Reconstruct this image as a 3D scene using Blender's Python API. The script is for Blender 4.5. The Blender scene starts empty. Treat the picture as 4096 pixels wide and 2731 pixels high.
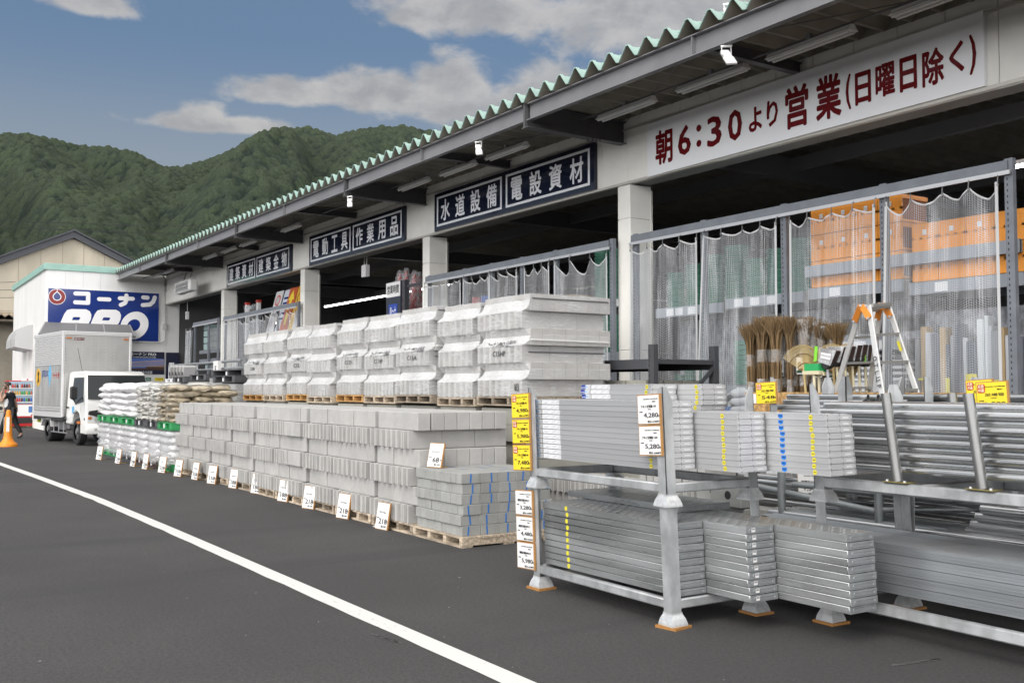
import bpy, bmesh, math, random
import numpy as np
from mathutils import Vector, Matrix

S = bpy.context.scene
COL = S.collection
R_ = random.Random(7)
rad = math.radians

# ------------------------------------------------------------------ camera
FPX, CX, CY = 3982.0, 2048.0, 1365.5          # the photograph's focal length and centre, in its own pixels
PIT, YAW = rad(2.7533), rad(32.92)
EYE = Vector((0, 0, 1.5))
c_r = Vector((math.sin(YAW), math.cos(YAW), 0))
c_f = Vector((-math.cos(YAW) * math.cos(PIT), math.sin(YAW) * math.cos(PIT), math.sin(PIT)))
c_u = c_r.cross(c_f)
cam_d = bpy.data.cameras.new('camera'); cam = bpy.data.objects.new('camera', cam_d); COL.objects.link(cam)
cam_d.sensor_width = 36.0; cam_d.lens = 36.0 * FPX / 4096.0
cam_d.clip_start = 0.05; cam_d.clip_end = 6000
mw = Matrix.Identity(4)
for i, a in enumerate((c_r, c_u, -c_f)):
    mw.col[i][:3] = a
mw.translation = EYE
cam.matrix_world = mw
S.camera = cam


def at(x, y, X=None, Y=None, Z=None):
    """the point where the sight line through a pixel of the survey photo meets a plane of the place"""
    d = c_r * (x - CX) - c_u * (y - CY) + c_f * FPX
    t = (X - EYE.x) / d.x if X is not None else (Y - EYE.y) / d.y if Y is not None else (Z - EYE.z) / d.z
    return EYE + d * t


# ------------------------------------------------------------------ view, sun, sky
S.view_settings.view_transform = 'Standard'
S.view_settings.look = 'None'
S.view_settings.exposure = 0.68
S.view_settings.gamma = 1.0
S.cycles.use_denoising = True
S.cycles.max_bounces = 10
S.cycles.transparent_max_bounces = 24
S.cycles.diffuse_bounces = 4
S.cycles.glossy_bounces = 4
S.cycles.caustics_reflective = False
S.cycles.caustics_refractive = False
S.cycles.sample_clamp_indirect = 6.0

SUN_EL, SUN_AZ = rad(43), rad(-64)           # sun behind the thin cloud, over the lot, high
sd = bpy.data.lights.new('sun', 'SUN'); sun = bpy.data.objects.new('sun', sd); COL.objects.link(sun)
sd.energy = 1.5; sd.angle = rad(38); sd.color = (1.0, 0.96, 0.90)
sv = Vector((math.cos(SUN_EL) * math.cos(SUN_AZ), math.cos(SUN_EL) * math.sin(SUN_AZ), math.sin(SUN_EL)))
sun.rotation_euler = sv.to_track_quat('Z', 'Y').to_euler()
sun.location = (0, -10, 40)

W = bpy.data.worlds.new('World'); S.world = W; W.use_nodes = True


class NT:
    """small helper to write node graphs"""
    def __init__(s, tree):
        s.t = tree; s.n = tree.nodes; s.l = tree.links

    def new(s, typ, **k):
        n = s.n.new(typ)
        for a, v in k.items():
            setattr(n, a, v)
        return n

    def put(s, sock, v):
        if isinstance(v, (int, float)):
            sock.default_value = v
        elif isinstance(v, (tuple, list)):
            sock.default_value = (tuple(v) + (1,))[:len(sock.default_value)] if len(v) != len(sock.default_value) else v
        else:
            s.l.new(v, sock)

    def m(s, op, a, b=0.0, c=0.0, clamp=False):
        n = s.new('ShaderNodeMath', operation=op, use_clamp=clamp)
        s.put(n.inputs[0], a); s.put(n.inputs[1], b); s.put(n.inputs[2], c)
        return n.outputs[0]

    def step(s, x, lo, hi, a=0.0, b=1.0):
        n = s.new('ShaderNodeMapRange', interpolation_type='SMOOTHSTEP')
        s.put(n.inputs[0], x); n.inputs[1].default_value = lo; n.inputs[2].default_value = hi
        n.inputs[3].default_value = a; n.inputs[4].default_value = b
        return n.outputs[0]

    def mix(s, f, a, b, mode='MIX'):
        n = s.new('ShaderNodeMix', data_type='RGBA', blend_type=mode)
        s.put(n.inputs[0], f); s.put(n.inputs[6], a); s.put(n.inputs[7], b)
        return n.outputs[2]

    def noise(s, vec, scale, detail=4, rough=.55, dist=0.0):
        n = s.new('ShaderNodeTexNoise')
        if vec is not None:
            s.l.new(vec, n.inputs['Vector'])
        n.inputs['Scale'].default_value = scale; n.inputs['Detail'].default_value = detail
        n.inputs['Roughness'].default_value = rough; n.inputs['Distortion'].default_value = dist
        return n.outputs[0]

    def comb(s, x, y, z=0.0):
        n = s.new('ShaderNodeCombineXYZ')
        s.put(n.inputs[0], x); s.put(n.inputs[1], y); s.put(n.inputs[2], z)
        return n.outputs[0]


def build_sky():
    g = NT(W.node_tree); g.n.clear()
    out = g.new('ShaderNodeOutputWorld'); bg = g.new('ShaderNodeBackground')
    g.l.new(bg.outputs[0], out.inputs[0])
    sky = g.new('ShaderNodeTexSky', sky_type='NISHITA', sun_disc=False)
    sky.sun_elevation = SUN_EL
    sky.sun_rotation = math.pi / 2 - SUN_AZ
    sky.air_density = 1.0; sky.dust_density = 2.0; sky.ozone_density = 1.5
    tc = g.new('ShaderNodeTexCoord'); sp = g.new('ShaderNodeSeparateXYZ')
    g.l.new(tc.outputs['Generated'], sp.inputs[0])
    x, y, z = sp.outputs
    az = g.m('MULTIPLY', g.m('ARCTAN2', y, g.m('MULTIPLY', x, -1)), 57.2958)
    el = g.m('MULTIPLY', g.m('ARCSINE', z), 57.2958)
    dotf_ = g.m('ADD', g.m('MULTIPLY', x, c_f.x), g.m('MULTIPLY', y, c_f.y))
    uv = g.comb(az, g.m('MULTIPLY', el, 1.7), 0.0)
    n1 = g.noise(uv, 0.33, 9, .58, .25)
    n2 = g.noise(uv, 0.12, 6, .55)
    nd = g.m('SUBTRACT', g.m('ADD', g.m('MULTIPLY', n1, 0.75), g.m('MULTIPLY', n2, .35)), .55)
    best = None
    for a, e, ra, ru, rd in ((20.2, 16.2, 5.2, 1.3, .8), (25.2, 16.5, 4.4, 1.9, 1.5), (29.4, 16.8, 3.6, 2.5, 2.2), (35, 16.4, 5, 2.3, 2.0),
                             (16.6, 14.35, 5.6, .85, .5), (15.6, 14.5, 2.0, 1.35, .5), (9.4, 19.9, 3.2, 1.5, .75),
                             (31.5, 21.2, 8.5, 2, 1.7), (42, 20.8, 12, 3, 2.6), (56, 19, 9, 4, 5),
                             (-14, 17, 10, 4, 2), (75, 16, 12, 5, 3), (-45, 20, 16, 6, 4), (110, 18, 18, 7, 4)):
        dx = g.m('DIVIDE', g.m('SUBTRACT', az, a), ra)
        de = g.m('SUBTRACT', el, e)
        dy = g.m('MAXIMUM', g.m('DIVIDE', de, ru), g.m('DIVIDE', de, -rd))
        d = g.m('SUBTRACT', 1.0, g.m('SQRT', g.m('ADD', g.m('MULTIPLY', dx, dx), g.m('MULTIPLY', dy, dy))))
        best = d if best is None else g.m('MAXIMUM', best, d)
    field = g.m('ADD', g.m('MULTIPLY', best, .8), g.m('MULTIPLY', nd, 1.5))
    high = g.step(el, 23, 34)
    mask = g.m('MAXIMUM', g.m('MAXIMUM', g.step(field, .03, 0.40, 0, .88), g.m('MULTIPLY', high, .96)), g.m('MULTIPLY', g.step(dotf_, -.35, .1, .9, 0), 1.0))
    # lit tops and greyer bellies
    sh = g.noise(g.comb(g.m('ADD', az, .5), g.m('ADD', g.m('MULTIPLY', el, 1.7), -1.1), 3.0), 0.30, 8, .6, .2)
    thick = g.step(field, .1, 1.1)
    lit = g.m('ADD', g.m('MULTIPLY', g.step(sh, .35, .68), .7), g.m('MULTIPLY', g.m('SUBTRACT', 1.0, thick), .35), clamp=True)
    cl = g.mix(lit, (.215, .218, .228), (.36, .352, .345))
    # unseen sky brightened overhead and low behind the viewer, to light the shop front
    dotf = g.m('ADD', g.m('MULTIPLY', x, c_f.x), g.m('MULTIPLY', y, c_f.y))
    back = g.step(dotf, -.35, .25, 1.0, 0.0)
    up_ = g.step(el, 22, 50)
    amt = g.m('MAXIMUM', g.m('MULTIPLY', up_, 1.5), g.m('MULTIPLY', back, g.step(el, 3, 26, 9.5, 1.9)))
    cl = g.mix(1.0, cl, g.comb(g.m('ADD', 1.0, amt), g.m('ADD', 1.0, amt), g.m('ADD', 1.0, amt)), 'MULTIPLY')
    skc = g.mix(1.0, sky.outputs[0], (.1, .1, .1), 'MULTIPLY')
    skc = g.mix(.7, skc, (.098, .168, .275))
    skc = g.mix(g.step(el, 10.5, 19.5, .85, .05), skc, (.25, .29, .33))
    skc = g.mix(1.0, skc, (.78, .78, .78), 'MULTIPLY')
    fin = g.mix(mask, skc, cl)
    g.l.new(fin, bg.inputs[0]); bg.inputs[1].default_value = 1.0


build_sky()


# ------------------------------------------------------------------ materials
MATS = {}


def mat(name, col, rough=.6, metal=0.0, var=0.0, vscale=6.0, bump=0.0, bscale=60.0, coord='Object', spec=.5, hue=0.0,
        vdetail=5, stretch=None, rvar=0.0, coat=0.0, bdist=.01, speck=0.0, sscale=200.0, speckc=(.1, .1, .1), objvar=0.0, emit=0.0, alpha=1.0):
    if name in MATS:
        return MATS[name]
    m = bpy.data.materials.new(name); m.use_nodes = True
    g = NT(m.node_tree); p = g.n['Principled BSDF']
    p.inputs['Roughness'].default_value = rough; p.inputs['Metallic'].default_value = metal
    p.inputs['Specular IOR Level'].default_value = spec
    if coat:
        p.inputs['Coat Weight'].default_value = coat; p.inputs['Coat Roughness'].default_value = .06
    vec = None
    if coord == 'World':
        vec = g.new('ShaderNodeNewGeometry').outputs['Position']
    else:
        vec = g.new('ShaderNodeTexCoord').outputs[coord]
    if stretch:
        mp = g.new('ShaderNodeMapping'); g.l.new(vec, mp.inputs[0]); mp.inputs['Scale'].default_value = stretch; vec = mp.outputs[0]
    c = col
    if var:
        n = g.noise(vec, vscale, vdetail, .6)
        f = g.step(n, .3, .7)
        lo = tuple(max(0, v * (1 - var)) for v in col); hi = tuple(min(1, v * (1 + var * .8)) for v in col)
        if hue:
            hi = (hi[0] * (1 + hue), hi[1], hi[2] * (1 - hue))
        c = g.mix(f, lo, hi)
        if rvar:
            g.l.new(g.step(n, .3, .7, rough - rvar, rough + rvar), p.inputs['Roughness'])
    if speck:
        n = g.noise(vec, sscale, 2, .5)
        c = g.mix(g.m('MULTIPLY', g.step(n, .60, .68), speck), c, speckc)
    if objvar:
        oi = g.new('ShaderNodeObjectInfo')
        k = g.step(oi.outputs['Random'], 0, 1, 1 - objvar, 1 + objvar)
        c = g.mix(1.0, c, g.comb(k, k, k), 'MULTIPLY')
    g.put(p.inputs['Base Color'], c)
    if bump:
        b = g.new('ShaderNodeBump'); b.inputs['Strength'].default_value = bump; b.inputs['Distance'].default_value = bdist
        g.l.new(g.noise(vec, bscale, 5, .6), b.inputs['Height']); g.l.new(b.outputs[0], p.inputs['Normal'])
    if emit:
        p.inputs['Emission Color'].default_value = (*col, 1); p.inputs['Emission Strength'].default_value = emit
    MATS[name] = m
    return m


def film_mat(name, op=.35, col=(.8, .82, .84), streak=.5, scale=(1, 1, 1), rough=.18, sheet=.0):
    """clear stretch film or plastic: mostly see-through, with whitish creases"""
    if name in MATS:
        return MATS[name]
    m = bpy.data.materials.new(name); m.use_nodes = True
    g = NT(m.node_tree); p = g.n['Principled BSDF']; out = g.n['Material Output']
    p.inputs['Base Color'].default_value = (*col, 1); p.inputs['Roughness'].default_value = rough
    p.inputs['Specular IOR Level'].default_value = .8
    tr = g.new('ShaderNodeBsdfTransparent'); mx = g.new('ShaderNodeMixShader')
    vec = g.new('ShaderNodeTexCoord').outputs['Object']
    mp = g.new('ShaderNodeMapping'); g.l.new(vec, mp.inputs[0]); mp.inputs['Scale'].default_value = scale
    n = g.noise(mp.outputs[0], 9, 7, .65, .5)
    n2 = g.noise(vec, 2.2, 4, .6)
    f = g.m('ADD', g.m('MULTIPLY', g.step(n, .45, .72), streak), g.m('MULTIPLY', g.step(n2, .42, .7), streak * .4), clamp=True)
    f = g.m('ADD', f, op, clamp=True)
    b = g.new('ShaderNodeBump'); b.inputs['Strength'].default_value = .5; b.inputs['Distance'].default_value = .02
    g.l.new(n, b.inputs['Height']); g.l.new(b.outputs[0], p.inputs['Normal'])
    g.l.new(f, mx.inputs[0]); g.l.new(tr.outputs[0], mx.inputs[1]); g.l.new(p.outputs[0], mx.inputs[2])
    g.l.new(mx.outputs[0], out.inputs[0])
    MATS[name] = m
    return m


# ------------------------------------------------------------------ mesh and object helpers
class MB:
    def __init__(s):
        s.v = []; s.f = []; s.m = []; s.uv = None

    def quad(s, a, b, c, d, m=0):
        i = len(s.v); s.v += [tuple(a), tuple(b), tuple(c), tuple(d)]; s.f.append((i, i + 1, i + 2, i + 3)); s.m.append(m)

    def poly(s, pts, m=0):
        i = len(s.v); s.v += [tuple(p) for p in pts]; s.f.append(tuple(range(i, i + len(pts)))); s.m.append(m)

    def box(s, x0, y0, z0, x1, y1, z1, m=0):
        if x0 > x1: x0, x1 = x1, x0
        if y0 > y1: y0, y1 = y1, y0
        if z0 > z1: z0, z1 = z1, z0
        i = len(s.v)
        s.v += [(x0, y0, z0), (x1, y0, z0), (x1, y1, z0), (x0, y1, z0), (x0, y0, z1), (x1, y0, z1), (x1, y1, z1), (x0, y1, z1)]
        for q in ((0, 3, 2, 1), (4, 5, 6, 7), (0, 1, 5, 4), (1, 2, 6, 5), (2, 3, 7, 6), (3, 0, 4, 7)):
            s.f.append(tuple(i + k for k in q)); s.m.append(m)
        return s

    def obox(s, c, ux, uy, uz, hx, hy, hz, m=0):
        c = Vector(c); ux = Vector(ux).normalized() * hx; uy = Vector(uy).normalized() * hy; uz = Vector(uz).normalized() * hz
        i = len(s.v)
        for sx, sy, sz in ((-1, -1, -1), (1, -1, -1), (1, 1, -1), (-1, 1, -1), (-1, -1, 1), (1, -1, 1), (1, 1, 1), (-1, 1, 1)):
            s.v.append(tuple(c + ux * sx + uy * sy + uz * sz))
        for q in ((0, 3, 2, 1), (4, 5, 6, 7), (0, 1, 5, 4), (1, 2, 6, 5), (2, 3, 7, 6), (3, 0, 4, 7)):
            s.f.append(tuple(i + k for k in q)); s.m.append(m)
        return s

    def bar(s, p0, p1, w, h, m=0, up=(0, 0, 1)):
        """rectangular bar from p0 to p1, width w, height h"""
        p0 = Vector(p0); p1 = Vector(p1); d = p1 - p0; L = d.length; d.normalize()
        up = Vector(up)
        if abs(d.dot(up)) > .98: up = Vector((1, 0, 0))
        side = d.cross(up).normalized(); u2 = side.cross(d)
        return s.obox((p0 + p1) / 2, d, side, u2, L / 2, w / 2, h / 2, m)

    def path(s, pts, r, n=10, m=0, caps=True, rs=None):
        pts = [Vector(p) for p in pts]; rings = []
        prev = None
        for k, p in enumerate(pts):
            d = (pts[min(k + 1, len(pts) - 1)] - pts[max(k - 1, 0)]).normalized()
            if prev is None:
                a = Vector((0, 0, 1)) if abs(d.z) < .9 else Vector((1, 0, 0))
                u = d.cross(a).normalized()
            else:
                u = (prev - d * prev.dot(d)).normalized()
            prev = u; w = d.cross(u); rr = rs[k] if rs else r
            i = len(s.v)
            for j in range(n):
                t = 2 * math.pi * j / n
                s.v.append(tuple(p + u * (math.cos(t) * rr) + w * (math.sin(t) * rr)))
            rings.append(i)
        for a, b in zip(rings, rings[1:]):
            for j in range(n):
                s.f.append((a + j, a + (j + 1) % n, b + (j + 1) % n, b + j)); s.m.append(m)
        if caps:
            s.f.append(tuple(rings[0] + j for j in reversed(range(n)))); s.m.append(m)
            s.f.append(tuple(rings[-1] + j for j in range(n))); s.m.append(m)
        return s

    def prism(s, poly, d0, d1, fn, m=0, caps=True):
        """extrude a 2D outline; fn(u, v, d) -> point"""
        n = len(poly); i = len(s.v)
        s.v += [tuple(fn(u, v, d0)) for u, v in poly] + [tuple(fn(u, v, d1)) for u, v in poly]
        for k in range(n):
            s.f.append((i + k, i + (k + 1) % n, i + n + (k + 1) % n, i + n + k)); s.m.append(m)
        if caps:
            s.f.append(tuple(i + k for k in reversed(range(n)))); s.m.append(m)
            s.f.append(tuple(i + n + k for k in range(n))); s.m.append(m)
        return s

    def grid(s, nu, nv, fn, m=0, closed_u=False):
        i = len(s.v)
        for a in range(nu):
            for b in range(nv):
                s.v.append(tuple(fn(a / (nu - (0 if closed_u else 1)), b / (nv - 1))))
        for a in range(nu if closed_u else nu - 1):
            for b in range(nv - 1):
                a2 = (a + 1) % nu
                s.f.append((i + a * nv + b, i + a2 * nv + b, i + a2 * nv + b + 1, i + a * nv + b + 1)); s.m.append(m)
        return s

    def mesh(s, name, mats, org=(0, 0, 0), smooth=False, fixn=True, bevel=0.0):
        me = bpy.data.meshes.new(name)
        o = Vector(org)
        me.from_pydata([(v[0] - o.x, v[1] - o.y, v[2] - o.z) for v in s.v], [], s.f)
        mats = mats if isinstance(mats, (list, tuple)) else [mats]
        for q in mats:
            if q: me.materials.append(q)
        me.polygons.foreach_set('material_index', s.m)
        if fixn or bevel:
            bm = bmesh.new(); bm.from_mesh(me)
            if fixn: bmesh.ops.recalc_face_normals(bm, faces=bm.faces)
            if bevel:
                ed = [e for e in bm.edges if len(e.link_faces) == 2 and e.calc_face_angle(0) > .6]
                bmesh.ops.bevel(bm, geom=ed, offset=bevel, segments=1, affect='EDGES', profile=.5)
            bm.to_mesh(me); bm.free()
        if smooth:
            me.polygons.foreach_set('use_smooth', [True] * len(me.polygons))
            if smooth != 'all':
                me.set_sharp_from_angle(angle=rad(38))
        return me

    def build(s, name, mats, parent=None, smooth=False, fixn=True, bevel=0.0):
        me = s.mesh(name, mats, root_loc(parent), smooth, fixn, bevel)
        return link(name, me, parent)


def link(name, me, parent=None):
    o = bpy.data.objects.new(name, me); COL.objects.link(o)
    if parent is not None: o.parent = parent
    return o


def root_loc(p):
    if p is None: return Vector((0, 0, 0))
    while p.parent is not None: p = p.parent
    return Vector(p.location)


def tag(o, label=None, cat=None, group=None, kind=None):
    if label: o['label'] = label
    if cat: o['category'] = cat
    if group: o['group'] = group
    if kind: o['kind'] = kind
    return o


def thing(name, label, cat, loc=(0, 0, 0), group=None):
    o = bpy.data.objects.new(name, None); COL.objects.link(o); o.location = loc
    o.empty_display_size = .1
    return tag(o, label, cat, group)


def copy_tree(o, parent=None):
    c = o.copy(); COL.objects.link(c)
    if parent is not None: c.parent = parent
    for ch in [q for q in o.children]:
        copy_tree(ch, c)
    return c


def again(o, loc, label, rotz=None, group=None):
    c = copy_tree(o); c.location = loc; c['label'] = label
    if rotz is not None: c.rotation_euler = (0, 0, rotz)
    if group: c['group'] = group
    return c


ORD = ['', 'first', 'second', 'third', 'fourth', 'fifth', 'sixth', 'seventh', 'eighth', 'ninth', 'tenth', 'eleventh', 'twelfth',
       'thirteenth', 'fourteenth', 'fifteenth', 'sixteenth', 'seventeenth', 'eighteenth', 'nineteenth', 'twentieth']


def text_mesh(body, size, bold=0.0, align='CENTER', sx=1.0, ext=.0008, res=2, space=1.0):
    cu = bpy.data.curves.new('lettering', 'FONT'); cu.body = body; cu.size = size
    cu.align_x = align; cu.align_y = 'CENTER'; cu.extrude = ext; cu.resolution_u = res
    cu.space_character = space
    ob = bpy.data.objects.new('tmp', cu); COL.objects.link(ob)
    dg = bpy.context.evaluated_depsgraph_get(); dg.update()
    me = bpy.data.meshes.new_from_object(ob.evaluated_get(dg))
    bpy.data.objects.remove(ob); bpy.data.curves.remove(cu)
    if bold and len(me.vertices):      # thicken the strokes: shifted copies, a hair apart in depth
        n = len(me.vertices); co = np.empty(n * 3, np.float32); me.vertices.foreach_get('co', co); co = co.reshape(-1, 3)
        fs = [tuple(p.vertices) for p in me.polygons]; V = []; F = []
        for k, (dx, dy) in enumerate(((0, 0), (bold, 0), (-bold, 0), (0, bold), (0, -bold), (.7 * bold, .7 * bold), (-.7 * bold, .7 * bold), (.7 * bold, -.7 * bold), (-.7 * bold, -.7 * bold))):
            V.append(co + np.array([dx * size, dy * size, -.0001 * k], np.float32)); F += [tuple(i + n * k for i in f) for f in fs]
        me2 = bpy.data.meshes.new('lettering'); me2.from_pydata(np.concatenate(V).tolist(), [], F); bpy.data.meshes.remove(me); me = me2
    if sx != 1.0:
        for v in me.vertices: v.co.x *= sx
    return me


def add_text(body, pos, size, m, parent, right=(1, 0, 0), up=(0, 0, 1), bold=0.0, align='CENTER', sx=1.0, name='lettering', fit=None, space=1.0, res=2, ext=.0008, fith=None):
    """flat lettering as a part; pos is the world position of its centre; fit = width, fith = height it should fill"""
    me = text_mesh(body, size, bold, align, sx, ext, res, space)
    if not me.vertices: return None
    r = Vector(right).normalized(); u = Vector(up).normalized(); n = r.cross(u)
    xs = [v.co.x for v in me.vertices]; ys = [v.co.y for v in me.vertices]
    kx = fit / (max(xs) - min(xs)) if fit else 1.0
    ky = fith / (max(ys) - min(ys)) if fith else 1.0
    cx_ = (max(xs) + min(xs)) / 2 if (fit or fith) else 0; cy_ = (max(ys) + min(ys)) / 2 if (fit or fith) else 0
    o = Vector(pos) - root_loc(parent)
    for v in me.vertices:
        v.co = o + r * ((v.co.x - cx_) * kx) + u * ((v.co.y - cy_) * ky) + n * v.co.z
    me.materials.clear(); me.materials.append(m)
    return link(name, me, parent)


def curve_mesh(splines, m, ext=.002):
    """filled 2D outlines (holes by even-odd) -> mesh in the XY plane"""
    cu = bpy.data.curves.new('shape', 'CURVE'); cu.dimensions = '2D'; cu.fill_mode = 'BOTH'; cu.extrude = ext
    for pts in splines:
        sp = cu.splines.new('POLY'); sp.points.add(len(pts) - 1); sp.use_cyclic_u = True
        for q, p in zip(sp.points, pts): q.co = (p[0], p[1], 0, 1)
    ob = bpy.data.objects.new('tmp', cu); COL.objects.link(ob)
    dg = bpy.context.evaluated_depsgraph_get(); dg.update()
    me = bpy.data.meshes.new_from_object(ob.evaluated_get(dg))
    bpy.data.objects.remove(ob); bpy.data.curves.remove(cu)
    me.materials.clear(); me.materials.append(m)
    return me


def place_shape(name, me, pos, right, up, parent):
    r = Vector(right).normalized(); u = Vector(up).normalized(); n = r.cross(u); o = Vector(pos) - root_loc(parent)
    for v in me.vertices:
        v.co = o + r * v.co.x + u * v.co.y + n * v.co.z
    return link(name, me, parent)


def capsule(p, q, w):
    """outline of a stroke with round ends"""
    p = Vector(p).to_2d(); q = Vector(q).to_2d(); d = (q - p).normalized(); a0 = math.atan2(d.y, d.x); pts = []
    for c, s0 in ((q, a0 - math.pi / 2), (p, a0 + math.pi / 2)):
        for k in range(9):
            t = s0 + math.pi * k / 8
            pts.append((c.x + math.cos(t) * w / 2, c.y + math.sin(t) * w / 2))
    return pts


def ell(cx, cy, rx, ry, n=32, a0=0, a1=2 * math.pi):
    return [(cx + rx * math.cos(a0 + (a1 - a0) * k / n), cy + ry * math.sin(a0 + (a1 - a0) * k / n)) for k in range(n)]


def rrect(x0, y0, x1, y1, r, n=5):
    pts = []
    for cx_, cy_, a in ((x1 - r, y0 + r, -90), (x1 - r, y1 - r, 0), (x0 + r, y1 - r, 90), (x0 + r, y0 + r, 180)):
        for k in range(n + 1):
            t = rad(a + 90 * k / n); pts.append((cx_ + r * math.cos(t), cy_ + r * math.sin(t)))
    return pts


M_white = mat('white plastic', (.78, .78, .77), .4)
M_black = mat('black print', (.012, .012, .014), .5)
M_dark = mat('dark rubber', (.02, .02, .021), .7)
M_card = mat('card paper', (.74, .74, .735), .5)
M_yellow = mat('yellow card', (.83, .66, .035), .45)
M_red = mat('red print', (.55, .05, .03), .45)
M_ply = mat('plywood edge', (.42, .22, .075), .6, var=.3, vscale=14, stretch=(2, 2, 30))
M_wood = mat('pallet wood', (.40, .33, .25), .8, var=.45, vscale=5, bump=.3, bscale=40, stretch=(1, 6, 8), objvar=.3, coord='World')
M_gsteel = mat('galvanised steel', (.50, .52, .54), .42, .75, var=.18, vscale=9, rvar=.1, bump=.08, bscale=30, coord='World')
M_dsteel = mat('dark grey paint', (.055, .058, .065), .45, spec=.5, var=.1, vscale=3)
M_bsteel = mat('blue grey paint', (.16, .175, .20), .45, var=.12, vscale=4)
M_msteel = mat('mid grey paint', (.19, .19, .20), .45, var=.08, vscale=1.5)
# ------------------------------------------------------------------ ground
def asphalt_mat():
    m = bpy.data.materials.new('asphalt'); m.use_nodes = True
    g = NT(m.node_tree); p = g.n['Principled BSDF']
    pos = g.new('ShaderNodeNewGeometry').outputs['Position']
    big = g.noise(pos, .35, 5, .6); fine = g.noise(pos, 95, 3, .6); grit = g.noise(pos, 420, 2, .5)
    c = g.mix(g.step(big, .35, .7), (.060, .058, .057), (.084, .082, .080))
    c = g.mix(g.m('MULTIPLY', g.step(fine, .42, .60), .65), c, (.04, .04, .041))
    c = g.mix(g.m('MULTIPLY', g.step(grit, .58, .70), .6), c, (.20, .195, .19))
    # long rolled seams across the lot, slightly wavy
    mp = g.new('ShaderNodeMapping'); g.l.new(pos, mp.inputs[0]); mp.inputs['Scale'].default_value = (1.0, .035, 1)
    st = g.noise(mp.outputs[0], .9, 4, .6, .15)
    c = g.mix(g.m('MULTIPLY', g.step(st, .55, .63), .5), c, (.046, .046, .048))
    mid = g.noise(pos, 38, 4, .7)
    c = g.mix(g.m('MULTIPLY', g.step(mid, .42, .60), .55), c, (.040, .040, .042))
    oil = g.noise(pos, 1.9, 3, .5)
    c = g.mix(g.m('MULTIPLY', g.step(oil, .70, .80), .45), c, (.045, .045, .046))
    spk = g.noise(pos, 23, 1, .4)
    c = g.mix(g.m('MULTIPLY', g.step(spk, .80, .83), .7), c, (.45, .44, .42))
    g.l.new(c, p.inputs['Base Color']); p.inputs['Roughness'].default_value = .86
    p.inputs['Specular IOR Level'].default_value = .3
    b = g.new('ShaderNodeBump'); b.inputs['Strength'].default_value = .55; b.inputs['Distance'].default_value = .006
    g.l.new(g.m('ADD', fine, g.m('MULTIPLY', grit, .6)), b.inputs['Height']); g.l.new(b.outputs[0], p.inputs['Normal'])
    return m


b = MB(); b.quad((-1740, -900, 0), (600, -900, 0), (600, 1700, 0), (-1740, 1700, 0))
tag(b.build('ground', asphalt_mat()), kind='structure')


def line_mat():
    m = bpy.data.materials.new('road paint'); m.use_nodes = True
    g = NT(m.node_tree); p = g.n['Principled BSDF']
    pos = g.new('ShaderNodeNewGeometry').outputs['Position']
    w = g.noise(pos, 30, 5, .7); w2 = g.noise(pos, 2.3, 4, .7)
    f = g.m('MULTIPLY', g.step(w, .54, .70), g.step(w2, .42, .64))
    mp = g.new('ShaderNodeMapping'); g.l.new(pos, mp.inputs[0]); mp.inputs['Scale'].default_value = (.9, 14, 1); mp.inputs['Rotation'].default_value = (0, 0, rad(33))
    cr = g.noise(mp.outputs[0], 1.0, 3, .5)
    f = g.m('MAXIMUM', g.m('MULTIPLY', f, .55), g.m('MULTIPLY', g.step(cr, .735, .75), .55))
    c = g.mix(f, (.64, .64, .62), (.20, .20, .19))
    g.l.new(c, p.inputs['Base Color']); p.inputs['Roughness'].default_value = .65
    return m


up_edge = [(-31, 1.75), (-27, 2.05), (-22.76, 2.36), (-18.6, 2.58), (-14.55, 2.76), (-11, 2.83), (-7.46, 2.875), (-4.27, 2.915), (-1.0, 2.95), (6, 3.0)]
b = MB()
for (x0, y0), (x1, y1) in zip(up_edge, up_edge[1:]):
    n = 10
    for k in range(n):
        t0, t1 = k / n, (k + 1) / n
        xa, xb = x0 + (x1 - x0) * t0, x0 + (x1 - x0) * t1
        ya, yb = y0 + (y1 - y0) * t0, y0 + (y1 - y0) * t1
        wb = lambda q: .148 + .004 * math.sin(q * 7) + .003 * math.sin(q * 23)
        b.quad((xa, ya - wb(xa), .004), (xb, yb - wb(xb), .004), (xb, yb, .004), (xa, ya, .004))
tag(b.build('white_line', line_mat()), kind='structure')

# chalky scuffs on the tarmac
scm = mat('scuff', (.15, .15, .148), .9)
for k, (px, py, dx, dy, w) in enumerate(((1480, 2530, 90, 30, .012), (3560, 2660, 190, -26, .012))):
    b = MB(); p0 = at(px, py, Z=.004); p1 = at(px + dx, py + dy, Z=.004); d = (p1 - p0); s_ = Vector((-d.y, d.x, 0)).normalized()
    rr = random.Random(k)
    for j in range(26):
        t = rr.random(); q = p0 + d * t + s_ * (rr.random() - .5) * w * 2; L = d.normalized() * (.03 + .08 * rr.random()); ww = s_ * .0022 * (.5 + rr.random())
        b.quad(q - ww, q + L - ww, q + L + ww, q + ww)
    tag(b.build('scuff_mark', scm, fixn=False), kind='structure')


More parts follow.
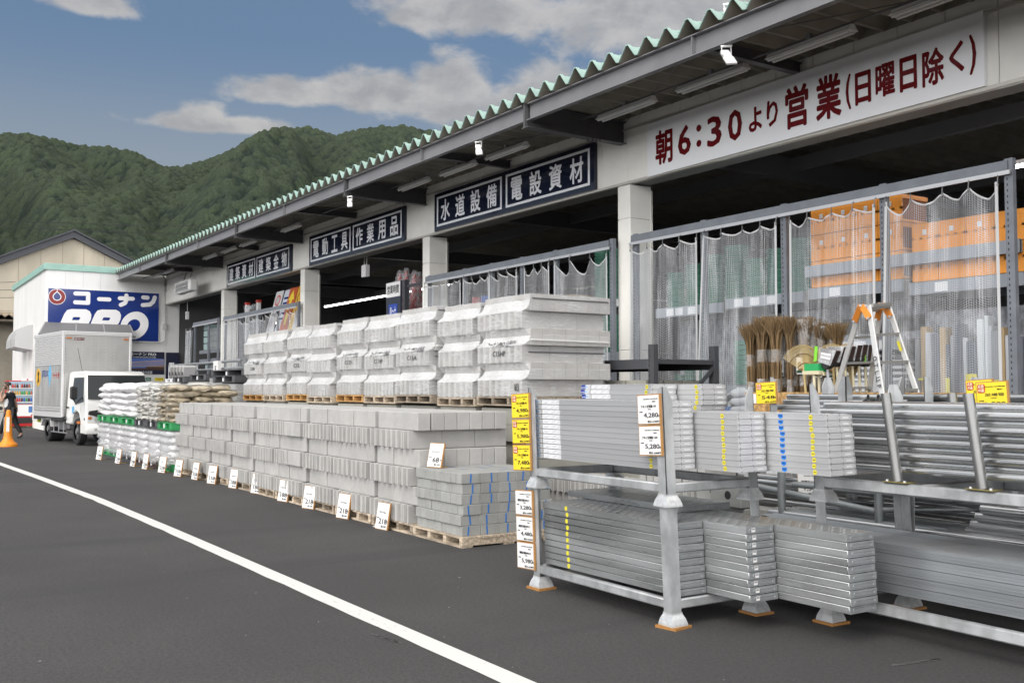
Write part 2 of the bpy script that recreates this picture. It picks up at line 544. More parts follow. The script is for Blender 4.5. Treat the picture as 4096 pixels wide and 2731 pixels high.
# ------------------------------------------------------------------ wooded hills
def build_hills():
    rng = np.random.default_rng(3)
    NA, NR = 760, 560
    az = np.radians(np.linspace(-9, 47, NA)); r = 430 + (1560 - 430) * np.linspace(0, 1, NR) ** 1.05
    A, Rr = np.meshgrid(az, r, indexing='ij')
    prof = [(-9, 11.5), (0, 12.4), (5.4, 12.75), (6.8, 12.95), (9.2, 12.6), (10.6, 12.65), (12.0, 12.45), (13.4, 11.75), (14.4, 11.85), (16.5, 12.75), (18, 13.75), (19.5, 14.25),
            (21.2, 14.45), (22.2, 14.15), (22.8, 14.0), (24, 14.45), (25.3, 14.75), (27, 14.7), (28.2, 14.55), (30, 13.9), (33, 13.2), (38, 12.2), (47, 11)]
    elp = np.interp(np.degrees(A), [p[0] for p in prof], [p[1] for p in prof])

    def vnoise(x, y, seed):
        q = np.random.default_rng(seed).random((64, 64))
        xi = np.floor(x).astype(int); yi = np.floor(y).astype(int); fx = x - xi; fy = y - yi
        fx = fx * fx * (3 - 2 * fx); fy = fy * fy * (3 - 2 * fy)
        g = lambda i, j: q[i % 64, j % 64]
        return (g(xi, yi) * (1 - fx) + g(xi + 1, yi) * fx) * (1 - fy) + (g(xi, yi + 1) * (1 - fx) + g(xi + 1, yi + 1) * fx) * fy
    rid = 1330 + 90 * np.sin(A * 9)
    t = np.clip((Rr - 430) / (rid - 430), 0, 1)
    H = rid * np.tan(np.radians(elp))
    base = H * (t ** 1.22)
    deg = np.degrees(A)
    u = deg * 17 + Rr * .05
    sp = 1 - (2 * vnoise(u / 95 + .02 * (vnoise(Rr / 130, deg / 5, 8) * 60), Rr / 620, 5) - 1) ** 2
    sp2 = 1 - (2 * vnoise(u / 38 + 3, Rr / 260 + 7, 6) - 1) ** 2
    env = np.clip(4 * t * (1 - t), 0, 1)
    h = base + env * (72 * (sp - .55) + 26 * (sp2 - .5))
    # the near spur that runs down from the right-hand summit
    ta = np.clip((1230 - Rr) / 520, 0, 1)
    cen = 21.6 - 6.3 * ta
    h += 34 * np.exp(-((deg - cen) / 1.7) ** 2) * np.clip((ta - .18) * 3, 0, 1) * np.clip((1 - ta) * 2.5, 0, 1)
    back = np.clip((Rr - rid) / 260, 0, 1)
    h = h * (1 - .55 * back)
    # tree crowns: one dome per jittered cell
    X = -np.cos(A) * Rr; Y = np.sin(A) * Rr
    cell = 6.6
    best = np.zeros_like(h); hue = np.zeros_like(h)
    ci = np.floor(X / cell).astype(int); cj = np.floor(Y / cell).astype(int)
    tab = rng.random((128, 128, 4))
    for di in (-1, 0, 1):
        for dj in (-1, 0, 1):
            q = tab[(ci + di) % 128, (cj + dj) % 128]
            px = (ci + di + .15 + .7 * q[..., 0]) * cell; py = (cj + dj + .15 + .7 * q[..., 1]) * cell
            rr = 2.6 + 4.2 * q[..., 2] ** 1.5
            d2 = ((X - px) ** 2 + (Y - py) ** 2) / (rr * rr)
            dome = np.sqrt(np.clip(1 - d2, 0, 1)) * rr * (.62 + .45 * q[..., 3]) + 1.2 * q[..., 3]
            dome = np.where(d2 < 1, dome, 0)
            sel = dome > best
            best = np.where(sel, dome, best); hue = np.where(sel, q[..., 2] * .5 + q[..., 3] * .5, hue)
    rough = (vnoise(X / 1.9, Y / 1.9, 11) - .5) * 1.5 + (vnoise(X / 3.7, Y / 3.7, 12) - .5) * 1.8
    h = h + best + rough
    v = np.stack([X, Y, h], -1).reshape(-1, 3)
    me = bpy.data.meshes.new('hills')
    idx = np.arange(NA * NR).reshape(NA, NR)
    f = np.stack([idx[:-1, :-1], idx[:-1, 1:], idx[1:, 1:], idx[1:, :-1]], -1).reshape(-1, 4)
    me.vertices.add(len(v)); me.vertices.foreach_set('co', v.astype(np.float32).ravel())
    me.loops.add(f.size); me.loops.foreach_set('vertex_index', f.ravel().astype(np.int32))
    me.polygons.add(len(f)); me.polygons.foreach_set('loop_start', (np.arange(len(f)) * 4).astype(np.int32))
    me.update(calc_edges=True); me.validate()
    a = me.attributes.new('tree', 'FLOAT', 'POINT'); a.data.foreach_set('value', hue.astype(np.float32).ravel())
    me.polygons.foreach_set('use_smooth', [True] * len(me.polygons))
    m = bpy.data.materials.new('forest leaves'); m.use_nodes = True
    g = NT(m.node_tree); p = g.n['Principled BSDF']
    at_ = g.new('ShaderNodeAttribute', attribute_name='tree'); pos = g.new('ShaderNodeNewGeometry').outputs['Position']
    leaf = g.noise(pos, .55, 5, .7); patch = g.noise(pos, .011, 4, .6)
    c = g.mix(g.step(at_.outputs['Fac'], .15, .85), (.016, .027, .020), (.042, .058, .032))  # slight bluish haze of distance is mixed into the dark leaf tone
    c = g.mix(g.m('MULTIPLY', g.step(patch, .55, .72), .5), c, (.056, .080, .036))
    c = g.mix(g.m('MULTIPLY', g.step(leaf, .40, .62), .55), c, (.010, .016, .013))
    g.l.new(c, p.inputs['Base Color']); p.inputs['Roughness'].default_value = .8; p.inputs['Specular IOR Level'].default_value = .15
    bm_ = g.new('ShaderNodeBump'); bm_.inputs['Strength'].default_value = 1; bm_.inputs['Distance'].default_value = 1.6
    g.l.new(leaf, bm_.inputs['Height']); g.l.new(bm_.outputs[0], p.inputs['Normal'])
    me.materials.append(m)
    tag(link('hills', me), kind='structure')


build_hills()

# ------------------------------------------------------------------ the builders' shop
YF = 9.8                                    # face of the long front
fz = lambda X, z: z - .0055 * (X + 11.3)    # the front falls slightly along its length
ez = lambda X: 5.40 - .0098 * (X + 11.75)   # underside of the eave beam

M_wall = mat('white siding', (.80, .79, .745), .55, var=.07, vscale=1.3, bump=.10, bscale=120, coord='World')
M_wallp = mat('white metal wall', (.74, .74, .73), .45, var=.06, vscale=1.0, coord='World', stretch=(1, 1, .25))
M_mint = mat('mint roof steel', (.29, .42, .375), .42, var=.10, vscale=2.5, coord='World')
M_mintd = mat('mint trim', (.27, .45, .39), .45, var=.07, vscale=3, coord='World')
M_soff = mat('roof underside', (.24, .225, .185), .6, var=.18, vscale=2.0, coord='World')
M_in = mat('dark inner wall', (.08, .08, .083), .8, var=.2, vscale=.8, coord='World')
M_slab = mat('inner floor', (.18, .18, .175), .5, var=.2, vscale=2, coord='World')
M_seam = mat('panel seam', (.22, .22, .21), .8)
M_alum = mat('aluminium trim', (.55, .53, .48), .45, .4)

shop = thing('builders_shop', 'long white builders shop with mint folded roof, open bays and deep grey eave', 'building', (-20, 12, 0))

# front: header panels on a backing
b = MB(); x = -40.3
while x < 4:
    w = .605 if x + .605 < 4 else 4 - x
    zb0, zb1 = fz(x, 4.70), fz(x + w, 4.70)
    g_ = .006
    i = len(b.v)
    top0, top1 = ez(x) + .30, ez(x + w) + .30
    b.prism([(x + g_, zb0), (x + w, zb1), (x + w, top1), (x + g_, top0)], YF, YF + .05, lambda u, v, d: (u, d, v))
    x += w
b.build('wall', M_wall, shop, bevel=.004)
b = MB(); b.prism([(-40.3, fz(-40.3, 4.69)), (4, fz(4, 4.69)), (4, ez(4) + .28), (-40.3, ez(-40.3) + .28)], YF + .05, YF + .43, lambda u, v, d: (u, d, v))
b.build('lintel', M_seam, shop)
b = MB(); b.prism([(-40.25, fz(-40.3, 4.66)), (4, fz(4, 4.66)), (4, fz(4, 4.70)), (-40.25, fz(-40.3, 4.70))], YF - .03, YF + .05, lambda u, v, d: (u, d, v))
b.build('lintel_trim', M_alum, shop)
b = MB(); b.prism([(-40.25, ez(-40.3) + .10), (4, ez(4) + .10), (4, ez(4) + .13), (-40.25, ez(-40.3) + .13)], YF - .025, YF - .001, lambda u, v, d: (u, d, v))
b.build('lintel_trim', M_alum, shop)
COLX = [-32.75, -25.55, -18.47, -11.94, -4.95]
for cx_ in COLX:
    b = MB()
    for z0, z1 in ((0, .02), (.02, 2.1), (2.1, 4.14), (4.14, 4.66)):
        b.box(cx_ - .15, YF, z0 + .004, cx_ + .15, YF + .43, (z1 if z1 != 4.66 else fz(cx_, 4.66)))
    b.box(cx_ - .14, YF + .01, 0, cx_ + .14, YF + .42, 4.5, 1)
    b.box(cx_ + .15, YF + .40, 0, cx_ + .165, YF + .45, 4.6, 2)
    b.build('column', [M_wall, M_seam, M_alum], shop, bevel=.008)

# end block with its own parapet
b = MB(); b.box(-40.5, 5.5, 0, -40.3, 10.35, fz(-40.3, 5.96)); y = 5.52
while y < 10.3:
    w = min(.62, 10.34 - y); b.box(-40.3, y + .006, .3, -40.28, y + w, fz(-40.3, 5.93), 1); y += w
x = -49.9
while x < -40.4:
    b.box(x + .02, 5.48, .3, x + .30, 5.5, 5.95, 1); x += .32
b.box(-49.95, 5.5, 0, -40.5, 5.7, 5.96)
b.box(-49.95, 5.7, 0, -49.75, 16, 5.96)
b.build('end_wall', [M_wall, M_wallp], shop)
b = MB(); b.box(-40.5, 5.40, 5.94, -40.22, 8.05, 6.18); b.box(-50.05, 5.40, 5.94, -40.5, 5.72, 6.18); b.box(-40.56, 8.05, 5.94, -40.3, 28, 6.18)
b.build('parapet_trim', M_mintd, shop, bevel=.01)
b = MB(); b.box(-49.95, 5.72, 5.98, -40.57, 28, 6.04); b.build('roof', M_msteel, shop)
b = MB(); b.path([(-48.0, 6.6, 6.04), (-48.0, 6.6, 6.62)], .14, 14); b.path([(-48.0, 6.6, 6.62), (-48.0, 6.6, 6.72)], .2, 14); b.build('roof_vent', M_white, shop, smooth=True)
# rain pipe and cable conduit on the end wall
b = MB(); q = [at(659, 1110 + 0, X=-40.2), at(659, 1362, X=-40.2), at(651, 1369, X=-40.2), at(632, 1370.5, X=-40.2), at(516, 1369, X=-40.2)]
b.path([q[0], q[1], (q[1] + q[2] * 2) / 3 + Vector((0, -.01, 0)), q[2], q[3], q[4]], .022, 8)
jb = at(658, 1306, X=-40.2); b.box(jb.x - .05, jb.y - .07, jb.z - .12, jb.x + .06, jb.y + .07, jb.z + .12)
b.build('conduit', mat('conduit grey', (.5, .5, .49), .5), shop)
b = MB(); q0 = at(662, 1245, X=-40.25)
b.path([at(650, 1100, X=-40.2), at(664, 1120, X=-40.2), at(664, 1165, X=-40.2), at(672, 1172, X=-40.15)], .02, 8); b.build('lamp_cable', M_msteel, shop)
# hood vents on the long side
b = MB()
for X in (-43.4, -45.0):
    prof = [(0, 0), (0, 1.0)] + [(-.55 + .55 * math.cos(t) - .0, .35 + .65 * math.sin(t)) for t in [rad(80), rad(60), rad(40)]] + [(-.62, .62), (-.70, .3), (-.70, .05)]
    prof = [(0, 0), (0, 1.02), (-.22, .98), (-.42, .86), (-.56, .68), (-.64, .45), (-.66, .12)]
    z0 = 3.05
    b.prism([(5.48 + u, z0 + v) for u, v in prof], X, X - 1.25, lambda u, v, d: (d, u, v))
b.build('vent_hood', mat('vent steel', (.5, .5, .5), .45, .3), shop)
# slatted awning under the big sign
M_awn = mat('awning steel', (.30, .30, .31), .5, .2)
b = MB(); n = 9
for k in range(n):
    t = k / (n - 1)
    X = -40.25 + 1.5 * t; z = 3.93 - .52 * t; ya, yb = 5.50 - .42 * t, 8.45 - .1 * t
    b.box(X - .02, ya, z - .05, X + .03, yb, z)
for ya, yb in ((5.5, 5.08), (6.55, 6.3), (7.5, 7.3), (8.45, 8.35)):
    b.bar((-40.25, ya, 3.98), (-38.75, yb, 3.45), .05, .07)
b.quad((-40.25, 5.5, 4.0), (-40.25, 8.45, 4.0), (-38.7, 8.35, 3.47), (-38.7, 5.06, 3.47), 1)
b.build('awning', [M_awn, mat('awning sheet', (.15, .15, .155), .6)], shop)

# folded plate roof
b = MB(); b2 = MB(); P = .3633; x = -40.25; y0, y1 = 7.90, 28.0
zt = lambda X: ez(X) + .258
while x < 3.5:
    z = zt(x); tp = z + .165
    pr = [(x, z), (x + .026, z), (x + P / 2 - .022, tp), (x + P / 2 + .022, tp), (x + P - .026, z), (x + P, z)]
    for (xa, za), (xb, zb_) in zip(pr, pr[1:]):
        zA0, zB0 = za, zb_
        b.quad((xa, y0, za), (xb, y0, zb_), (xb, y1, zb_ + .35), (xa, y1, za + .35))
        b2.quad((xa, y0 + .012, za - .006), (xa, y1, za + .344), (xb, y1, zb_ + .344), (xb, y0 + .012, zb_ - .006))
    # turned-out end flange of each ridge
    e = .020
    for (xa, za), (xb, zb_), sx in ((pr[1], pr[2], -1), (pr[3], pr[4], 1)):
        b.box(0, 0, 0, 0, 0, 0) if False else None
        b.prism([(xa, za), (xb, zb_), (xb - sx * .0, zb_ + .014), (xa - sx * 0, za + .014)], y0 - .004, y0 + .05, lambda u, v, d: (u, d, v))
    b.prism([(pr[2][0], tp), (pr[3][0], tp), (pr[3][0], tp + .014), (pr[2][0], tp + .014)], y0 - .004, y0 + .05, lambda u, v, d: (u, d, v))
    for k in (0, 1, 2):
        yy = y0 + .16 + k * .22
        b.prism([(pr[3][0] - .005, tp + .004), (pr[3][0] + .03, tp - .035), (pr[3][0] + .036, tp - .027), (pr[3][0], tp + .014)], yy, yy + .10, lambda u, v, d: (u, d, v))
    x += P
b.build('roof', M_mint, shop, fixn=False); b2.build('roof_lining', M_soff, shop, fixn=False)
# dark plate inside each open ridge end, added to stand for the shade there
b = MB(); x = -40.25
while x < 3.5:
    z = zt(x); b.poly([(x + .03, 8.25, z - .004), (x + P - .03, 8.25, z - .004), (x + P / 2 + .02, 8.25, z + .158), (x + P / 2 - .02, 8.25, z + .158)]); x += P
b.build('ridge_shade', M_dark, shop, fixn=False)
# filler strip between roof and front wall
b = MB(); x = -40.25
while x < 3.5:
    z = zt(x); b.poly([(x + .03, YF - .003, z + .03), (x + P - .03, YF - .003, z + .03), (x + P / 2 + .02, YF - .003, z + .19), (x + P / 2 - .02, YF - .003, z + .19)]); x += P
b.build('wall_filler', M_soff, shop, fixn=False)

# eave channel
b = MB()
xs = [-40.28] + [c for c in COLX] + [3.6]
for xa, xb in zip(xs, xs[1:]):
    xa += .035; xb -= .035
    za, zb_ = ez(xa), ez(xb)
    b.prism([(xa, za), (xb, zb_), (xb, zb_ + .25), (xa, za + .25)], 8.02, 8.035, lambda u, v, d: (u, d, v))
    for zo in (0, .238):
        b.prism([(xa, za + zo), (xb, zb_ + zo), (xb, zb_ + zo + .013), (xa, za + zo + .013)], 7.95, 8.02, lambda u, v, d: (u, d, v))
    xm = (xa + xb) / 2
    b.box(xm - .006, 7.955, ez(xm) + .014, xm + .006, 8.02, ez(xm) + .237)
b.build('eave_beam', M_msteel, shop)
for c in COLX:
    b = MB(); zt_, zb_ = ez(c) + .25, ez(c) - .10
    b.box(c - .006, 8.0, zb_ + .015, c + .006, YF, zt_ - .012); b.box(c - .075, 7.95, zb_, c + .075, YF + .02, zb_ + .014); b.box(c - .075, 7.95, zt_ - .012, c + .075, YF + .02, zt_)
    b.box(c - .10, 7.945, zb_ + .015, c + .02 - .12, 8.0, zt_ - .012) if False else None
    b.box(c - .02, 7.94, zb_ - .004, c + .02, 8.0, zt_ + .004)
    b.box(c - .012, 9.1, zb_ + .03, c + .012, 9.35, zt_ - .03)
    for yy in (9.14, 9.22, 9.30):
        for zz_ in (zb_ + .07, zb_ + .15, zb_ + .23, zb_ + .29):
            b.path([(c - .02, yy, zz_), (c + .022, yy, zz_)], .012, 6)
        b.path([(c - .05, yy, zb_ - .03), (c - .05, yy, zb_ + .02)], .012, 6); b.path([(c + .05, yy, zb_ - .03), (c + .05, yy, zb_ + .02)], .012, 6)
    b.build('cantilever', mat('shaded steel paint', (.085, .085, .088), .5, var=.1, vscale=2), shop)  # eave steel darkened in its colour for the shade it stands in
mids = [(a_ + c_) / 2 for a_, c_ in zip([-40.2] + COLX, COLX + [2])]
for c in mids:
    b = MB(); z = ez(c) + .245
    b.box(c - .006, 8.04, z - .13, c + .006, YF, z); b.box(c - .05, 8.04, z - .14, c + .05, YF, z - .13); b.box(c - .05, 8.04, z - .01, c + .05, YF, z)
    b.build('bracket', MATS['shaded steel paint'], shop)
# thin wind braces under the eave
b = MB()
for xa, xb in zip([-40.2] + COLX, COLX + [1.8]):
    m_ = (xa + xb) / 2; z = (ez(m_) + .2)
    b.path([(xa + .1, 9.7, z), (m_ - .05, 8.1, z - .02)], .007, 6); b.path([(m_ + .05, 8.1, z - .02), (xb - .1, 9.7, z)], .007, 6)
b.path([(-40.2, 8.92, ez(-40) + .14), (3.6, 8.92, ez(3.6) + .14)], .014, 6)
b.build('brace_rod', MATS['shaded steel paint'], shop)

# interior
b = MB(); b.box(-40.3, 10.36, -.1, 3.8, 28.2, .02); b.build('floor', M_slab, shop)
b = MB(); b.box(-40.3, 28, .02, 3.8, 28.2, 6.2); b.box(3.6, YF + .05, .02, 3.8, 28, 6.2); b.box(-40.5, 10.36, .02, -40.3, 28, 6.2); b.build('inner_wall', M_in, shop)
b = MB()
for c in [-37.5] + COLX + [0]:
    b.box(c - .1, 10.4, 5.2, c + .1, 27.9, 5.55)
for y in (13.5, 17.5, 22):
    b.box(-40.2, y - .06, 5.3, 3.6, y + .06, 5.52)
b.build('rafter', mat('dark rafter', (.13, .13, .135), .6), shop)
for y, sg in ((16, 1), (20, -1)):
    for c in COLX:
        b = MB(); b.path([(c, y, 5.2), (c + 3.4 * sg, y, 3.4)], .01, 5); b.build('hanger_rod', MATS['dark rafter'], shop)

# ------------------------------------------------------------------ lamps under the eave
M_lampbody = mat('lamp white', (.70, .70, .70), .4)
fx = [(817, 1032), (890, 1009), (964, 982), (1130, 922), (1600, 753), (1767, 694), (1951, 630), (2398, 461), (2716, 349), (3077, 214), (3571, 32), (612, 1110), (655, 1094)]
fl0 = None
names_ = {}
fpos = []
for px, py in fx:
    p = at(px, py, Y=8.92); fpos.append(p.x)
fpos = sorted(fpos)


def make_fixture():
    t = thing('fluorescent_light', '', 'ceiling light', (0, 0, 0), 'strip lights under the eave')
    b = MB(); b.prism([(-.085, 0), (.085, 0), (.045, .04), (.028, .07), (-.028, .07), (-.045, .04)], -.60, .60, lambda u, v, d: (d, u, v)); b.build('housing', M_lampbody, t)
    b = MB(); b.path([(-.58, -.045, -.014), (.58, -.045, -.014)], .014, 8); b.path([(-.58, .045, -.014), (.58, .045, -.014)], .014, 8); b.build('tube', M_white, t, smooth=True)
    b = MB(); b.box(-.03, -.03, .07, .03, .03, .14); b.build('bracket', M_msteel, t)
    return t


fixture = make_fixture()
for k, X in enumerate(fpos):
    lab = 'white strip light under the eave, %s along the row from the blue sign' % ORD[k + 1]
    if k == 0: fixture.location = (X + .6, 8.92, ez(X) + .04); fixture['label'] = lab
    else: again(fixture, (X + .6, 8.92, ez(X) + .04), lab)


def make_flood():
    t = thing('floodlight', '', 'floodlight', (0, 0, 0), 'floodlights on the eave')
    b = MB(); b.box(-.10, -.03, 0, .10, .03, .03); b.box(-.09, -.02, -.14, -.075, .02, .0); b.box(.075, -.02, -.14, .09, .02, 0); b.build('yoke', M_white, t)
    b = MB(); d = Vector((.35, -.45, -.82)).normalized(); s_ = Vector((1, 0, 0)); u = d.cross(s_).normalized()
    b.obox(Vector((0, 0, -.14)), d, s_, d.cross(s_), .09, .075, .05); b.obox(Vector((0, 0, -.14)) + d * .16, d, s_, d.cross(s_), .09, .095, .03); b.build('lamp_body', M_white, t, bevel=.012)
    b = MB(); c = Vector((0, 0, -.14)) + d * .17; nrm = d.cross(s_).normalized()
    for i in range(4):
        for j in range(4):
            b.obox(c + d * (i - 1.5) * .034 - nrm * .032 + s_ * (j - 1.5) * .036, d, s_, nrm, .011, .012, .004)
    b.build('led_panel', mat('led lens', (.45, .46, .47), .15, .3), t)
    return t


flood = make_flood(); floods = [(1915, 578, 'above the water and power sign'), (1400, 800, 'below the eave post left of the water and power sign'), (2905, 183, 'above the left half of the red lettered banner')]
for k, (px, py, w) in enumerate(floods):
    p = at(px, py, Y=8.0); q = flood if k == 0 else copy_tree(flood)
    q.scale = (.62, .62, .62); q.rotation_euler.z = (.5, .5, .9)[k]; q.location = (p.x, 8.0, ez(p.x) - .03 if k != 1 else ez(p.x) - .13); q['label'] = 'white floodlight on the eave ' + w
p = at(2915, 60, Y=8.3)
q = again(flood, (p.x, 8.3, zt(p.x) + .34), 'white floodlight standing on the mint roof edge'); q.rotation_euler = (0, 0, .6)

# big weatherproof lamp in the corner
p0 = at(668, 1150, Y=8.9)
t = thing('flood_lamp', 'wide white flood lamp with glass front under the eave beside the blue sign', 'floodlight', tuple(at(745, 1148, Y=9.2)))
cx_, cy_, cz_ = t.location
b = MB(); b.box(cx_ - .95, cy_ - .16, cz_ - .2, cx_ + .95, cy_ + .14, cz_ + .22); b.build('lamp_body', M_white, t, bevel=.05)
b = MB(); b.box(cx_ - .78, cy_ - .17, cz_ - .14, cx_ + .78, cy_ - .155, cz_ + .14); b.build('glass', mat('lamp glass', (.10, .105, .11), .08), t)
b = MB()
for zz_ in (-.05, .07): b.path([(cx_ - .68, cy_ - .185, cz_ + zz_), (cx_ + .68, cy_ - .185, cz_ + zz_)], .02, 8)
b.build('tube', mat('grey tube', (.45, .45, .45), .3), t)
for q in (-.4, .4):
    b = MB(); b.bar((cx_ + q, cy_, cz_ + .2), (cx_ + q, cy_ + .1, cz_ + .55), .03, .03); b.build('hanger', M_msteel, t)

# pull boxes hanging in the bays
for px, py, w_, h_, L, lab in ((1462, 1084, .24, .30, 1.2, 'white box hanging from two rods in the bay under the work goods sign'), (749, 1262, .11, .30, .8, 'slim white box hanging on a cord in the bay beside the blue sign')):
    p = at(px, py, Y=10.3); t = thing('hanging_box', lab, 'switch box', tuple(p))
    b = MB(); b.box(p.x - w_ / 2, p.y - .06, p.z - h_ / 2, p.x + w_ / 2, p.y + .06, p.z + h_ / 2); b.build('box', M_white, t, bevel=.01)
    b = MB()
    for s_ in ((-.3, .3) if w_ > .2 else (0,)): b.path([(p.x + s_ * w_, p.y, p.z + h_ / 2), (p.x + s_ * w_, p.y, p.z + h_ / 2 + L)], .009, 6)
    b.build('rod', M_white, t)

# ------------------------------------------------------------------ signs on the front
M_navy = mat('navy sign gloss', (.010, .014, .032), .08, spec=.6)
M_letter = mat('letter grey white', (.80, .81, .84), .35)
M_banner = mat('banner white', (.86, .87, .89), .12, spec=.6)
M_maroon = mat('maroon letters', (.125, .008, .010), .12, spec=.6)


def hz(Xa, Xb):   # slope vector of the front
    return Vector((1, 0, -.0055))


def navy_sign(xl, xr, zb, ztp, ta, tb, lab):
    xm = (xl + xr) / 2
    t = thing('shop_sign', lab, 'sign', (xm, YF, fz(xm, zb)), 'navy signs over the bays')
    b = MB(); b.prism([(xl, fz(xl, zb)), (xr, fz(xr, zb)), (xr, fz(xr, ztp)), (xl, fz(xl, ztp))], YF - .07, YF - .001, lambda u, v, d: (u, d, v)); b.build('panel', M_navy, t)
    b = MB(); xd = xm - .02; e = .11
    zf = lambda X, q: fz(X, zb + q * (ztp - zb))
    for a_, c_ in ((xl + e, xd - .07), (xd + .07, xr - e)):
        w = .042
        for x0, x1, q0, q1 in ((a_, c_, .115, .17), (a_, c_, .85, .905), (a_, a_ + .05, .17, .85), (c_ - .05, c_, .17, .85)):
            b.prism([(x0, zf(x0, q0)), (x1, zf(x1, q0)), (x1, zf(x1, q1)), (x0, zf(x0, q1))], YF - .074, YF - .069, lambda u, v, d: (u, d, v))
    b.build('border', M_letter, t)
    H = ztp - zb
    for s_, a_, c_ in ((ta, xl + e + .06, xd - .13), (tb, xd + .13, xr - e - .06)):
        n = len(s_); W_ = (c_ - a_) / n
        for k, ch in enumerate(s_):
            X = a_ + W_ * (k + .5)
            add_text(ch, (X, YF - .073, fz(X, zb + H * .51)), 1.0, M_letter, t, right=(1, 0, -.0055), bold=.022, fit=W_ * .62, fith=H * .56)
    return t


navy_sign(-32.1, -26.28, 4.79 - .115, 5.43, '建築資材', '建築金物', 'navy sign lettered for building materials and hardware, nearest the blue sign')
navy_sign(-24.9, -19.36, 4.74 - .06, 5.45, '電動工具', '作業用品', 'navy sign lettered for power tools and work goods, middle of three')
navy_sign(-17.97, -12.6, 4.70, 5.47, '水道設備', '電設資材', 'navy sign lettered for water and electrical supplies, next to the white banner')

t = thing('opening_hours_banner', 'wide white banner with maroon lettering giving the morning opening time', 'banner', (-8.6, YF, 4.7))
xl, xr = -11.31, -5.94
b = MB(); b.prism([(xl, fz(xl, 4.675)), (xr, fz(xr, 4.70)), (xr, 5.475), (xl, fz(xl, 5.47))], YF - .06, YF - .001, lambda u, v, d: (u, d, v)); b.build('panel', M_banner, t)
for ch, x0, x1, y0, y1 in (('朝', 1328, 1475, 450, 775), ('6', 1520, 1632, 420, 697), (':', 1678, 1722, 420, 622), ('3', 1770, 1895, 340, 622), ('0', 1948, 2070, 285, 575), ('よ', 2125, 2240, 262, 495)):
    c = at(2000 + (x0 + x1) / 2 * .4677, 300 + (y0 + y1) / 2 * .4677, Y=YF - .064); a_ = at(2000 + x0 * .4677, 300 + (y0 + y1) / 2 * .4677, Y=YF - .064); e_ = at(2000 + x1 * .4677, 300 + (y0 + y1) / 2 * .4677, Y=YF - .064)
    sk = (x1 - x0) * .27 * .62
    ht = ((y1 - y0) - sk) * .4677 / 3982 * ((c - EYE).dot(c_f))
    add_text(ch, c, 1, M_maroon, t, bold=.03 if ch in '朝よ' else .024, fit=e_.x - a_.x, fith=ht)
for ch, x0, x1, y0, y1 in (('り', 142, 240, 850, 1095), ('営', 300, 500, 712, 1115), ('業', 563, 782, 622, 1045), ('(', 820, 866, 632, 950), ('日', 900, 1038, 600, 908), ('曜', 1075, 1243, 528, 845), ('日', 1283, 1432, 470, 795), ('除', 1476, 1664, 398, 752), ('く', 1706, 1838, 345, 640), (')', 1882, 1942, 287, 648)):
    c = at(3000 + (x0 + x1) / 2 * .466, (y0 + y1) / 2 * .466, Y=YF - .064); a_ = at(3000 + x0 * .466, (y0 + y1) / 2 * .466, Y=YF - .064); e_ = at(3000 + x1 * .466, (y0 + y1) / 2 * .466, Y=YF - .064)
    sk = (x1 - x0) * .27 * .62
    ht = ((y1 - y0) - sk) * .466 / 3982 * ((c - EYE).dot(c_f))
    add_text(ch, c, 1, M_maroon, t, bold=.03, fit=e_.x - a_.x, fith=ht)

# the big blue sign on the end wall: letters drawn as strokes and outlines
M_blue = mat('sign blue', (.012, .035, .20), .15, spec=.5)
M_sgw = mat('sign white', (.86, .86, .87), .3)
M_sgr = mat('sign red', (.24, .012, .012), .3)
t = thing('blue_shop_sign', 'big blue shop sign with white katakana, red ring emblem and slanted PRO', 'sign', (-40.26, 7.5, 3.4))
XS = -40.27
yl, yr, z_b, z_t = 5.56, 9.53, 3.37, 5.25
b = MB(); b.box(XS, yl, z_b, XS + .06, yr, z_t); b.build('panel', M_blue, t)
b = MB(); b.box(XS - .005, yl - .03, z_b - .03, XS + .04, yr + .03, z_t + .03); b.build('frame', M_wallp, t)
SW, SH = yr - yl, z_t - z_b
# sign plane coordinates from the photograph: u right, v up, measured from its top left corner
so = Vector((XS + .062, yl, z_t))
kx = SW / 1044.0; ky = SH / (477.0)
def S2(x, y):   # x,y in an enlarged view of the sign whose top edge slopes a little
    return ((x) * kx, -(y - (22 + x * 27 / 1044.0)) * ky)
def sign_poly(name, spl, m, off=.0):
    return place_shape(name, curve_mesh(spl, m, .002), so + Vector((off, 0, 0)), (0, 1, 0), (0, 0, 1), t)
def strokes(paths, w):
    k = 0
    for pts in paths:
        for a_, c_ in zip(pts, pts[1:]):
            yield capsule(S2(*a_), S2(*c_), w)
w = .155
glyphs = [[[(245, 67), (362, 67)], [(362, 67), (362, 155)], [(245, 151), (362, 155)]], [[(465, 116), (560, 118)]],
          [[(662, 103), (786, 106)], [(724, 75), (724, 120), (712, 150), (672, 168)]], [[(888, 90), (930, 92)], [(1002, 88), (988, 132), (955, 160), (885, 166)]]]
me_all = []
for gi, gl in enumerate(glyphs):
    for k, c in enumerate(strokes(gl, w)):
        sign_poly('letter_stroke', [c], M_sgw, .001 * (k + 1))
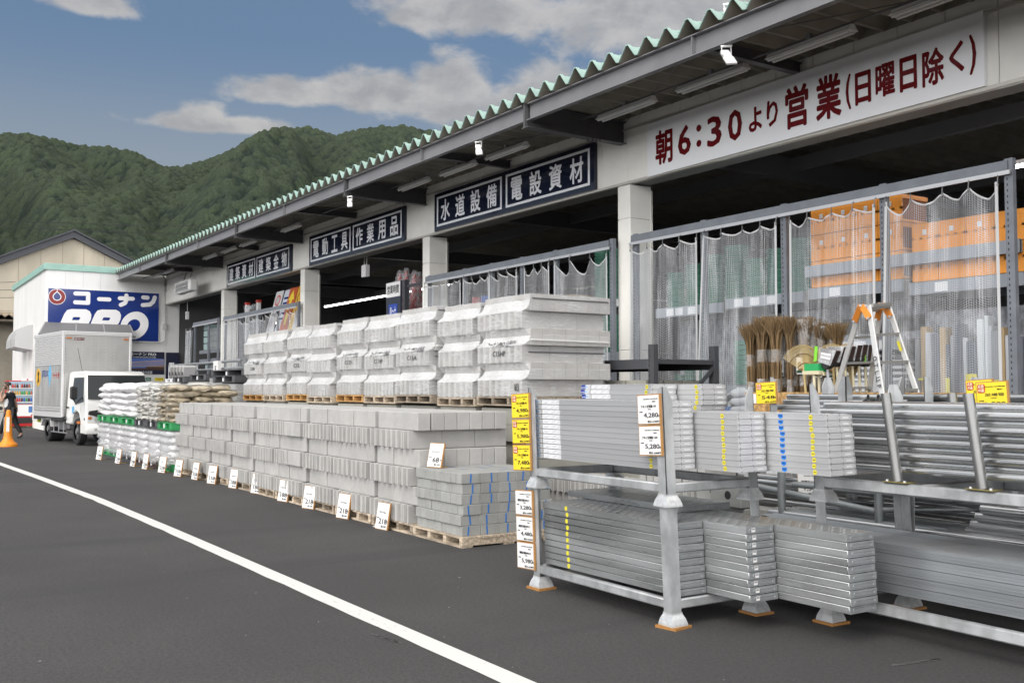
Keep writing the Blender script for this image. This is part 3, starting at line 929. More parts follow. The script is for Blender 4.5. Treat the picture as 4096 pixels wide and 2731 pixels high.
# ring emblem with a drop
cx_, cy_ = 78, 102; rx, ry = 79 * kx, 75 * ky; c0 = S2(cx_, cy_)
sign_poly('emblem_rim', [ell(*c0, rx, ry)], M_sgw, .001)
sign_poly('emblem_ring', [ell(*c0, rx * .93, ry * .93)], M_sgr, .002)
drop = lambda k: [(c0[0] + k * rx * math.sin(a_) * (1 if abs(a_) > .6 else .8), c0[1] - k * ry * math.cos(a_)) for a_ in [i * .2 for i in range(-12, 13)]] + [(c0[0] + .05 * rx, c0[1] + ry * k * 1.35), (c0[0] - .05 * rx, c0[1] + ry * k * 1.35)]
sign_poly('emblem_drop', [drop(.50)], M_sgw, .003)
sign_poly('emblem_slot', [[(c0[0] - .03 * rx, c0[1] + ry * .5), (c0[0] + .03 * rx, c0[1] + ry * .5), (c0[0] + .04 * rx, c0[1] + ry * .95), (c0[0] - .04 * rx, c0[1] + ry * .95)]], M_sgw, .0035)
sign_poly('emblem_core', [drop(.40)], M_blue, .004)


def bez(pts, n=8):
    """smooth a closed outline through its corner points (quadratic)"""
    out = []
    N = len(pts)
    for i in range(N):
        p0, p1, p2 = Vector(pts[i - 1]), Vector(pts[i]), Vector(pts[(i + 1) % N])
        a_, c_ = (p0 + p1) / 2, (p1 + p2) / 2
        for k in range(n):
            s_ = k / n
            out.append(tuple(a_ * (1 - s_) ** 2 + p1 * 2 * s_ * (1 - s_) + c_ * s_ * s_))
    return out


def pr_letter(x0, leg):
    # slanted P / R, top at y 215, foot at y 500
    O = [(x0 - 60, 500), (x0 + 35, 262), (x0 + 60, 226), (x0 + 100, 216), (x0 + 235, 217), (x0 + 268, 235), (x0 + 283, 268), (x0 + 280, 310), (x0 + 262, 350), (x0 + 225, 385), (x0 + 185, 398)]
    if leg: O += [(x0 + 190, 410), (x0 + 225, 500), (x0 + 120, 500), (x0 + 90, 402), (x0 + 70, 402), (x0 + 32, 500)]
    else: O += [(x0 + 70, 402), (x0 + 32, 500)]
    Hh = [(x0 + 118, 292), (x0 + 172, 292), (x0 + 182, 300), (x0 + 172, 320), (x0 + 160, 322), (x0 + 104, 322)]
    return [[S2(*p) for p in O], [S2(*p) for p in Hh]]
sign_poly('letter_outline', pr_letter(112, False), M_sgw, .002)
sign_poly('letter_outline', pr_letter(392, True), M_sgw, .002)
O = [(S2(808, 368)[0] + 135 * kx * math.cos(a_) * 1.0 + 20 * kx * math.sin(a_), S2(808, 368)[1] + 137 * ky * math.sin(a_)) for a_ in [2 * math.pi * k / 48 for k in range(48)]]
I = [(S2(800, 367)[0] + 62 * kx * math.cos(a_) + 12 * kx * math.sin(a_), S2(800, 367)[1] + 60 * ky * math.sin(a_)) for a_ in [2 * math.pi * k / 40 for k in range(40)]]
sign_poly('letter_outline', [O, I], M_sgw, .002)

# smaller poster below it
t = thing('wall_poster', 'navy poster with photo of timber house frames and white lettering beside the truck', 'poster', (-40.26, 9.1, 2.0))
yl, yr, z_b, z_t = 7.9, 9.78, 2.09, 2.96
b = MB(); b.box(XS, yl, z_b, XS + .03, yr, z_t); b.build('panel', mat('poster navy', (.018, .02, .045), .3), t)
b = MB(); b.quad((XS + .032, yl, 2.28), (XS + .032, yr, 2.28), (XS + .032, yr, 2.70), (XS + .032, yl, 2.70)); b.build('photo_sky', mat('poster sky', (.08, .17, .5), .4), t, fixn=False)
b = MB(); rr = random.Random(5); Xp = XS + .034
b.quad((Xp, yl, 2.26), (Xp, yr, 2.26), (Xp, yr, 2.34), (Xp, yl, 2.31), 1)
b.quad((Xp + .001, 9.1, 2.28), (Xp + .001, yr, 2.28), (Xp + .001, yr, 2.44), (Xp + .001, 9.1, 2.38), 1)
for k in range(46):
    y = yl + (yr - yl) * k / 46; tp = 2.50 + .15 * (y - yl) / (yr - yl) + .02 * rr.random()
    b.quad((Xp + .002, y, 2.38 + .02 * rr.random()), (Xp + .002, y + .014, 2.38), (Xp + .002, y + .014, tp), (Xp + .002, y, tp))
for z0, z1 in ((2.37, 2.40), (2.50, 2.64)):
    b.quad((Xp + .003, yl, z0), (Xp + .003, yr, z0 + (.02 if z0 < 2.4 else .13)), (Xp + .003, yr, z0 + .02 + (.02 if z0 < 2.4 else .13)), (Xp + .003, yl, z0 + .02))
b.build('photo_frames', [mat('timber print', (.52, .37, .25), .5), mat('deck print', (.07, .035, .02), .5)], t, fixn=False)
add_text('コーナン PRO', (XS + .032, 8.98, 2.865), .2, M_sgw, t, right=(0, 1, 0), bold=.012, fit=.98, fith=.12)
b = MB(); b.prism(ell(8.36, 2.865, .085, .075, 20), XS + .031, XS + .033, lambda u, v, d: (d, u, v)); b.build('emblem', M_red, t)
add_text('THE SHOP WHERE BUILDERS GATHER', (XS + .032, 8.86, 2.745), .06, M_sgw, t, right=(0, 1, 0), bold=.002, fit=1.2)
add_text('建築職人さん全力応援', (XS + .032, 8.86, 2.16), .12, M_sgw, t, right=(0, 1, 0), bold=.006, fit=.95)
# strip of small maker plates below
t = thing('maker_board', 'white board with small coloured maker plates under the timber poster', 'sign', (-40.26, 9.0, 1.6))
b = MB(); b.box(XS, 7.9, 1.5, XS + .03, 9.95, 2.04); b.build('panel', M_wallp, t)
for y, c, tx in ((8.60, (.5, .02, .02), 'MAX'), (9.12, (.01, .15, .07), 'HiKOKI'), (9.60, (.75, .6, .02), 'TJM')):
    b = MB(); b.box(XS + .03, y - .17, 1.83, XS + .034, y + .17, 1.96); b.build('plate', mat('plate ' + tx, c, .4), t)
    add_text(tx, (XS + .035, y, 1.895), .1, M_sgw if tx != 'TJM' else M_black, t, right=(0, 1, 0), bold=.004, fit=.26)
t = thing('side_banner', 'narrow dark navy upright banner at the corner of the first bay', 'banner', (-40.2, 10.1, 2.0))
b = MB(); b.box(-40.25, 9.84, 1.7, -40.2, 10.34, 2.95); b.build('panel', MATS['poster navy'], t)
b = MB(); b.quad((-40.198, 9.95, 2.3), (-40.198, 10.15, 2.3), (-40.198, 10.15, 2.55), (-40.198, 9.95, 2.55)); b.build('print', M_sgw, t, fixn=False)
# ------------------------------------------------------------------ concrete blocks on pallets along the lot
def concrete(name, c, speck=.35, bump=.35):
    m = bpy.data.materials.new(name); m.use_nodes = True
    g = NT(m.node_tree); p = g.n['Principled BSDF']
    pos = g.new('ShaderNodeNewGeometry').outputs['Position']; oi = g.new('ShaderNodeObjectInfo')
    n = g.noise(pos, 5, 4, .6); fine = g.noise(pos, 140, 3, .65); pore = g.noise(pos, 260, 2, .5)
    k = g.step(oi.outputs['Random'], 0, 1, .93, 1.05)
    col = g.mix(g.step(n, .3, .7), tuple(v * .93 for v in c), tuple(v * 1.06 for v in c))
    col = g.mix(1.0, col, g.comb(k, k, k), 'MULTIPLY')
    col = g.mix(g.m('MULTIPLY', g.step(pore, .60, .72), speck), col, tuple(v * .35 for v in c))
    col = g.mix(g.m('MULTIPLY', g.step(fine, .56, .72), speck * .6), col, tuple(min(1, v * 1.35) for v in c))
    g.l.new(col, p.inputs['Base Color']); p.inputs['Roughness'].default_value = .9; p.inputs['Specular IOR Level'].default_value = .25
    b = g.new('ShaderNodeBump'); b.inputs['Strength'].default_value = bump; b.inputs['Distance'].default_value = .004
    g.l.new(fine, b.inputs['Height']); g.l.new(b.outputs[0], p.inputs['Normal'])
    return m


M_conc = concrete('concrete block grey', (.42, .415, .405))
M_brick = concrete('cement brick grey', (.33, .335, .325), .6, .6)
M_concd = concrete('old block grey', (.33, .325, .29))
LH = .193       # course height


def plain_block(w, d, h, name, m, bev=.006):
    b = MB(); b.box(-w / 2, -d / 2, 0, w / 2, d / 2, h); return b.mesh(name, m, bevel=bev)


def end_block(w, d, h, name, m):
    """block seen from its hollowed end: two shells with a channel between, and the same behind"""
    e = w * .17; c = .065
    pr = [(-w / 2, -d / 2), (-w / 2 + e, -d / 2), (-w / 2 + e + .012, -d / 2 + c), (w / 2 - e - .012, -d / 2 + c), (w / 2 - e, -d / 2), (w / 2, -d / 2),
          (w / 2, d / 2), (w / 2 - e, d / 2), (w / 2 - e - .012, d / 2 - c), (-w / 2 + e + .012, d / 2 - c), (-w / 2 + e, d / 2), (-w / 2, d / 2)]
    b = MB(); b.prism(pr, 0, h, lambda u, v, q: (u, v, q)); return b.mesh(name, m, bevel=.004)


def pallet_thing(name, label, x0, x1, y0, y1, z0, h=.115, group=None, m=None, holes=3):
    t = thing(name, label, 'pallet', ((x0 + x1) / 2, (y0 + y1) / 2, z0), group)
    b = MB(); n = 7; rr = random.Random(label)
    for k in range(n):
        ya = y0 + (y1 - y0) * k / n
        b.box(x0 - .01 * rr.random(), ya + .008, z0 + h - .018, x1 + .01 * rr.random(), ya + (y1 - y0) / n - .008 * rr.random(), z0 + h)
    b.build('deck_board', m or M_wood, t)
    b = MB()
    for k in range(4):
        xa = x0 + (x1 - x0 - .06) * k / 3; b.box(xa, y0 + .004, z0 + .018, xa + .06, y1 - .004, z0 + h - .018)
    b.build('stringer', m or M_wood, t)
    b = MB()
    for k in range(3):
        ya = y0 + (y1 - y0 - .12) * k / 2; b.box(x0, ya, z0, x1, ya + .12, z0 + .018)
    b.build('bottom_board', m or M_wood, t)
    return t


starts = [-18.78, -17.69, -16.60, -15.50, -14.41, -13.38, -12.31, -11.29, -10.25]
SN = ['next to the brick pallet', 'second from the bricks', 'third from the bricks', 'fourth from the bricks', 'fifth from the bricks', 'sixth from the bricks',
      'seventh from the bricks', 'eighth from the bricks', 'beside the bag pallets']
blocks = []     # kind, x, y, z, words, visible
meshes = {}


def bm_(kind, w, d):
    k = (kind, round(w, 3), round(d, 3))
    if k not in meshes:
        meshes[k] = end_block(w - .004, d - .003, LH - .003, 'concrete_block', M_conc) if kind == 'end' else plain_block(w - .006, d - .005, LH - .004, 'concrete_block', M_conc)
    return meshes[k]


LAY = ['top', 'second', 'third', 'fourth', 'fifth', 'bottom']
rr = random.Random(21)
for si, X0 in enumerate(starts):
    sn = SN[8 - si]; last = si == 8
    pw = (starts[si + 1] - X0) if not last else 1.02
    pallet_thing('wooden_pallet', 'low wooden pallet under the concrete block stack ' + sn, X0 + .015, X0 + pw - .02, 4.76, 5.92, 0, .105, 'pallets under the block stacks')
    n_end = (10, 10, 10, 10, 8, 8, 8, 7, 7)[si] if not last else 7
    Wb = 1.0 - (.02 if not last else 0); tk = .94 / n_end
    for L in range(6):          # 0 = top course
        z = .105 + (5 - L) * LH + .0
        if L % 2 == 0:          # long faces to the front; the even stacks touch their left neighbour, a dark gap is left after each pair
            cols = [.395, .20, .385] if si % 2 == 0 else [.39, .39, .20]
            if si == 5 and L in (2, 4): cols = [.39, .39, .2]
            xx = X0 + (.035 if si % 2 else .055)
            for ci, w in enumerate(cols):
                for r in range(7):
                    d = 1.09 / 7
                    vis = (r == 0) or L == 0 or (last and ci == 2)
                    if vis:
                        jit = rr.uniform(-.010, .010)
                        blocks.append(('plain', w, d, xx + w / 2, 4.81 + d * (r + .5) + (jit if r == 0 else 0), z,
                                       'in %s course, %s row back, %s column, stack %s' % (LAY[L], ORD[r + 1], ORD[ci + 1], sn), r == 0 or L == 0))
                xx += w
        else:
            for k in range(n_end):
                for r in range(3):
                    d = .405
                    vis = (r == 0) or (last and k == n_end - 1)
                    if vis:
                        corner = (si == 5 and L in (1, 3)) and k >= n_end // 2 - 1
                        blocks.append(('plain' if corner else 'end', tk, d, X0 - .02 + tk * (k + .5), 4.745 + d * (r + .5) + rr.uniform(-.008, .008) + (.02 if corner else 0), z,
                                       'end on, %s from left, %s course%s, stack %s' % (ORD[k + 1], LAY[L], '' if r == 0 else ', %s back' % ORD[r + 1], sn), True))
blocks.sort(key=lambda q: (q[3] ** 2 + q[4] ** 2))
far = MB()
for i, (kind, w, d, x, y, z, words, vis) in enumerate(blocks):
    me = bm_(kind, w, d)
    if i < 296:
        o = link('concrete_block', me); o.location = (x, y, z)
        o.rotation_euler.z = rr.uniform(-.006, .006)
        tag(o, 'block ' + words, 'concrete block', 'concrete blocks in the stacks along the lot')
    else:
        i0 = len(far.v); far.v += [(v.co.x + x, v.co.y + y, v.co.z + z) for v in me.vertices]
        for p in me.polygons: far.f.append(tuple(i0 + k for k in p.vertices)); far.m.append(0)
# the hidden middles of the stacks, and the blocks past the nearest ones
for X0 in starts:
    for L in range(6):
        z = .105 + (5 - L) * LH
        if L % 2: far.box(X0 + .05, 5.17, z, X0 + .84, 5.94, z + LH - .012)
        elif L: far.box(X0 + .08, 5.0, z, X0 + .62, 5.88, z + LH - .012)
tag(far.build('concrete_blocks', M_conc, fixn=False), 'grey concrete blocks filling the farther stacks along the lot', 'concrete block', kind='stuff')

# second group of ribbed blocks standing behind the plank rack
k = 0
for X0, y0, n, rows in ((-9.15, 6.25, 16, 3), (-7.50, 6.28, 9, 4)):
    for L in range(rows):
        for j in range(n):
            if L % 2 == 0 or True:
                z = L * LH + .02
                o = link('concrete_block', bm_('end' if L % 2 == 0 else 'plain', .095 if L % 2 == 0 else .095, .405)); o.location = (X0 + .1 * (j + .5), y0 + .2 + (.05 if L % 2 else 0) + rr.uniform(-.01, .01), z)
                tag(o, 'grey block behind the plank racks, %s from left, %s course up, %s pile' % (ORD[j + 1], ORD[L + 1], 'left' if n == 16 else 'right'), 'concrete block', 'ribbed blocks behind the plank racks')
# holed blocks resting on more blocks behind the first rack
def holed(w, d, h, name):
    me = plain_block(w, d, h, name, M_brick, .008); return me
hb = holed(.36, .19, .19, 'holed_block')
def holed_block(c, label):
    t = thing('holed_block', label, 'concrete block', c, 'holed blocks behind the racks')
    o = link('block', hb, t)
    b = MB(); b.path([(c[0] + .05 - .02, c[1] - .0965, c[2] + .10), (c[0] + .05 - .02, c[1] - .094, c[2] + .10)], .036, 16); b.build('hole', M_dark, t)
    return t
def loose(c, label, w=.45, d=.30, h=.15):
    o = link('concrete_slab_block', plain_block(w, d, h, 'concrete_slab_block', M_brick, .008)); o.location = c
    return tag(o, label, 'concrete block', 'flat blocks behind the racks')
holed_block((-6.42, 6.32, .515), 'holed concrete block behind the rack, left one of the two on top')
holed_block((-6.10, 6.18, .515), 'holed concrete block behind the rack, right one of the two on top')
loose((-6.62, 6.30, .36), 'flat concrete block behind the rack carrying the left holed block')
loose((-6.14, 6.28, .36), 'flat concrete block behind the rack carrying the right holed block')
loose((-5.67, 6.42, .36), 'flat concrete block behind the rack beside the pipe rack')
t = loose((-6.15, 6.35, .0), 'long low concrete plinth under the flat blocks behind the rack', 1.45, .5, .355)

# ------------------------------------------------------------------ cement bricks on the front pallet
pallet_thing('wooden_pallet', 'pale wooden pallet under the blue taped cement bricks', -9.24, -8.22, 4.76, 5.82, 0, .10, 'pallets under the block stacks')
bk = plain_block(.099, .208, .098, 'cement_brick', M_brick, .004)
bk2 = plain_block(.208, .099, .098, 'cement_brick', M_brick, .004)
M_tape = mat('blue tape', (.02, .17, .55), .5)
for L in range(6):
    z = .10 + (5 - L) * .0995
    for i in range(9):
        for j in range(5):
            if not (j == 0 or L == 0 or i == 8): continue
            x = -9.205 + .1035 * (i + .5) + rr.uniform(-.003, .003); y = 4.775 + .2095 * (j + .5) + (rr.uniform(-.005, .005) if j == 0 else 0) + (.02 if L % 2 else 0)
            o = link('cement_brick', bk); o.location = (x + (rr.uniform(-.006, .006) if i == 8 else 0), y, z); o.rotation_euler.z = rr.uniform(-.012, .012)
            tag(o, 'cement brick, %s row from top, %s from left, %s back, on the front pallet' % (ORD[L + 1], ORD[i + 1], ORD[j + 1]), 'brick', 'cement bricks on the front pallet')
            if i == 8 and j < 5:
                b = MB(); X = o.location.x + .0502; yy = y + rr.uniform(-.05, .05); lean = rr.uniform(-.012, .012)
                b.poly([(X + .001, yy - .008, z + .004), (X + .001, yy + .008, z + .004), (X + .001, yy + .008 + lean, z + .094), (X + .001, yy - .008 + lean, z + .094)])
                q = b.mesh('tape', M_tape, org=(o.location.x, y, z), fixn=False); s_ = link('tape', q, o); s_.rotation_euler.z = -o.rotation_euler.z * 0
            if L == 0 and j in (1, 2, 3) and rr.random() < .55:
                b = MB(); yy = y + rr.uniform(-.04, .04); Z = z + .0995
                b.poly([(x - .048, yy - .006, Z), (x + .048, yy - .006 + .01, Z), (x + .048, yy + .016, Z), (x - .048, yy + .006, Z)])
                link('tape', b.mesh('tape', M_tape, org=(x, y, z), fixn=False), o)
b = MB(); b.box(-9.15, 4.95, .10, -8.35, 5.80, .59); tag(b.build('cement_bricks', M_brick), 'cement bricks packed inside the front pallet behind the outer ones', 'brick', kind='stuff')
# torn scrap of film by the pallet foot
M_film = film_mat('stretch film', .10, streak=.30, scale=(3, 3, 26))
b = MB(); rs_ = random.Random(2)
b.grid(9, 7, lambda u, v: (-10.05 + .22 * u + .02 * rs_.random(), 4.66 + .12 * v + .02 * rs_.random(), .006 + .07 * math.sin(u * 3.1) * math.sin(v * 3.1) * rs_.random()))
tag(b.build('film_scrap', mat('film white', (.62, .62, .60), .35), smooth='all'), 'crumpled scrap of clear film on the tarmac by the pallets', 'litter')

# ------------------------------------------------------------------ shrink wrapped block pallets on the second tier
M_wrap = film_mat('block wrap', .13, col=(.88, .89, .90), streak=.55, scale=(.8, .8, 30), rough=.16)
M_wrapw = film_mat('bridging wrap', .56, col=(.86, .87, .88), streak=.22, scale=(2, 2, 10), rough=.14)  # whiter film for the slopes, their bright sky highlights put into the colour
M_strap = mat('strap', (.10, .10, .11), .4)
ws = [-19.82, -18.60, -17.46, -16.33, -15.17, -14.06, -12.90, -11.74, -10.68]
we = ws[1:] + [-9.52]
YW, ZW = 6.36, 1.285
M_woodo = mat('new pallet wood', (.50, .28, .10), .7, var=.4, vscale=5, stretch=(1, 6, 8), coord='World')
for i, (xa, xb) in enumerate(zip(ws, we)):
    lab = 'shrink wrapped grey block pallet in the upper row, %s from the left end' % ORD[i + 1]
    t = thing('wrapped_block_pallet', lab, 'block pallet', ((xa + xb) / 2, YW + .6, ZW), 'wrapped block pallets on the upper row')
    g_ = .05 if i != 1 else .01; YW = 6.36 + (.0, .0, .03, -.02, .03, .01, -.03, .02, 0)[i]; ZW = 1.285 + (.0, .0, .02, -.01, .02, .01, .03, .0, .02)[i]
    x0, x1 = xa + g_, xb - .02
    pm = M_woodo if i in (0, 2, 4) else M_wood
    b = MB()
    for k in range(4): b.box(x0 + (x1 - x0 - .05) * k / 3, YW + .0, ZW + .018, x0 + (x1 - x0 - .05) * k / 3 + .05, YW + 1.2, ZW + .09)
    for k in range(3): b.box(x0, YW + .54 * k, ZW, x1, YW + .54 * k + .12, ZW + .018)
    for k in range(6): b.box(x0, YW + .2 * k, ZW + .09, x1, YW + .2 * k + .18, ZW + .108)
    b.build('pallet', pm, t)
    z0 = ZW + .11; h = .2
    outs = []
    ribs = {0: 9, 1: 9, 2: 8, 3: 8, 4: 8, 5: 8, 6: 7, 7: 6, 8: 7}[i]
    for L in range(6):
        z = z0 + (5 - L) * h; b = MB()
        if L % 2 == 0:
            a_, c_ = x0 + .075, x1 - .01
            cols = 3
            for q in range(cols):
                w_ = (c_ - a_) / cols
                for r in range(7): 
                    if r in (0, 6) or q in (0, cols - 1) or L == 0: b.box(a_ + w_ * q + .0015, YW + .08 + .168 * r, z, a_ + w_ * (q + 1) - .0015, YW + .08 + .168 * (r + 1) - .003, z + h - .005)
            outs.append((a_, YW + .08, c_, z))
        else:
            a_, c_ = x0 + .02, x1 - .09
            for q in range(ribs):
                w_ = (c_ - a_) / ribs
                xm = a_ + w_ * (q + .5); w2 = w_ - .003; e = w2 * .17; cdp = .06
                for r in range(3):
                    ya = YW + .01 + .40 * r; yb = ya + .395
                    if r == 0:
                        b.prism([(xm - w2 / 2, ya), (xm - w2 / 2 + e, ya), (xm - w2 / 2 + e + .01, ya + cdp), (xm + w2 / 2 - e - .01, ya + cdp), (xm + w2 / 2 - e, ya), (xm + w2 / 2, ya), (xm + w2 / 2, yb), (xm - w2 / 2, yb)], z, z + h - .005, lambda u, v, d: (u, v, d))
                    elif q in (0, ribs - 1): b.box(xm - w2 / 2, ya, z, xm + w2 / 2, yb, z + h - .005)
            outs.append((a_, YW + .01, c_, z))
        b.build('block_course', M_conc, t)
    # film: follows the courses, bridging the set-back ones in a taut slope
    prof = []; yb = YW + 1.22
    for L, (a_, y_, c_, z) in enumerate(outs):
        if L % 2 == 0:
            if L == 0: prof.append((z + h + .004, a_, y_, c_, 0))
            prof.append((z + h * (.55 if L else .66), a_ - .006, y_ - .006, c_ + .006, 0))
            prof.append((z + h * .26, a_ - .006 - (a_ - outs[L + 1][0]) * .34, y_ - .004 - (y_ - outs[L + 1][1]) * .34, c_ + .005, 1))
            prof.append((z + .012, outs[L + 1][0] - .008, outs[L + 1][1] - .005, c_ + .004, 1))
        else:
            prof.append((z + h - .004, a_ - .008, y_ - .008, max(c_ + .008, c_), 1)); prof.append((z + .01, a_ - .008, y_ - .008, c_ + .008, 0))
            if L < 5: prof.append((z - h * .42, outs[L + 1][0] - .008, outs[L + 1][1] - .012, outs[L + 1][2] + .006, 0))
    b = MB()
    for (za, aa, ya, ca, _), (zb_, ab, yb2, cb, k) in zip(prof, prof[1:]):
        n = 6
        for q in range(n):
            u0, u1 = q / n, (q + 1) / n
            sg = lambda u: .010 * math.sin(u * 9 + za * 7 + i)
            b.quad((aa + (ca - aa) * u0, ya + sg(u0), za), (ab + (cb - ab) * u0, yb2 + sg(u0), zb_), (ab + (cb - ab) * u1, yb2 + sg(u1), zb_), (aa + (ca - aa) * u1, ya + sg(u1), za), k)
        b.quad((aa, ya, za), (aa, yb, za), (ab, yb, zb_), (ab, yb2, zb_), k)
        b.quad((ca, ya, za), (cb, yb2, zb_), (cb, yb, zb_), (ca, yb, za), 0)
    z, a_, y_, c_, _ = prof[0]; b.quad((a_, y_, z), (c_, y_, z), (c_, yb, z), (a_, yb, z), 0)
    b.build('wrap_film', [M_wrap, M_wrapw], t, fixn=False, smooth=True)
    # strap and dark bands
    b = MB(); zs = z0 + 3.42 * h; o_ = outs[2]
    pts = [(x1 + .004, yb, zs - .03), (x1 + .006, YW + .085, zs - .02), (o_[0], YW + .08, zs - .045), (x0 - .0, YW + .10, zs - .045)]
    for p_, q_ in zip(pts, pts[1:]): b.bar(p_, q_, .012, .016)
    b.build('tie_band', mat('white band', (.75, .75, .74), .4), t)
    for zs, o_ in ((z0 + 5.72 * h, outs[0]), (z0 + 2.6 * h, outs[3])):
        b = MB(); b.bar((o_[2] + .009, YW + .1, zs), (o_[2] + .009, yb, zs), .006, .014); b.build('strap', M_strap, t)
    if i in (0, 2, 4, 5, 6, 8):
        zz = z0 + 3.12 * h; xm = (x0 + x1) / 2
        add_text('コーナンPRO 山形店', (xm, YW + .012, zz), .09, M_black, t, up=(0, .45, 1), bold=.004, fit=(x1 - x0) * .58, name='handwriting')
        add_text({0: 'C10A', 2: 'C12', 4: 'C12H', 5: 'C12HP', 6: 'C15A', 8: 'C15HP'}[i], (xm - .02, YW - .006, z0 + 2.55 * h), .09, M_black, t, bold=.006, fit=.28, name='handwriting')
    if i == 8: add_text('8/3', (x1 - .18, YW - .006, z0 + .55 * h), .12, M_black, t, bold=.004, fit=.09, name='handwriting')
YW, ZW = 6.36, 1.285
# what the upper row stands on: a first tier of pallets hidden behind the front stacks
for i, (xa, xb) in enumerate(zip(ws, we)):
    b = MB()
    for L in range(6): b.box(xa + .04 + (.05 if L % 2 else 0), YW + .0 + (.05 if L % 2 else 0), .11 + L * .195, xb - .06, YW + 1.2, .11 + L * .195 + .19)
    b.box(xa + .04, YW, 0, xb - .04, YW + 1.2, .105)
    tag(b.build('block_stack', M_concd), 'lower block stack under the %s wrapped pallet from the left' % ORD[i + 1], 'block pallet', 'lower block stacks')

# ------------------------------------------------------------------ price boards
def price_board(name, label, c, w, h, face, lines, tilt=.12, yaw=0.0, foot=True, group=None, seal=False, colr=None, thick=.014):
    """a paper card in a thin wooden frame; c = foot centre of the face, built facing -Y then turned"""
    t = thing(name, label, 'price sign', (0, 0, 0), group)
    b = MB(); b.box(-w / 2, 0, 0, w / 2, thick, h); b.build('frame', M_ply, t)
    b = MB(); e = .007; b.box(-w / 2 + e, -.003, e, w / 2 - e * 1.6, -.0005, h - e); b.build('card', face, t)
    for s_, x, z, size, bold, al, fit in lines:
        add_text(s_, (x * w, -.0045, z * h), size * h, M_black, t, bold=bold * .40, align=al, fit=fit * w if fit else None)
    if seal:
        b = MB(); b.prism(rrect(-w * .44, h * .66, -w * .20, h * .93, .012), -.0045, -.003, lambda u, v, d: (u, d, v)); b.build('seal', M_sgseal, t)
        add_text('広告', (-w * .32, -.006, h * .86), h * .11, M_cream, t, bold=.02, fit=w * .18); add_text('の品', (-w * .32, -.006, h * .74), h * .11, M_cream, t, bold=.02, fit=w * .18)
    if foot:
        b = MB(); b.box(w * .05, thick, 0, w * .05 + .03, .20, .03); b.build('stand', M_stand, t)
    t.rotation_euler = (-tilt, 0, yaw); t.location = c
    return t


M_sgseal = mat('seal red', (.50, .055, .02), .5); M_cream = mat('cream print', (.8, .75, .6), .5); M_stand = mat('stand wood', (.55, .32, .10), .6)


def std_lines(title, code, price, tax):
    return [(title, -.02, .64, .085, .006, 'CENTER', .52 if len(title) > 5 else None), (code, 0, .53, .05, .0, 'CENTER', None), (price, .08, .31, .27, .04, 'CENTER', .20 * len(price) + .04),
            ('円', .40, .30, .09, .01, 'CENTER', None), ('税込 ' + tax + '円', .19, .12, .085, .02, 'CENTER', .40), ('本体価格', -.33, .42, .04, .0, 'CENTER', None)]


boards = [(393, 1838, '花崗土', '298', '327', 'first of the bag pallets'), (468, 1853, '川砂', '298', '327', 'second of the bag pallets'), (528, 1865, '砕石', '198', '217', 'third of the bag pallets'),
          (576, 1876, '砂', '228', '250', 'fourth of the bag pallets'), (644, 1890, '砂 袋', '228', '250', 'last of the bag pallets'),
          (708, 1905, 'ブロック10cm', '158', '173', 'block stack beside the bags'), (776, 1918, 'ブロック10cm', '158', '173', 'second block stack from the bags'), (843, 1934, 'ブロック10cm', '158', '173', 'third block stack from the bags'),
          (928, 1952, 'ブロック12cm', '188', '206', 'fourth block stack from the bags'), (1019, 1973, 'ブロック12cm', '188', '206', 'fifth block stack from the bags'), (1128, 2005, 'ブロック12cm', '188', '206', 'sixth block stack from the bags'),
          (1230, 2034, 'ブロック15cm', '218', '239', 'third block stack left of the bricks'), (1367, 2073, 'ブロック15cm', '218', '239', 'second block stack left of the bricks'), (1523, 2117, 'ブロック15cm', '218', '239', 'block stack next to the bricks')]
for px, py, ti, pr_, tx, w_ in boards:
    p = at(px, py, Z=0)
    big = ti.startswith('ブ')
    price_board('price_board', 'white price board for %s yen leaning at the %s' % (pr_, w_), tuple(p), .25, .29, M_card, std_lines(ti, '', pr_, tx), .16, rr.uniform(.10, .26), True, 'white price boards at the foot of the stacks')
p = at(900 + 1510 * .5527, 1500 + 668 * .5527, Z=.70)
price_board('price_board', 'white price board for 68 yen standing on top of the cement bricks', (p.x, p.y, .70), .22, .255, M_card, std_lines('セメントレンガ', '', '68', '74'), .22, .25, True, 'white price boards at the foot of the stacks')

# ------------------------------------------------------------------ bags of sand and gravel
def bag_mesh(name, L, W_, H, m, seed, sag=.2):
    r2 = random.Random(seed); ph = [r2.uniform(0, 6.28) for _ in range(6)]
    b = MB(); nu, nv = 26, 15

    def f(u, v):
        a_ = 2 * math.pi * u; c = math.pi * (v - .5)
        ct, st = math.cos(a_), math.sin(a_); cp, sp = math.cos(c), math.sin(c)
        sg = lambda q, e: math.copysign(abs(q) ** e, q)
        x = sg(ct, .55) * sg(cp, .42); y = sg(st, .45) * sg(cp, .42); z = sg(sp, .8)
        w = 1 + .04 * math.sin(3 * a_ + ph[0]) + .03 * math.sin(7 * a_ + ph[1])
        zz = z * (1 + .07 * math.sin(4 * x + ph[2]) + .06 * math.sin(5 * y + ph[3])) * (1 - .45 * abs(x) ** 4)
        return (x * L / 2 * (1 + .02 * math.sin(9 * y + ph[4])), y * W_ / 2 * w, zz * H / 2 + .004 * math.sin(6 * x + ph[5]))
    b.grid(nu, nv, f, closed_u=True)
    # crimped hems at both ends
    for sx in (() if m is M_bagw else (-1, 1)):
        b.grid(2, 7, lambda u, v: (sx * (L / 2 * .92 + .045 * u), (v - .5) * W_ * .80, .012 * math.sin(v * 9 + sx) - .016 * u * (1 + math.sin(v * 5 + ph[1]))), 0)
    return b.mesh(name, m, smooth='all', fixn=False)


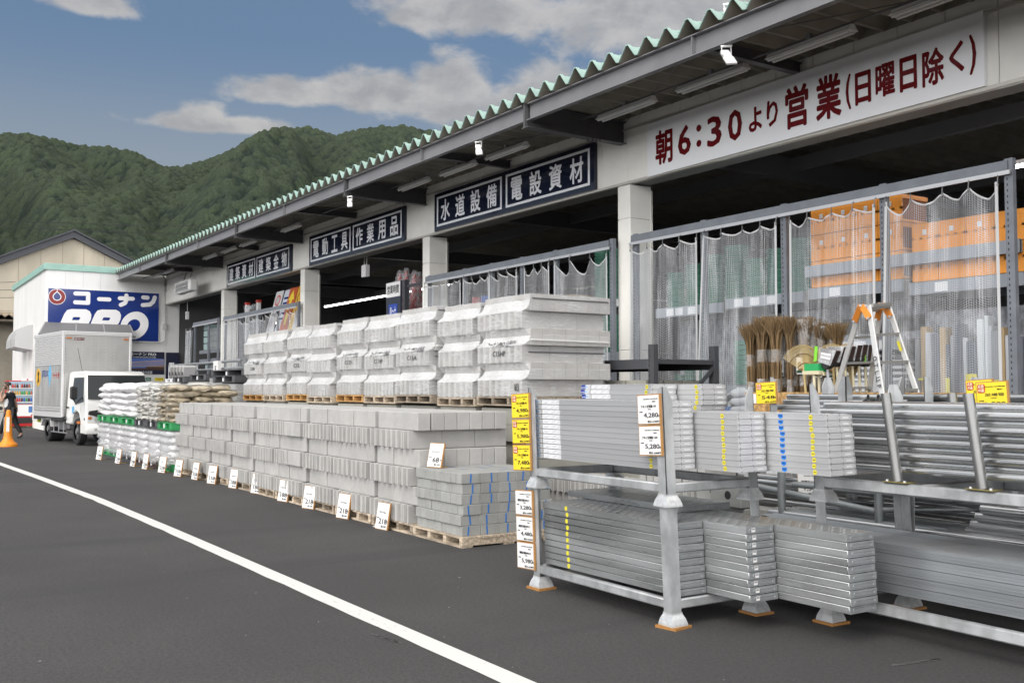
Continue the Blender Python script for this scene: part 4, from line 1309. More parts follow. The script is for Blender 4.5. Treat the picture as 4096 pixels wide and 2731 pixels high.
M_bagw = mat('white woven bag', (.64, .635, .645), .42, var=.10, vscale=9, bump=.5, bscale=14, bdist=.03)
M_bagg = mat('clear grey bag', (.50, .49, .46), .25, var=.22, vscale=7, bump=.8, bscale=13, bdist=.03, coat=.4)
M_bagb = mat('clear brown bag', (.34, .29, .21), .25, var=.35, vscale=6, bump=.8, bscale=12, bdist=.03, coat=.5)
M_pgreen = mat('green pallet plastic', (.035, .30, .10), .4, var=.1, vscale=3)
M_pgrey = mat('grey pallet plastic', (.075, .077, .082), .5, var=.15, vscale=3)
M_pbrown = mat('brown pallet plastic', (.10, .06, .05), .5)
M_pink = mat('bag print', (.62, .12, .16), .5)
M_plabel = mat('pallet label', (.72, .72, .74), .5)


def plastic_pallet(label, x0, x1, y0, y1, z0, m, group, h=.135):
    t = thing('plastic_pallet', label, 'pallet', ((x0 + x1) / 2, (y0 + y1) / 2, z0), group)
    b = MB(); b.box(x0, y0, z0 + h - .02, x1, y1, z0 + h)
    for k in range(5): b.box(x0 + .04 + k * (x1 - x0 - .08) / 5, y0 - .003, z0 + h - .016, x0 + .03 + (k + 1) * (x1 - x0 - .08) / 5, y0 + .01, z0 + h - .008)
    b.build('deck', m, t)
    b = MB(); b.box(x0, y0, z0, x1, y1, z0 + .018); b.build('base', m, t)
    for fx in (0, .5, 1):
        b = MB(); w = .17 if fx != .5 else .16; xa = x0 + fx * (x1 - x0 - w)
        b.box(xa, y0, z0 + .018, xa + w, y1, z0 + h - .02)
        b.build('foot_block', m, t, bevel=.008)
    b = MB(); b.box((x0 + x1) / 2 - .045, y0 - .004, z0 + .03, (x0 + x1) / 2 + .045, y0, z0 + .105); b.build('label', M_plabel, t)
    return t


bx = [-23.0, -21.98, -21.0, -20.05, -19.28, -18.83]
bx = [at(q, 1750, Y=4.68).x for q in (391, 433, 481, 537, 582, 632, 689)]
M_lump = film_mat('bag wrap', .38, col=(.62, .63, .64), streak=.40, scale=(2, 2, 5), rough=.2)
bagm = {}
for key, m, L, W_, H in (('w', M_bagw, .60, .42, .155), ('g', M_bagg, .56, .40, .135), ('b', M_bagb, .62, .42, .135)):
    bagm[key] = [bag_mesh('sand_bag', L, W_, H, m, s_) for s_ in range(5)]
kinds = ['w', 'w', 'w', 'g', 'g', 'b']
upm = [M_pgreen, M_pgreen, M_pgreen, M_pgrey, M_pgrey, M_pgreen]; lom = [M_pgreen, M_pgreen, M_pgrey, M_pbrown, M_pbrown, M_pgreen]
BN = ['left end', 'second from left', 'third from left', 'fourth from left', 'fifth from left', 'right end']
Y0 = 4.68
for i in range(6):
    x0, x1 = bx[i], bx[i + 1] - .02
    Yb = Y0
    plastic_pallet('%s plastic pallet on the ground under the bags, %s' % (('green', 'green', 'grey', 'brown', 'brown', 'green')[i], BN[i]), x0 + .02, x1, Yb, Yb + 1.15, 0, lom[i], 'plastic pallets under the bags')
    # stretch wrapped lower load: pale bags under film
    t = thing('wrapped_bag_stack', 'film wrapped stack of pale bags on the ground tier, %s' % BN[i], 'bag stack', ((x0 + x1) / 2, Yb + .55, .135), 'wrapped bag stacks on the ground tier')
    rz = random.Random(i + 50)
    for L in range(5):
        for q in range(2):
            b = bag_mesh('bag', .56, (x1 - x0) / 2 * .97, .155, M_bagw, i * 31 + L * 7 + q)
            o = link('bag', b, t); o.rotation_euler.z = rad(90) + rz.uniform(-.07, .07)
            o.location = (x0 + (x1 - x0) * (.26 + .48 * q) - t.location.x, Yb + .27 + rz.uniform(-.02, .02) - t.location.y, .065 + L * .118)
            if i == 5 or q == 0 or True: pass
        b = MB(); b.box(x0 + .06, Yb + .35, .14 + L * .118, x1 - .05, Yb + 1.1, .14 + (L + 1) * .118 - .004); b.build('bag_core', M_bagg, t)
    b = MB()
    cxm, cym = (x0 + x1) / 2, Yb + .56

    def hull(u, v):
        a_ = 2 * math.pi * u; ex = (x1 - x0) / 2 * 1.03; ey = .60
        ct, st = math.cos(a_), math.sin(a_); sg = lambda q, e: math.copysign(abs(q) ** e, q)
        bul = 1 + .035 * math.sin(v * 5 * 2 * math.pi - 1.2) + .02 * math.sin(7 * a_ + 3 * v + i)
        top = 1 if v < .93 else .86
        return (cxm + sg(ct, .4) * ex * bul * top, cym + sg(st, .4) * ey * bul * top, .06 + v * .69 + .01 * math.sin(5 * a_ + i))
    b.grid(36, 26, hull, closed_u=True); b.build('wrap_film', M_lump, t, smooth='all', fixn=False)
    zp = .755
    plastic_pallet('%s plastic pallet on the upper tier of bags, %s' % ('green' if upm[i] is M_pgreen else 'dark grey', BN[i]), x0 + .02, x1, Yb - .02, Yb + 1.15, zp, upm[i], 'plastic pallets under the bags')
    kd = kinds[i]; nl = 5 if kd == 'w' else 7; dz = .134 if kd == 'w' else .096
    for L in range(nl):
        z = zp + .135 + dz * (L + .5)
        top = L == nl - 1
        if kd == 'b':   # right-hand end: long sides face the lot's right
            spots = [(x0 + .20, Yb + .28, 90), (x1 - .30, Yb + .18, 0), (x1 - .28, Yb + .56, 0), (x1 - .30, Yb + .94, 0)]
            if L % 2: spots = [(x0 + .20, Yb + .27, 90), (x1 - .22, Yb + .27, 90), (x1 - .30, Yb + .76, 0), (x1 - .24, Yb + 1.02, 0)]
        else:
            spots = [(x0 + (x1 - x0) * .26, Yb + .27, 90), (x0 + (x1 - x0) * .75, Yb + .25, 90)]
            if top: spots += [(x0 + (x1 - x0) * .5, Yb + .75, 0)]
        for q, (bx_, by_, an) in enumerate(spots):
            o = link('sand_bag', rz.choice(bagm[kd])); o.location = (bx_ + rz.uniform(-.02, .02), by_ + rz.uniform(-.03, .03), z + rz.uniform(-.004, .004))
            o.rotation_euler = (rz.uniform(-.06, .06), rz.uniform(-.08, .08), rad(an) + rz.uniform(-.10, .10) + (math.pi if rz.random() < .5 else 0))
            o.scale = (1, ((x1 - x0) / 2 - .005) / .42 if kd != 'b' else .95, 1)
            cn = {'w': 'white', 'g': 'clear grey', 'b': 'brown'}[kd]
            tag(o, '%s bag, %s layer up, %s in its layer, upper pallet %s' % (cn, ORD[L + 1], ORD[q + 1], BN[i]), 'sand bag', 'bags on the upper pallets')
            if kd == 'w' and i < 2 and q == 1 and not top:
                b = MB(); b.box(o.location.x - .10, o.location.y - .30, o.location.z - .02, o.location.x + .06, o.location.y - .285, o.location.z + .02)
    b = MB(); b.box(x0 + .05, Yb + .5, zp + .14, x1 - .05 - (.4 if kd == 'b' else 0), Yb + 1.1, zp + .135 + dz * (nl - .6)); tag(b.build('sand_bags', M_bagg), 'bags filling the back of the upper pallet, %s' % BN[i], 'sand bag', kind='stuff')
# loose top bags lying across
for k, (px, py, an) in enumerate(((455, 1535, 8), (520, 1528, -6), (585, 1532, 12), (640, 1534, 4), (690, 1530, -10), (795, 1533, 5))):
    Y = (5.1, 5.1, 5.15, 5.2, 5.25, 5.5)[k]; X = at(px, py, Y=Y).x
    o = link('sand_bag', bagm['w' if k < 3 else 'g'][k % 5]); o.location = (X, Y, 1.575); o.rotation_euler.z = rad(an)
    tag(o, 'bag lying crosswise on top of the bag row, %s from left' % ORD[k + 1], 'sand bag', 'bags lying on top of the bag row')

# empty plastic pallets behind, on wrapped loads
zg = lambda x, y: (600 + x * .2764, 1200 + y * .2764)
for k, (xa, xb, y0, z0, m, w) in enumerate(((-26.6, -25.5, 6.5, 1.62, M_plabel, 'pale blue plastic pallet lying leftmost behind the bags'), (-25.45, -24.4, 6.4, 1.66, M_pgrey, 'grey plastic pallet lying beside the pale pallet behind the bags'),
                                              (-24.3, -22.95, 6.5, 1.70, M_pgrey, 'wide grey plastic pallet in the middle behind the bags'), (-22.88, -20.5, 6.6, 1.78, M_pgrey, 'high grey plastic pallet in front of the first column'),
                                              (-21.87, -20.33, 6.35, 1.64, M_pgrey, 'grey plastic pallet right beside the first wrapped block pallet'))):
    plastic_pallet(w, xa, xb, y0, y0 + 1.0, z0, m, 'empty plastic pallets behind the bags', .15)
for k, (xa, xb, y0, h, w) in enumerate(((-26.6, -25.45, 6.5, 1.6, 'left end'), (-25.4, -24.35, 6.45, 1.64, 'second from left'), (-24.3, -22.95, 6.5, 1.68, 'middle'), (-22.9, -21.9, 6.6, 1.76, 'fourth from left'), (-21.85, -20.35, 6.4, 1.62, 'beside the wrapped blocks'))):
    t = thing('wrapped_bag_stack', 'tall film wrapped bag stack behind the bag row, %s' % w, 'bag stack', ((xa + xb) / 2, y0 + .5, 0), 'tall wrapped stacks behind the bags')
    b = MB(); n = int(h / .12)
    for L in range(n): b.box(xa + .03 + .02 * (L % 2), y0 + .03 * (L % 2), L * h / n, xb - .03, y0 + 1, (L + 1) * h / n - .004)
    b.build('load', M_bagg, t, bevel=.02)
    b = MB(); b.box(xa + .005, y0 - .02, .02, xb - .005, y0 + 1.02, h - .003); b.build('wrap_film', M_lump, t)
# ------------------------------------------------------------------ steel stacking racks, planks and pipes
LEAN = -.055


def lean(b, k=LEAN):
    b.v = [(x + k * z, y, z) for x, y, z in b.v]
    return b


M_galv = mat('rack zinc', (.46, .475, .485), .40, .45, var=.22, vscale=7, rvar=.10, bump=.10, bscale=22, coord='World', stretch=(1, 1, .6))
M_skirt = mat('bright zinc foot', (.66, .675, .685), .30, .45, var=.15, vscale=20, coord='World')
M_pad = mat('plywood pad', (.36, .17, .045), .6, var=.3, vscale=20, coord='World', stretch=(3, 3, 30))


def rack_tier(label, x0, x1, y0, y1, z0, ptop, ground, pts=(1, 1, 1, 1), taper=True, k=LEAN, beam_z=.115, hb=.062, group='tiers of the zinc stacking racks', ph=.79):
    """one tier: four angle posts, beams round the bottom, flared feet"""
    t = thing('stacking_rack', label, 'rack', ((x0 + x1) / 2 + k * z0, (y0 + y1) / 2, z0), group)
    A = .078; th = .007
    for i, (x, y, sx, sy) in enumerate(((x0, y0, 1, 1), (x1, y0, -1, 1), (x1, y1, -1, -1), (x0, y1, 1, -1))):
        if not pts[i]: continue
        b = MB(); zt_ = z0 + (ptop if taper else ph) ; zb_ = z0 + .05
        if taper:
            for fn in (lambda u, v, d: (x + sx * u, y + sy * d, v), lambda u, v, d: (x + sx * d, y + sy * u, v)):
                b.prism([(0, zb_), (A, zb_), (A, zt_ - .085), (A * .45, zt_), (0, zt_)], 0, th, fn)
        else:
            b.box(x, y, zb_, x + sx * A, y + sy * th, zt_); b.box(x, y + sy * th, zb_, x + sx * th, y + sy * A, zt_)
        lean(b, k); b.build('post', M_galv, t)
        b = MB(); c = (x + sx * A / 2, y + sy * A / 2); r0, r1 = .066, .043; zf = z0 + (.016 if ground else .0)
        prof = [(r0, 0), (r0 * .99, .012), (r0 * .86, .042), (r0 * .66, .068), (r1, .074), (r1, .080)]
        for (ra, ha), (rb, hb_) in zip(prof, prof[1:]):
            for q in range(4):
                a0 = rad(45 + 90 * q); a1 = rad(135 + 90 * q); s2 = math.sqrt(2)
                P = lambda r, a_, h: (c[0] + r * s2 * math.cos(a_), c[1] + r * s2 * math.sin(a_), zf + h)
                b.quad(P(ra, a0, ha), P(ra, a1, ha), P(rb, a1, hb_), P(rb, a0, hb_))
        lean(b, k); f = b.build('foot', M_skirt, t, smooth=True)
        if ground:
            b = MB(); b.box(c[0] - .082, c[1] - .082, z0, c[0] + .082, c[1] + .082, z0 + .016)
            rot = rr.uniform(-.25, .25); co, si_ = math.cos(rot), math.sin(rot)
            b.v = [(c[0] + (x_ - c[0]) * co - (y_ - c[1]) * si_, c[1] + (x_ - c[0]) * si_ + (y_ - c[1]) * co, z_) for x_, y_, z_ in b.v]
            pads.append(b)
    zb_, zt2 = z0 + beam_z, z0 + beam_z + hb
    for nm, (xa, ya, xb, yb) in (('beam', (x0 + A * .2, y0 + .002, x1 - A * .2, y0 + .05)), ('beam', (x0 + A * .2, y1 - .05, x1 - A * .2, y1 - .002)), ('beam', (x0 + .002, y0 + .052, x0 + .05, y1 - .052)), ('beam', (x1 - .05, y0 + .052, x1 - .002, y1 - .052))):
        b = MB(); b.box(xa, ya, zb_, xb, yb, zt2); lean(b, k); b.build(nm, M_galv, t, bevel=.009, smooth=True)
    return t


pads = []
X0r, X1r, Y0r, Y1r = -6.30, -4.755, 4.28, 5.10
rack_tier('lower tier of the nearest zinc rack, loaded with steel planks', X0r, X1r, Y0r, Y1r, 0, .74, True, taper=False, ph=.76)
rack_tier('upper tier of the nearest zinc rack, loaded with aluminium planks', X0r, X1r, Y0r, Y1r, .755, .76, False, beam_z=.085)
rack_tier('lower tier of the right hand zinc rack, loaded with long aluminium beams', -4.375, -1.0, 5.22, 6.10, 0, .74, True, taper=False, ph=.78, beam_z=.125, hb=.07)
rack_tier('upper tier of the right hand zinc rack, loaded with long pipes', -4.375, -1.0, 5.22, 6.10, .775, .76, False, beam_z=.09, hb=.07)
for k_, b in enumerate(pads):
    tag(b.build('plywood_pad', M_pad), 'orange plywood pad under the rack foot at %s' % ('left front', 'right front', 'right back', 'left back', 'the front corner of the beam rack', 'far right front', 'far right back', 'the back corner of the beam rack')[k_], 'wooden pad', 'plywood pads under the rack feet')

# cross bars of the long rack
t = thing('rack_crossbars', 'zinc cross bars lying over the right hand rack under the pipes', 'bars', (-3.5, 5.66, .9))
for X in (-3.62, -3.0, -2.2):
    b = MB(); b.box(X, 5.27, .865, X + .05, 6.05, .935); lean(b); b.build('crossbar', M_galv, t, bevel=.006)

# --- steel planks
M_spl = mat('steel plank zinc', (.40, .415, .42), .32, .65, var=.24, vscale=1.6, rvar=.10, bump=.05, bscale=6, bdist=.01, stretch=(.5, 1, 4), objvar=.10, coord='World')
M_spe = mat('plank end cap', (.29, .305, .315), .42, .4, var=.12, vscale=8, coord='World')
M_dot = mat('raised dimple', (.72, .74, .76), .35, .6)
M_bar = mat('barcode paper', (.76, .76, .76), .5)
M_ystk = mat('yellow sticker', (.66, .58, .04), .5)


def steel_plank(name, L, top, bar, ysx):
    """origin at the right-hand end, front lower corner; runs to -x"""
    t = thing(name, 'x', 'scaffold plank', (0, 0, 0), 'steel planks on the nearest rack')
    b = MB(); b.box(-L, 0, 0, -.004, .243, .0435); deck = b
    b = MB(); b.box(-.004, .002, .001, .002, .241, .0425)
    out = rrect(.028, .010, .218, .034, .0118); inn = rrect(.033, .0148, .213, .0292, .007)
    n = len(out); i = len(b.v)
    b.v += [(.002, u, v) for u, v in out] + [(.0045, (u + p) / 2, (v + q) / 2) for (u, v), (p, q) in zip(out, inn)] + [(.0005, u, v) for u, v in inn]
    for q in range(n):
        q2 = (q + 1) % n
        b.f.append((i + q, i + q2, i + n + q2, i + n + q)); b.m.append(0); b.f.append((i + n + q, i + n + q2, i + 2 * n + q2, i + 2 * n + q)); b.m.append(0)
    b.f.append(tuple(i + 2 * n + q for q in range(n))); b.m.append(0)
    b.build('end_cap', M_spe, t, smooth=True)
    if bar:
        b = MB(); b.box(.0046, .045, .010, .0052, .078, .036)
        b.build('barcode_label', M_bar, t)
        b = MB()
        for q in range(8): b.box(.0053, .049 + q * .0033, .022, .0056, .0505 + q * .0033, .033)
        b.build('barcode', M_black, t)
    if ysx:
        b = MB(); b.prism(ell(-ysx, .022, .017, .017, 16), -.0012, .0002, lambda u, v, d: (u, d, v)); b.build('round_sticker', M_ystk, t)
    if top:
        b = deck
        nx = int(L / .085)
        for q in range(nx):
            for r in range(4):
                x = -.05 - q * .085 - (.042 if r % 2 else 0); y = .04 + r * .054
                b.prism(ell(x, y, .010, .010, 10), .0437, .0449, lambda u, v, d: (u, v, d), 1)
                b.prism(ell(x - .026, y, .008, .008, 8), .0437, .0447, lambda u, v, d: (u, v, d), 1)
    deck.build('deck', [M_spl, M_dot], t, bevel=.0004 if top else .003, smooth=True)
    return t


protoS = {}
def put_steel(si, L, y, z, xr, lab, top=False, bar=False, ys=None):
    key = (si, top)
    if key not in protoS:
        q = protoS[key] = steel_plank('steel_plank', L, top, bar, ys)
    else:
        q = copy_tree(protoS[key])
    q.location = (xr + LEAN * z + rr.uniform(-.006, .006), y + rr.uniform(-.003, .003), z); q['label'] = lab
    q['category'] = 'scaffold plank'; q['group'] = 'steel planks on the nearest rack'


zb0 = .188
for si, (xr, L, y, nm, n) in enumerate(((-4.77, 1.47, 4.345, 'left', 10), (-4.395, 1.86, 4.597, 'middle', 10), (-3.845, 2.4, 4.850, 'right', 10))):
    for k_ in range(n):
        put_steel(si, L, y, zb0 + k_ * .0462, xr, 'shiny steel plank, %s from bottom in the %s stack of the lower tier' % (ORD[k_ + 1], nm), k_ == n - 1, si == 1, 1.17 if si == 0 else None)
# three more planks lie on the left end of the back rows, ends showing at the left
for k_ in range(2):
    put_steel(3, 1.3, 4.73 + .25 * k_, zb0 + .463 + .0, -5.15, 'short steel plank lying on top of the steel stacks, %s from the front' % ORD[k_ + 1], True)

# --- aluminium planks
M_al = mat('mill aluminium', (.54, .545, .555), .42, .6, var=.06, vscale=3, stretch=(.2, 1, 30), bump=.03, bscale=50, coord='World', objvar=.05)
M_ale = mat('aluminium end', (.60, .605, .615), .45, .5, var=.06, vscale=10, coord='World')
M_altop = mat('aluminium deck', (.70, .71, .72), .34, .65)
M_bluel = mat('blue label', (.015, .045, .30), .4); M_bluep = mat('blue pentagon', (.02, .22, .75), .4)
M_paper = mat('paper label', (.70, .71, .73), .45); M_fine = mat('fine print', (.42, .43, .46), .5); M_lblue = mat('pale blue label', (.25, .45, .70), .5)
T_AL = .0370


def alu_plank(name, L, top, left_label, yellow, penta, alt=False):
    t = thing(name, 'x', 'scaffold plank', (0, 0, 0), 'aluminium planks on the nearest rack')
    T = T_AL - .0012
    b = MB(); b.prism([(0, 0), (.243, 0), (.243, T), (0, T), (0, T - .003), (.0012, T - .004), (.0012, .005), (0, .004)], -L, -.003, lambda u, v, d: (d, u, v)); deck = b
    b = MB(); b.box(-.003, .004, .002, .0015, .239, T - .0015); b.build('end_cap', M_ale, t)
    b = MB()
    for y in (.012, .122, .231):
        for z in (.006, T - .006): b.prism(ell(y, z, .0032, .0032, 8), .0015, .0021, lambda u, v, d: (d, u, v))
    b.build('rivets', M_black, t)
    b = MB(); b.box(.0016, .150, .012, .0018, .205, .022); b.build('maker_mark', mat('end mark', (.74, .75, .76), .4), t)
    if left_label:
        xl = -L + (.0 if not alt else .0)
        b = MB(); b.box(xl + .004, -.0008, .002, xl + .055, .0003, T - .002); b.build('blue_label', M_bluel, t)
        b = MB(); b.box(xl + .055, -.0008, .003, xl + .115, .0003, T - .003); b.box(xl + .13, -.0008, .003, xl + .36, .0003, T - .003); b.build('paper_label', M_paper, t)
        b = MB()
        rz = random.Random(4)
        for q in range(26): 
            x = xl + .14 + .21 * rz.random(); z = .007 + .019 * rz.random(); b.box(x, -.0012, z, x + .010 + .02 * rz.random(), -.0008, z + .0022)
        for q in range(7): b.box(xl + .088 + q * .0035, -.0012, .007, xl + .0895 + q * .0035, -.0008, .028)
        b.build('fine_print', M_fine, t)
        b = MB(); b.box(xl + .058, -.0012, .012, xl + .083, -.0008, .026); b.build('label_block', M_lblue, t)
        add_text('ALT10C' if alt else '20C', (xl + .029, -.0012, .014), .012, M_sgw, t, bold=.0004 * 30, fit=.046)
    if yellow:
        b = MB(); b.prism(ell(-yellow, T / 2, .0155, .0155, 16), -.001, .0002, lambda u, v, d: (u, d, v)); b.build('round_sticker', M_ystk, t)
        b = MB(); b.box(-yellow - .009, -.0014, T / 2 - .002, -yellow + .009, -.001, T / 2 + .002); b.build('sticker_print', M_black, t)
    if penta:
        b = MB(); b.prism([(-penta, .004), (-penta + .019, .014), (-penta + .019, T - .004), (-penta - .019, T - .004), (-penta - .019, .014)], -.001, .0002, lambda u, v, d: (u, d, v)); b.build('blue_sticker', M_bluep, t)
        add_text('支持点', (-penta, -.0014, .022), .012, M_black, t, fit=.03)
    if top:
        b = deck; nx = int(L / .06)
        for q in range(nx):
            for r in range(5): b.box(-.03 - q * .06 - (.03 if r % 2 else 0), .03 + r * .045, T + .0003, -.06 - q * .06 - (.03 if r % 2 else 0), .052 + r * .045, T + .003, 1)
    deck.build('deck', [M_al, M_altop], t)
    return t


protoA = {}
def put_alu(key, mk, loc, lab):
    if key not in protoA: q = protoA[key] = mk()
    else: q = copy_tree(protoA[key])
    q.location = loc; q['label'] = lab


for si, (xr, L, y, nm, n, yl_, pn, zz0) in enumerate(((-4.815, 1.53, 4.345, 'front', 12, .16, 0, .979), (-4.425, 1.85, 4.597, 'middle', 10, .13, 0, .979), (-3.94, 2.3, 4.850, 'back', 10, .115, .355, .979))):
    for k_ in range(n):
        top = k_ == n - 1; z = zz0 + k_ * T_AL
        put_alu((si, top), lambda: alu_plank('aluminium_plank', L, top, si == 0, yl_, pn), (xr + LEAN * z + rr.uniform(-.005, .005), y + rr.uniform(-.002, .002), z),
                'aluminium plank, %s from bottom in the %s stack of the upper tier' % (ORD[k_ + 1], nm))
for si, (xr, y, nm) in enumerate(((-5.34, 4.69, 'left'), (-5.10, 4.94, 'right'))):
    for k_ in range(5):
        top = k_ == 4; z = 1.352 + k_ * T_AL
        put_alu(('s', si, top), lambda: alu_plank('aluminium_plank', .83, top, si == 0, .05 if si == 0 else .05, 0, True), (xr + LEAN * z + rr.uniform(-.012, .012), y + rr.uniform(-.002, .002), z),
                'short one metre aluminium plank, %s from bottom in the %s pile on top' % (ORD[k_ + 1], nm))

# --- long aluminium beams on the lower right tier
M_keta = mat('extruded aluminium', (.40, .425, .45), .30, .7, var=.15, vscale=1.2, stretch=(.3, 1, 8), coord='World', bump=.05, bscale=8, objvar=.06)


def keta():
    t = thing('aluminium_beam', 'x', 'metal beam', (0, 0, 0), 'long aluminium beams on the right rack')
    b = MB(); L = 4.3
    w, h = .20, .0575
    side = [(0, 0), (0, .006), (.0022, .007), (.0022, .016), (0, .017), (0, .030), (.002, .031), (.002, .034), (0, .035), (0, h)]
    top = []
    for q in range(4):
        u = .02 + q * .048; top += [(u, h), (u + .002, h + .0025), (u + .006, h + .0025), (u + .008, h)]
    pr = side[:-1] + [(0, h)] + top + [(w, h), (w, 0)]
    b.prism(pr, 0, L, lambda u, v, d: (d, u, v)); b.build('profile', M_keta, t)
    return t


kp = keta(); first = True
for r in range(3):
    for k_ in range(5):
        z = .245 + k_ * .0605; q = kp if first else copy_tree(kp); first = False
        q.location = (-5.14 - .12 * r + LEAN * z + rr.uniform(-.01, .01), 5.34 + r * .203, z)
        q['label'] = 'long aluminium beam, %s from bottom in the %s column on the right rack' % (ORD[k_ + 1], ('front', 'middle', 'back')[r])

# --- pipes
M_pipe = mat('zinc pipe', (.60, .61, .615), .28, .92, var=.14, vscale=2, stretch=(.25, 3, 3), rvar=.08, coord='World', objvar=.10)
M_pin = mat('pipe bore', (.05, .05, .055), .6)


def pipe_obj(name, L, r=.0243):
    t = thing(name, 'x', 'pipe', (0, 0, 0))
    b = MB(); n = 20; ri = r - .0026
    ring = lambda x, q: [(x, q * math.cos(2 * math.pi * k / n), q * math.sin(2 * math.pi * k / n)) for k in range(n)]
    rings = [ring(.12, ri), ring(0, ri), ring(0, r), ring(L, r), ring(L, ri), ring(L - .12, ri)]
    i = len(b.v)
    for g_ in rings: b.v += g_
    for a_ in range(5):
        for k in range(n): b.f.append((i + a_ * n + k, i + a_ * n + (k + 1) % n, i + (a_ + 1) * n + (k + 1) % n, i + (a_ + 1) * n + k)); b.m.append(0)
    b.build('tube', M_pipe, t, smooth=True)
    b = MB(); b.poly([(.119, ri * math.cos(2 * math.pi * k / n), ri * math.sin(2 * math.pi * k / n)) for k in range(n)]); b.poly([(L - .119, ri * math.cos(2 * math.pi * k / n), ri * math.sin(2 * math.pi * k / n)) for k in range(n)])
    b.build('bore', M_pin, t, fixn=False)
    return t


def pile(proto, spots, group, lab):
    for k_, (x, y, z) in enumerate(spots):
        q = proto if k_ == 0 else copy_tree(proto)
        q.location = (x, y, z); q['label'] = lab(k_); q['group'] = group


pp = pipe_obj('steel_pipe', 4.0)
spots = []; words = []
for row in range(10):
    for c in range(12):
        if not (c < 2 or row == 9): continue
        z = 1.010 + row * .0425; y = 5.315 + .0245 + c * .049 + (.0245 if row % 2 else 0)
        xl = -4.43 - (.03 if row < 9 else .0) + rr.uniform(-.02, .02) - (.0 if c < 5 else .08)
        spots.append((xl + LEAN * (z - 1), y, z)); words.append((row, c))
pile(pp, spots, 'long pipes on the right rack', lambda i: 'long zinc pipe, %s row up, %s from the front, on the right rack' % (ORD[words[i][0] + 1], ORD[words[i][1] + 1]))
b = MB(); b.box(-4.2, 5.42, .99, -.5, 5.88, 1.37); tag(b.build('steel_pipes', M_pin), 'pipes packed inside the long pipe bundle', 'pipe', kind='stuff')
# stakes holding the bundle
M_stake = mat('stake steel', (.22, .222, .22), .34, .7, var=.15, vscale=6, coord='World', stretch=(1, 1, .3)); M_yzn = mat('yellow zinc plate', (.33, .28, .12), .35, .7, var=.3, vscale=20)
for k_, (x, y, w) in enumerate(((-3.81, 5.245, 'front left'), (-3.265, 5.245, 'front right'), (-2.72, 5.245, 'far right'), (-3.9, 6.02, 'back left'), (-3.36, 6.02, 'back right'), (-2.75, 6.02, 'back far right'))):
    t = thing('pipe_stake', 'upright steel stake on a yellow zinc plate holding the long pipes, %s' % w, 'post', (x, y, .94), 'stakes holding the long pipes')
    b = MB(); b.path([(x, y, .945), (x - .075 if y < 6 else x - .05, y, 1.475)], .0303, 20, caps=False); b.path([(x - .0745 if y < 6 else x - .0495, y, 1.47), (x - .0745 if y < 6 else x - .0495, y, 1.471)], .0275, 16); b.build('tube', M_stake, t, smooth=True)
    b = MB(); b.box(x - .085, y - .04, .938, x + .085, y + .06, .945); b.build('base_plate', M_yzn, t, bevel=.002)
    b = MB()
    for sx in (-.06, .06): b.path([(x + sx, y - .02, .945), (x + sx, y - .02, .955)], .009, 6)
    b.build('bolts', M_skirt, t)
# loose pipes with a blue band under the bundle
pq = pipe_obj('steel_pipe', 3.6, .03)
pile(pq, [(-4.0, 6.42, .93), (-4.25, 6.55, .93), (-4.2, 6.45, .985)], 'thick pipes beyond the right rack', lambda i: 'thick pipe lying beyond the right rack, %s of three' % ORD[i + 1])
b = MB(); p = at(3500 + 0, 1950, Y=6.39); b.path([(p.x - .035, 6.42, .93), (p.x + .035, 6.42, .93)], .0309, 18); o = b.build('blue_band', M_bluep, smooth=True); o.parent = pq; o.location = (-pq.location.x, -pq.location.y, -pq.location.z)

# --- short pipes in the next rack, open ends showing
rack_tier('rack of short pipes behind the right hand rack, pointed post tops', -6.02, -5.22, 6.55, 7.30, .775, .83, False, k=0, group='racks of pipes farther back')
rack_tier('lower rack of pipes behind the loose blocks', -6.40, -5.22, 6.62, 7.32, 0, .76, False, taper=False, k=0, group='racks of pipes farther back')
rack_tier('farthest rack of long pipes in front of the ladder', -4.80, -1.6, 6.95, 7.62, .80, .80, False, k=0, group='racks of pipes farther back')
ps = pipe_obj('short_pipe', .82)
spots = []; words = []
for row, (n, off) in enumerate(((10, 0), (10, .5), (10, 0), (9, .5), (6, 1), (4, 1.5))):
    for c in range(n):
        if row < 3 and c > 2: continue
        z = 1.20 + row * .044 if False else 1.215 + row * .0445; y = 6.62 + c * .052 + off * .052
        spots.append((-5.93 + rr.uniform(-.05, .05) - (.04 if row < 4 else 0), y, z)); words.append((row, c))
pile(ps, spots, 'short pipes in the rack behind', lambda i: 'short pipe with open end, %s row up, %s from the front, rack behind' % (ORD[words[i][0] + 1], ORD[words[i][1] + 1]))
pl = pipe_obj('steel_pipe', 2.6)
spots = []; words = []
for row in range(6):
    z = .30 + row * .078
    spots.append((-6.5 + rr.uniform(-.03, .03), 6.64, z)); words.append((row, 0))
    spots.append((-6.5 + rr.uniform(-.03, .03), 6.69, z + .04)); words.append((row, 1))
pl.name = 'steel_pipe'
pile(pl, spots, 'pipes in the lower rack behind', lambda i: 'pipe in the lower rack behind the loose blocks, %s row up, %s from front' % (ORD[words[i][0] + 1], ORD[words[i][1] + 1]))
pf = pipe_obj('steel_pipe', 3.6)
spots = []; words = []
for row in range(5):
    for c in range(2 if row < 4 else 6):
        spots.append((-5.05 + rr.uniform(-.05, .05) - (.2 if row < 3 else 0), 7.02 + c * .05 + (.025 if row % 2 else 0), 1.26 + row * .045)); words.append((row, c))
pile(pf, spots, 'long pipes in the farthest rack', lambda i: 'long pipe in the farthest rack, %s row up, %s from the front' % (ORD[words[i][0] + 1], ORD[words[i][1] + 1]))
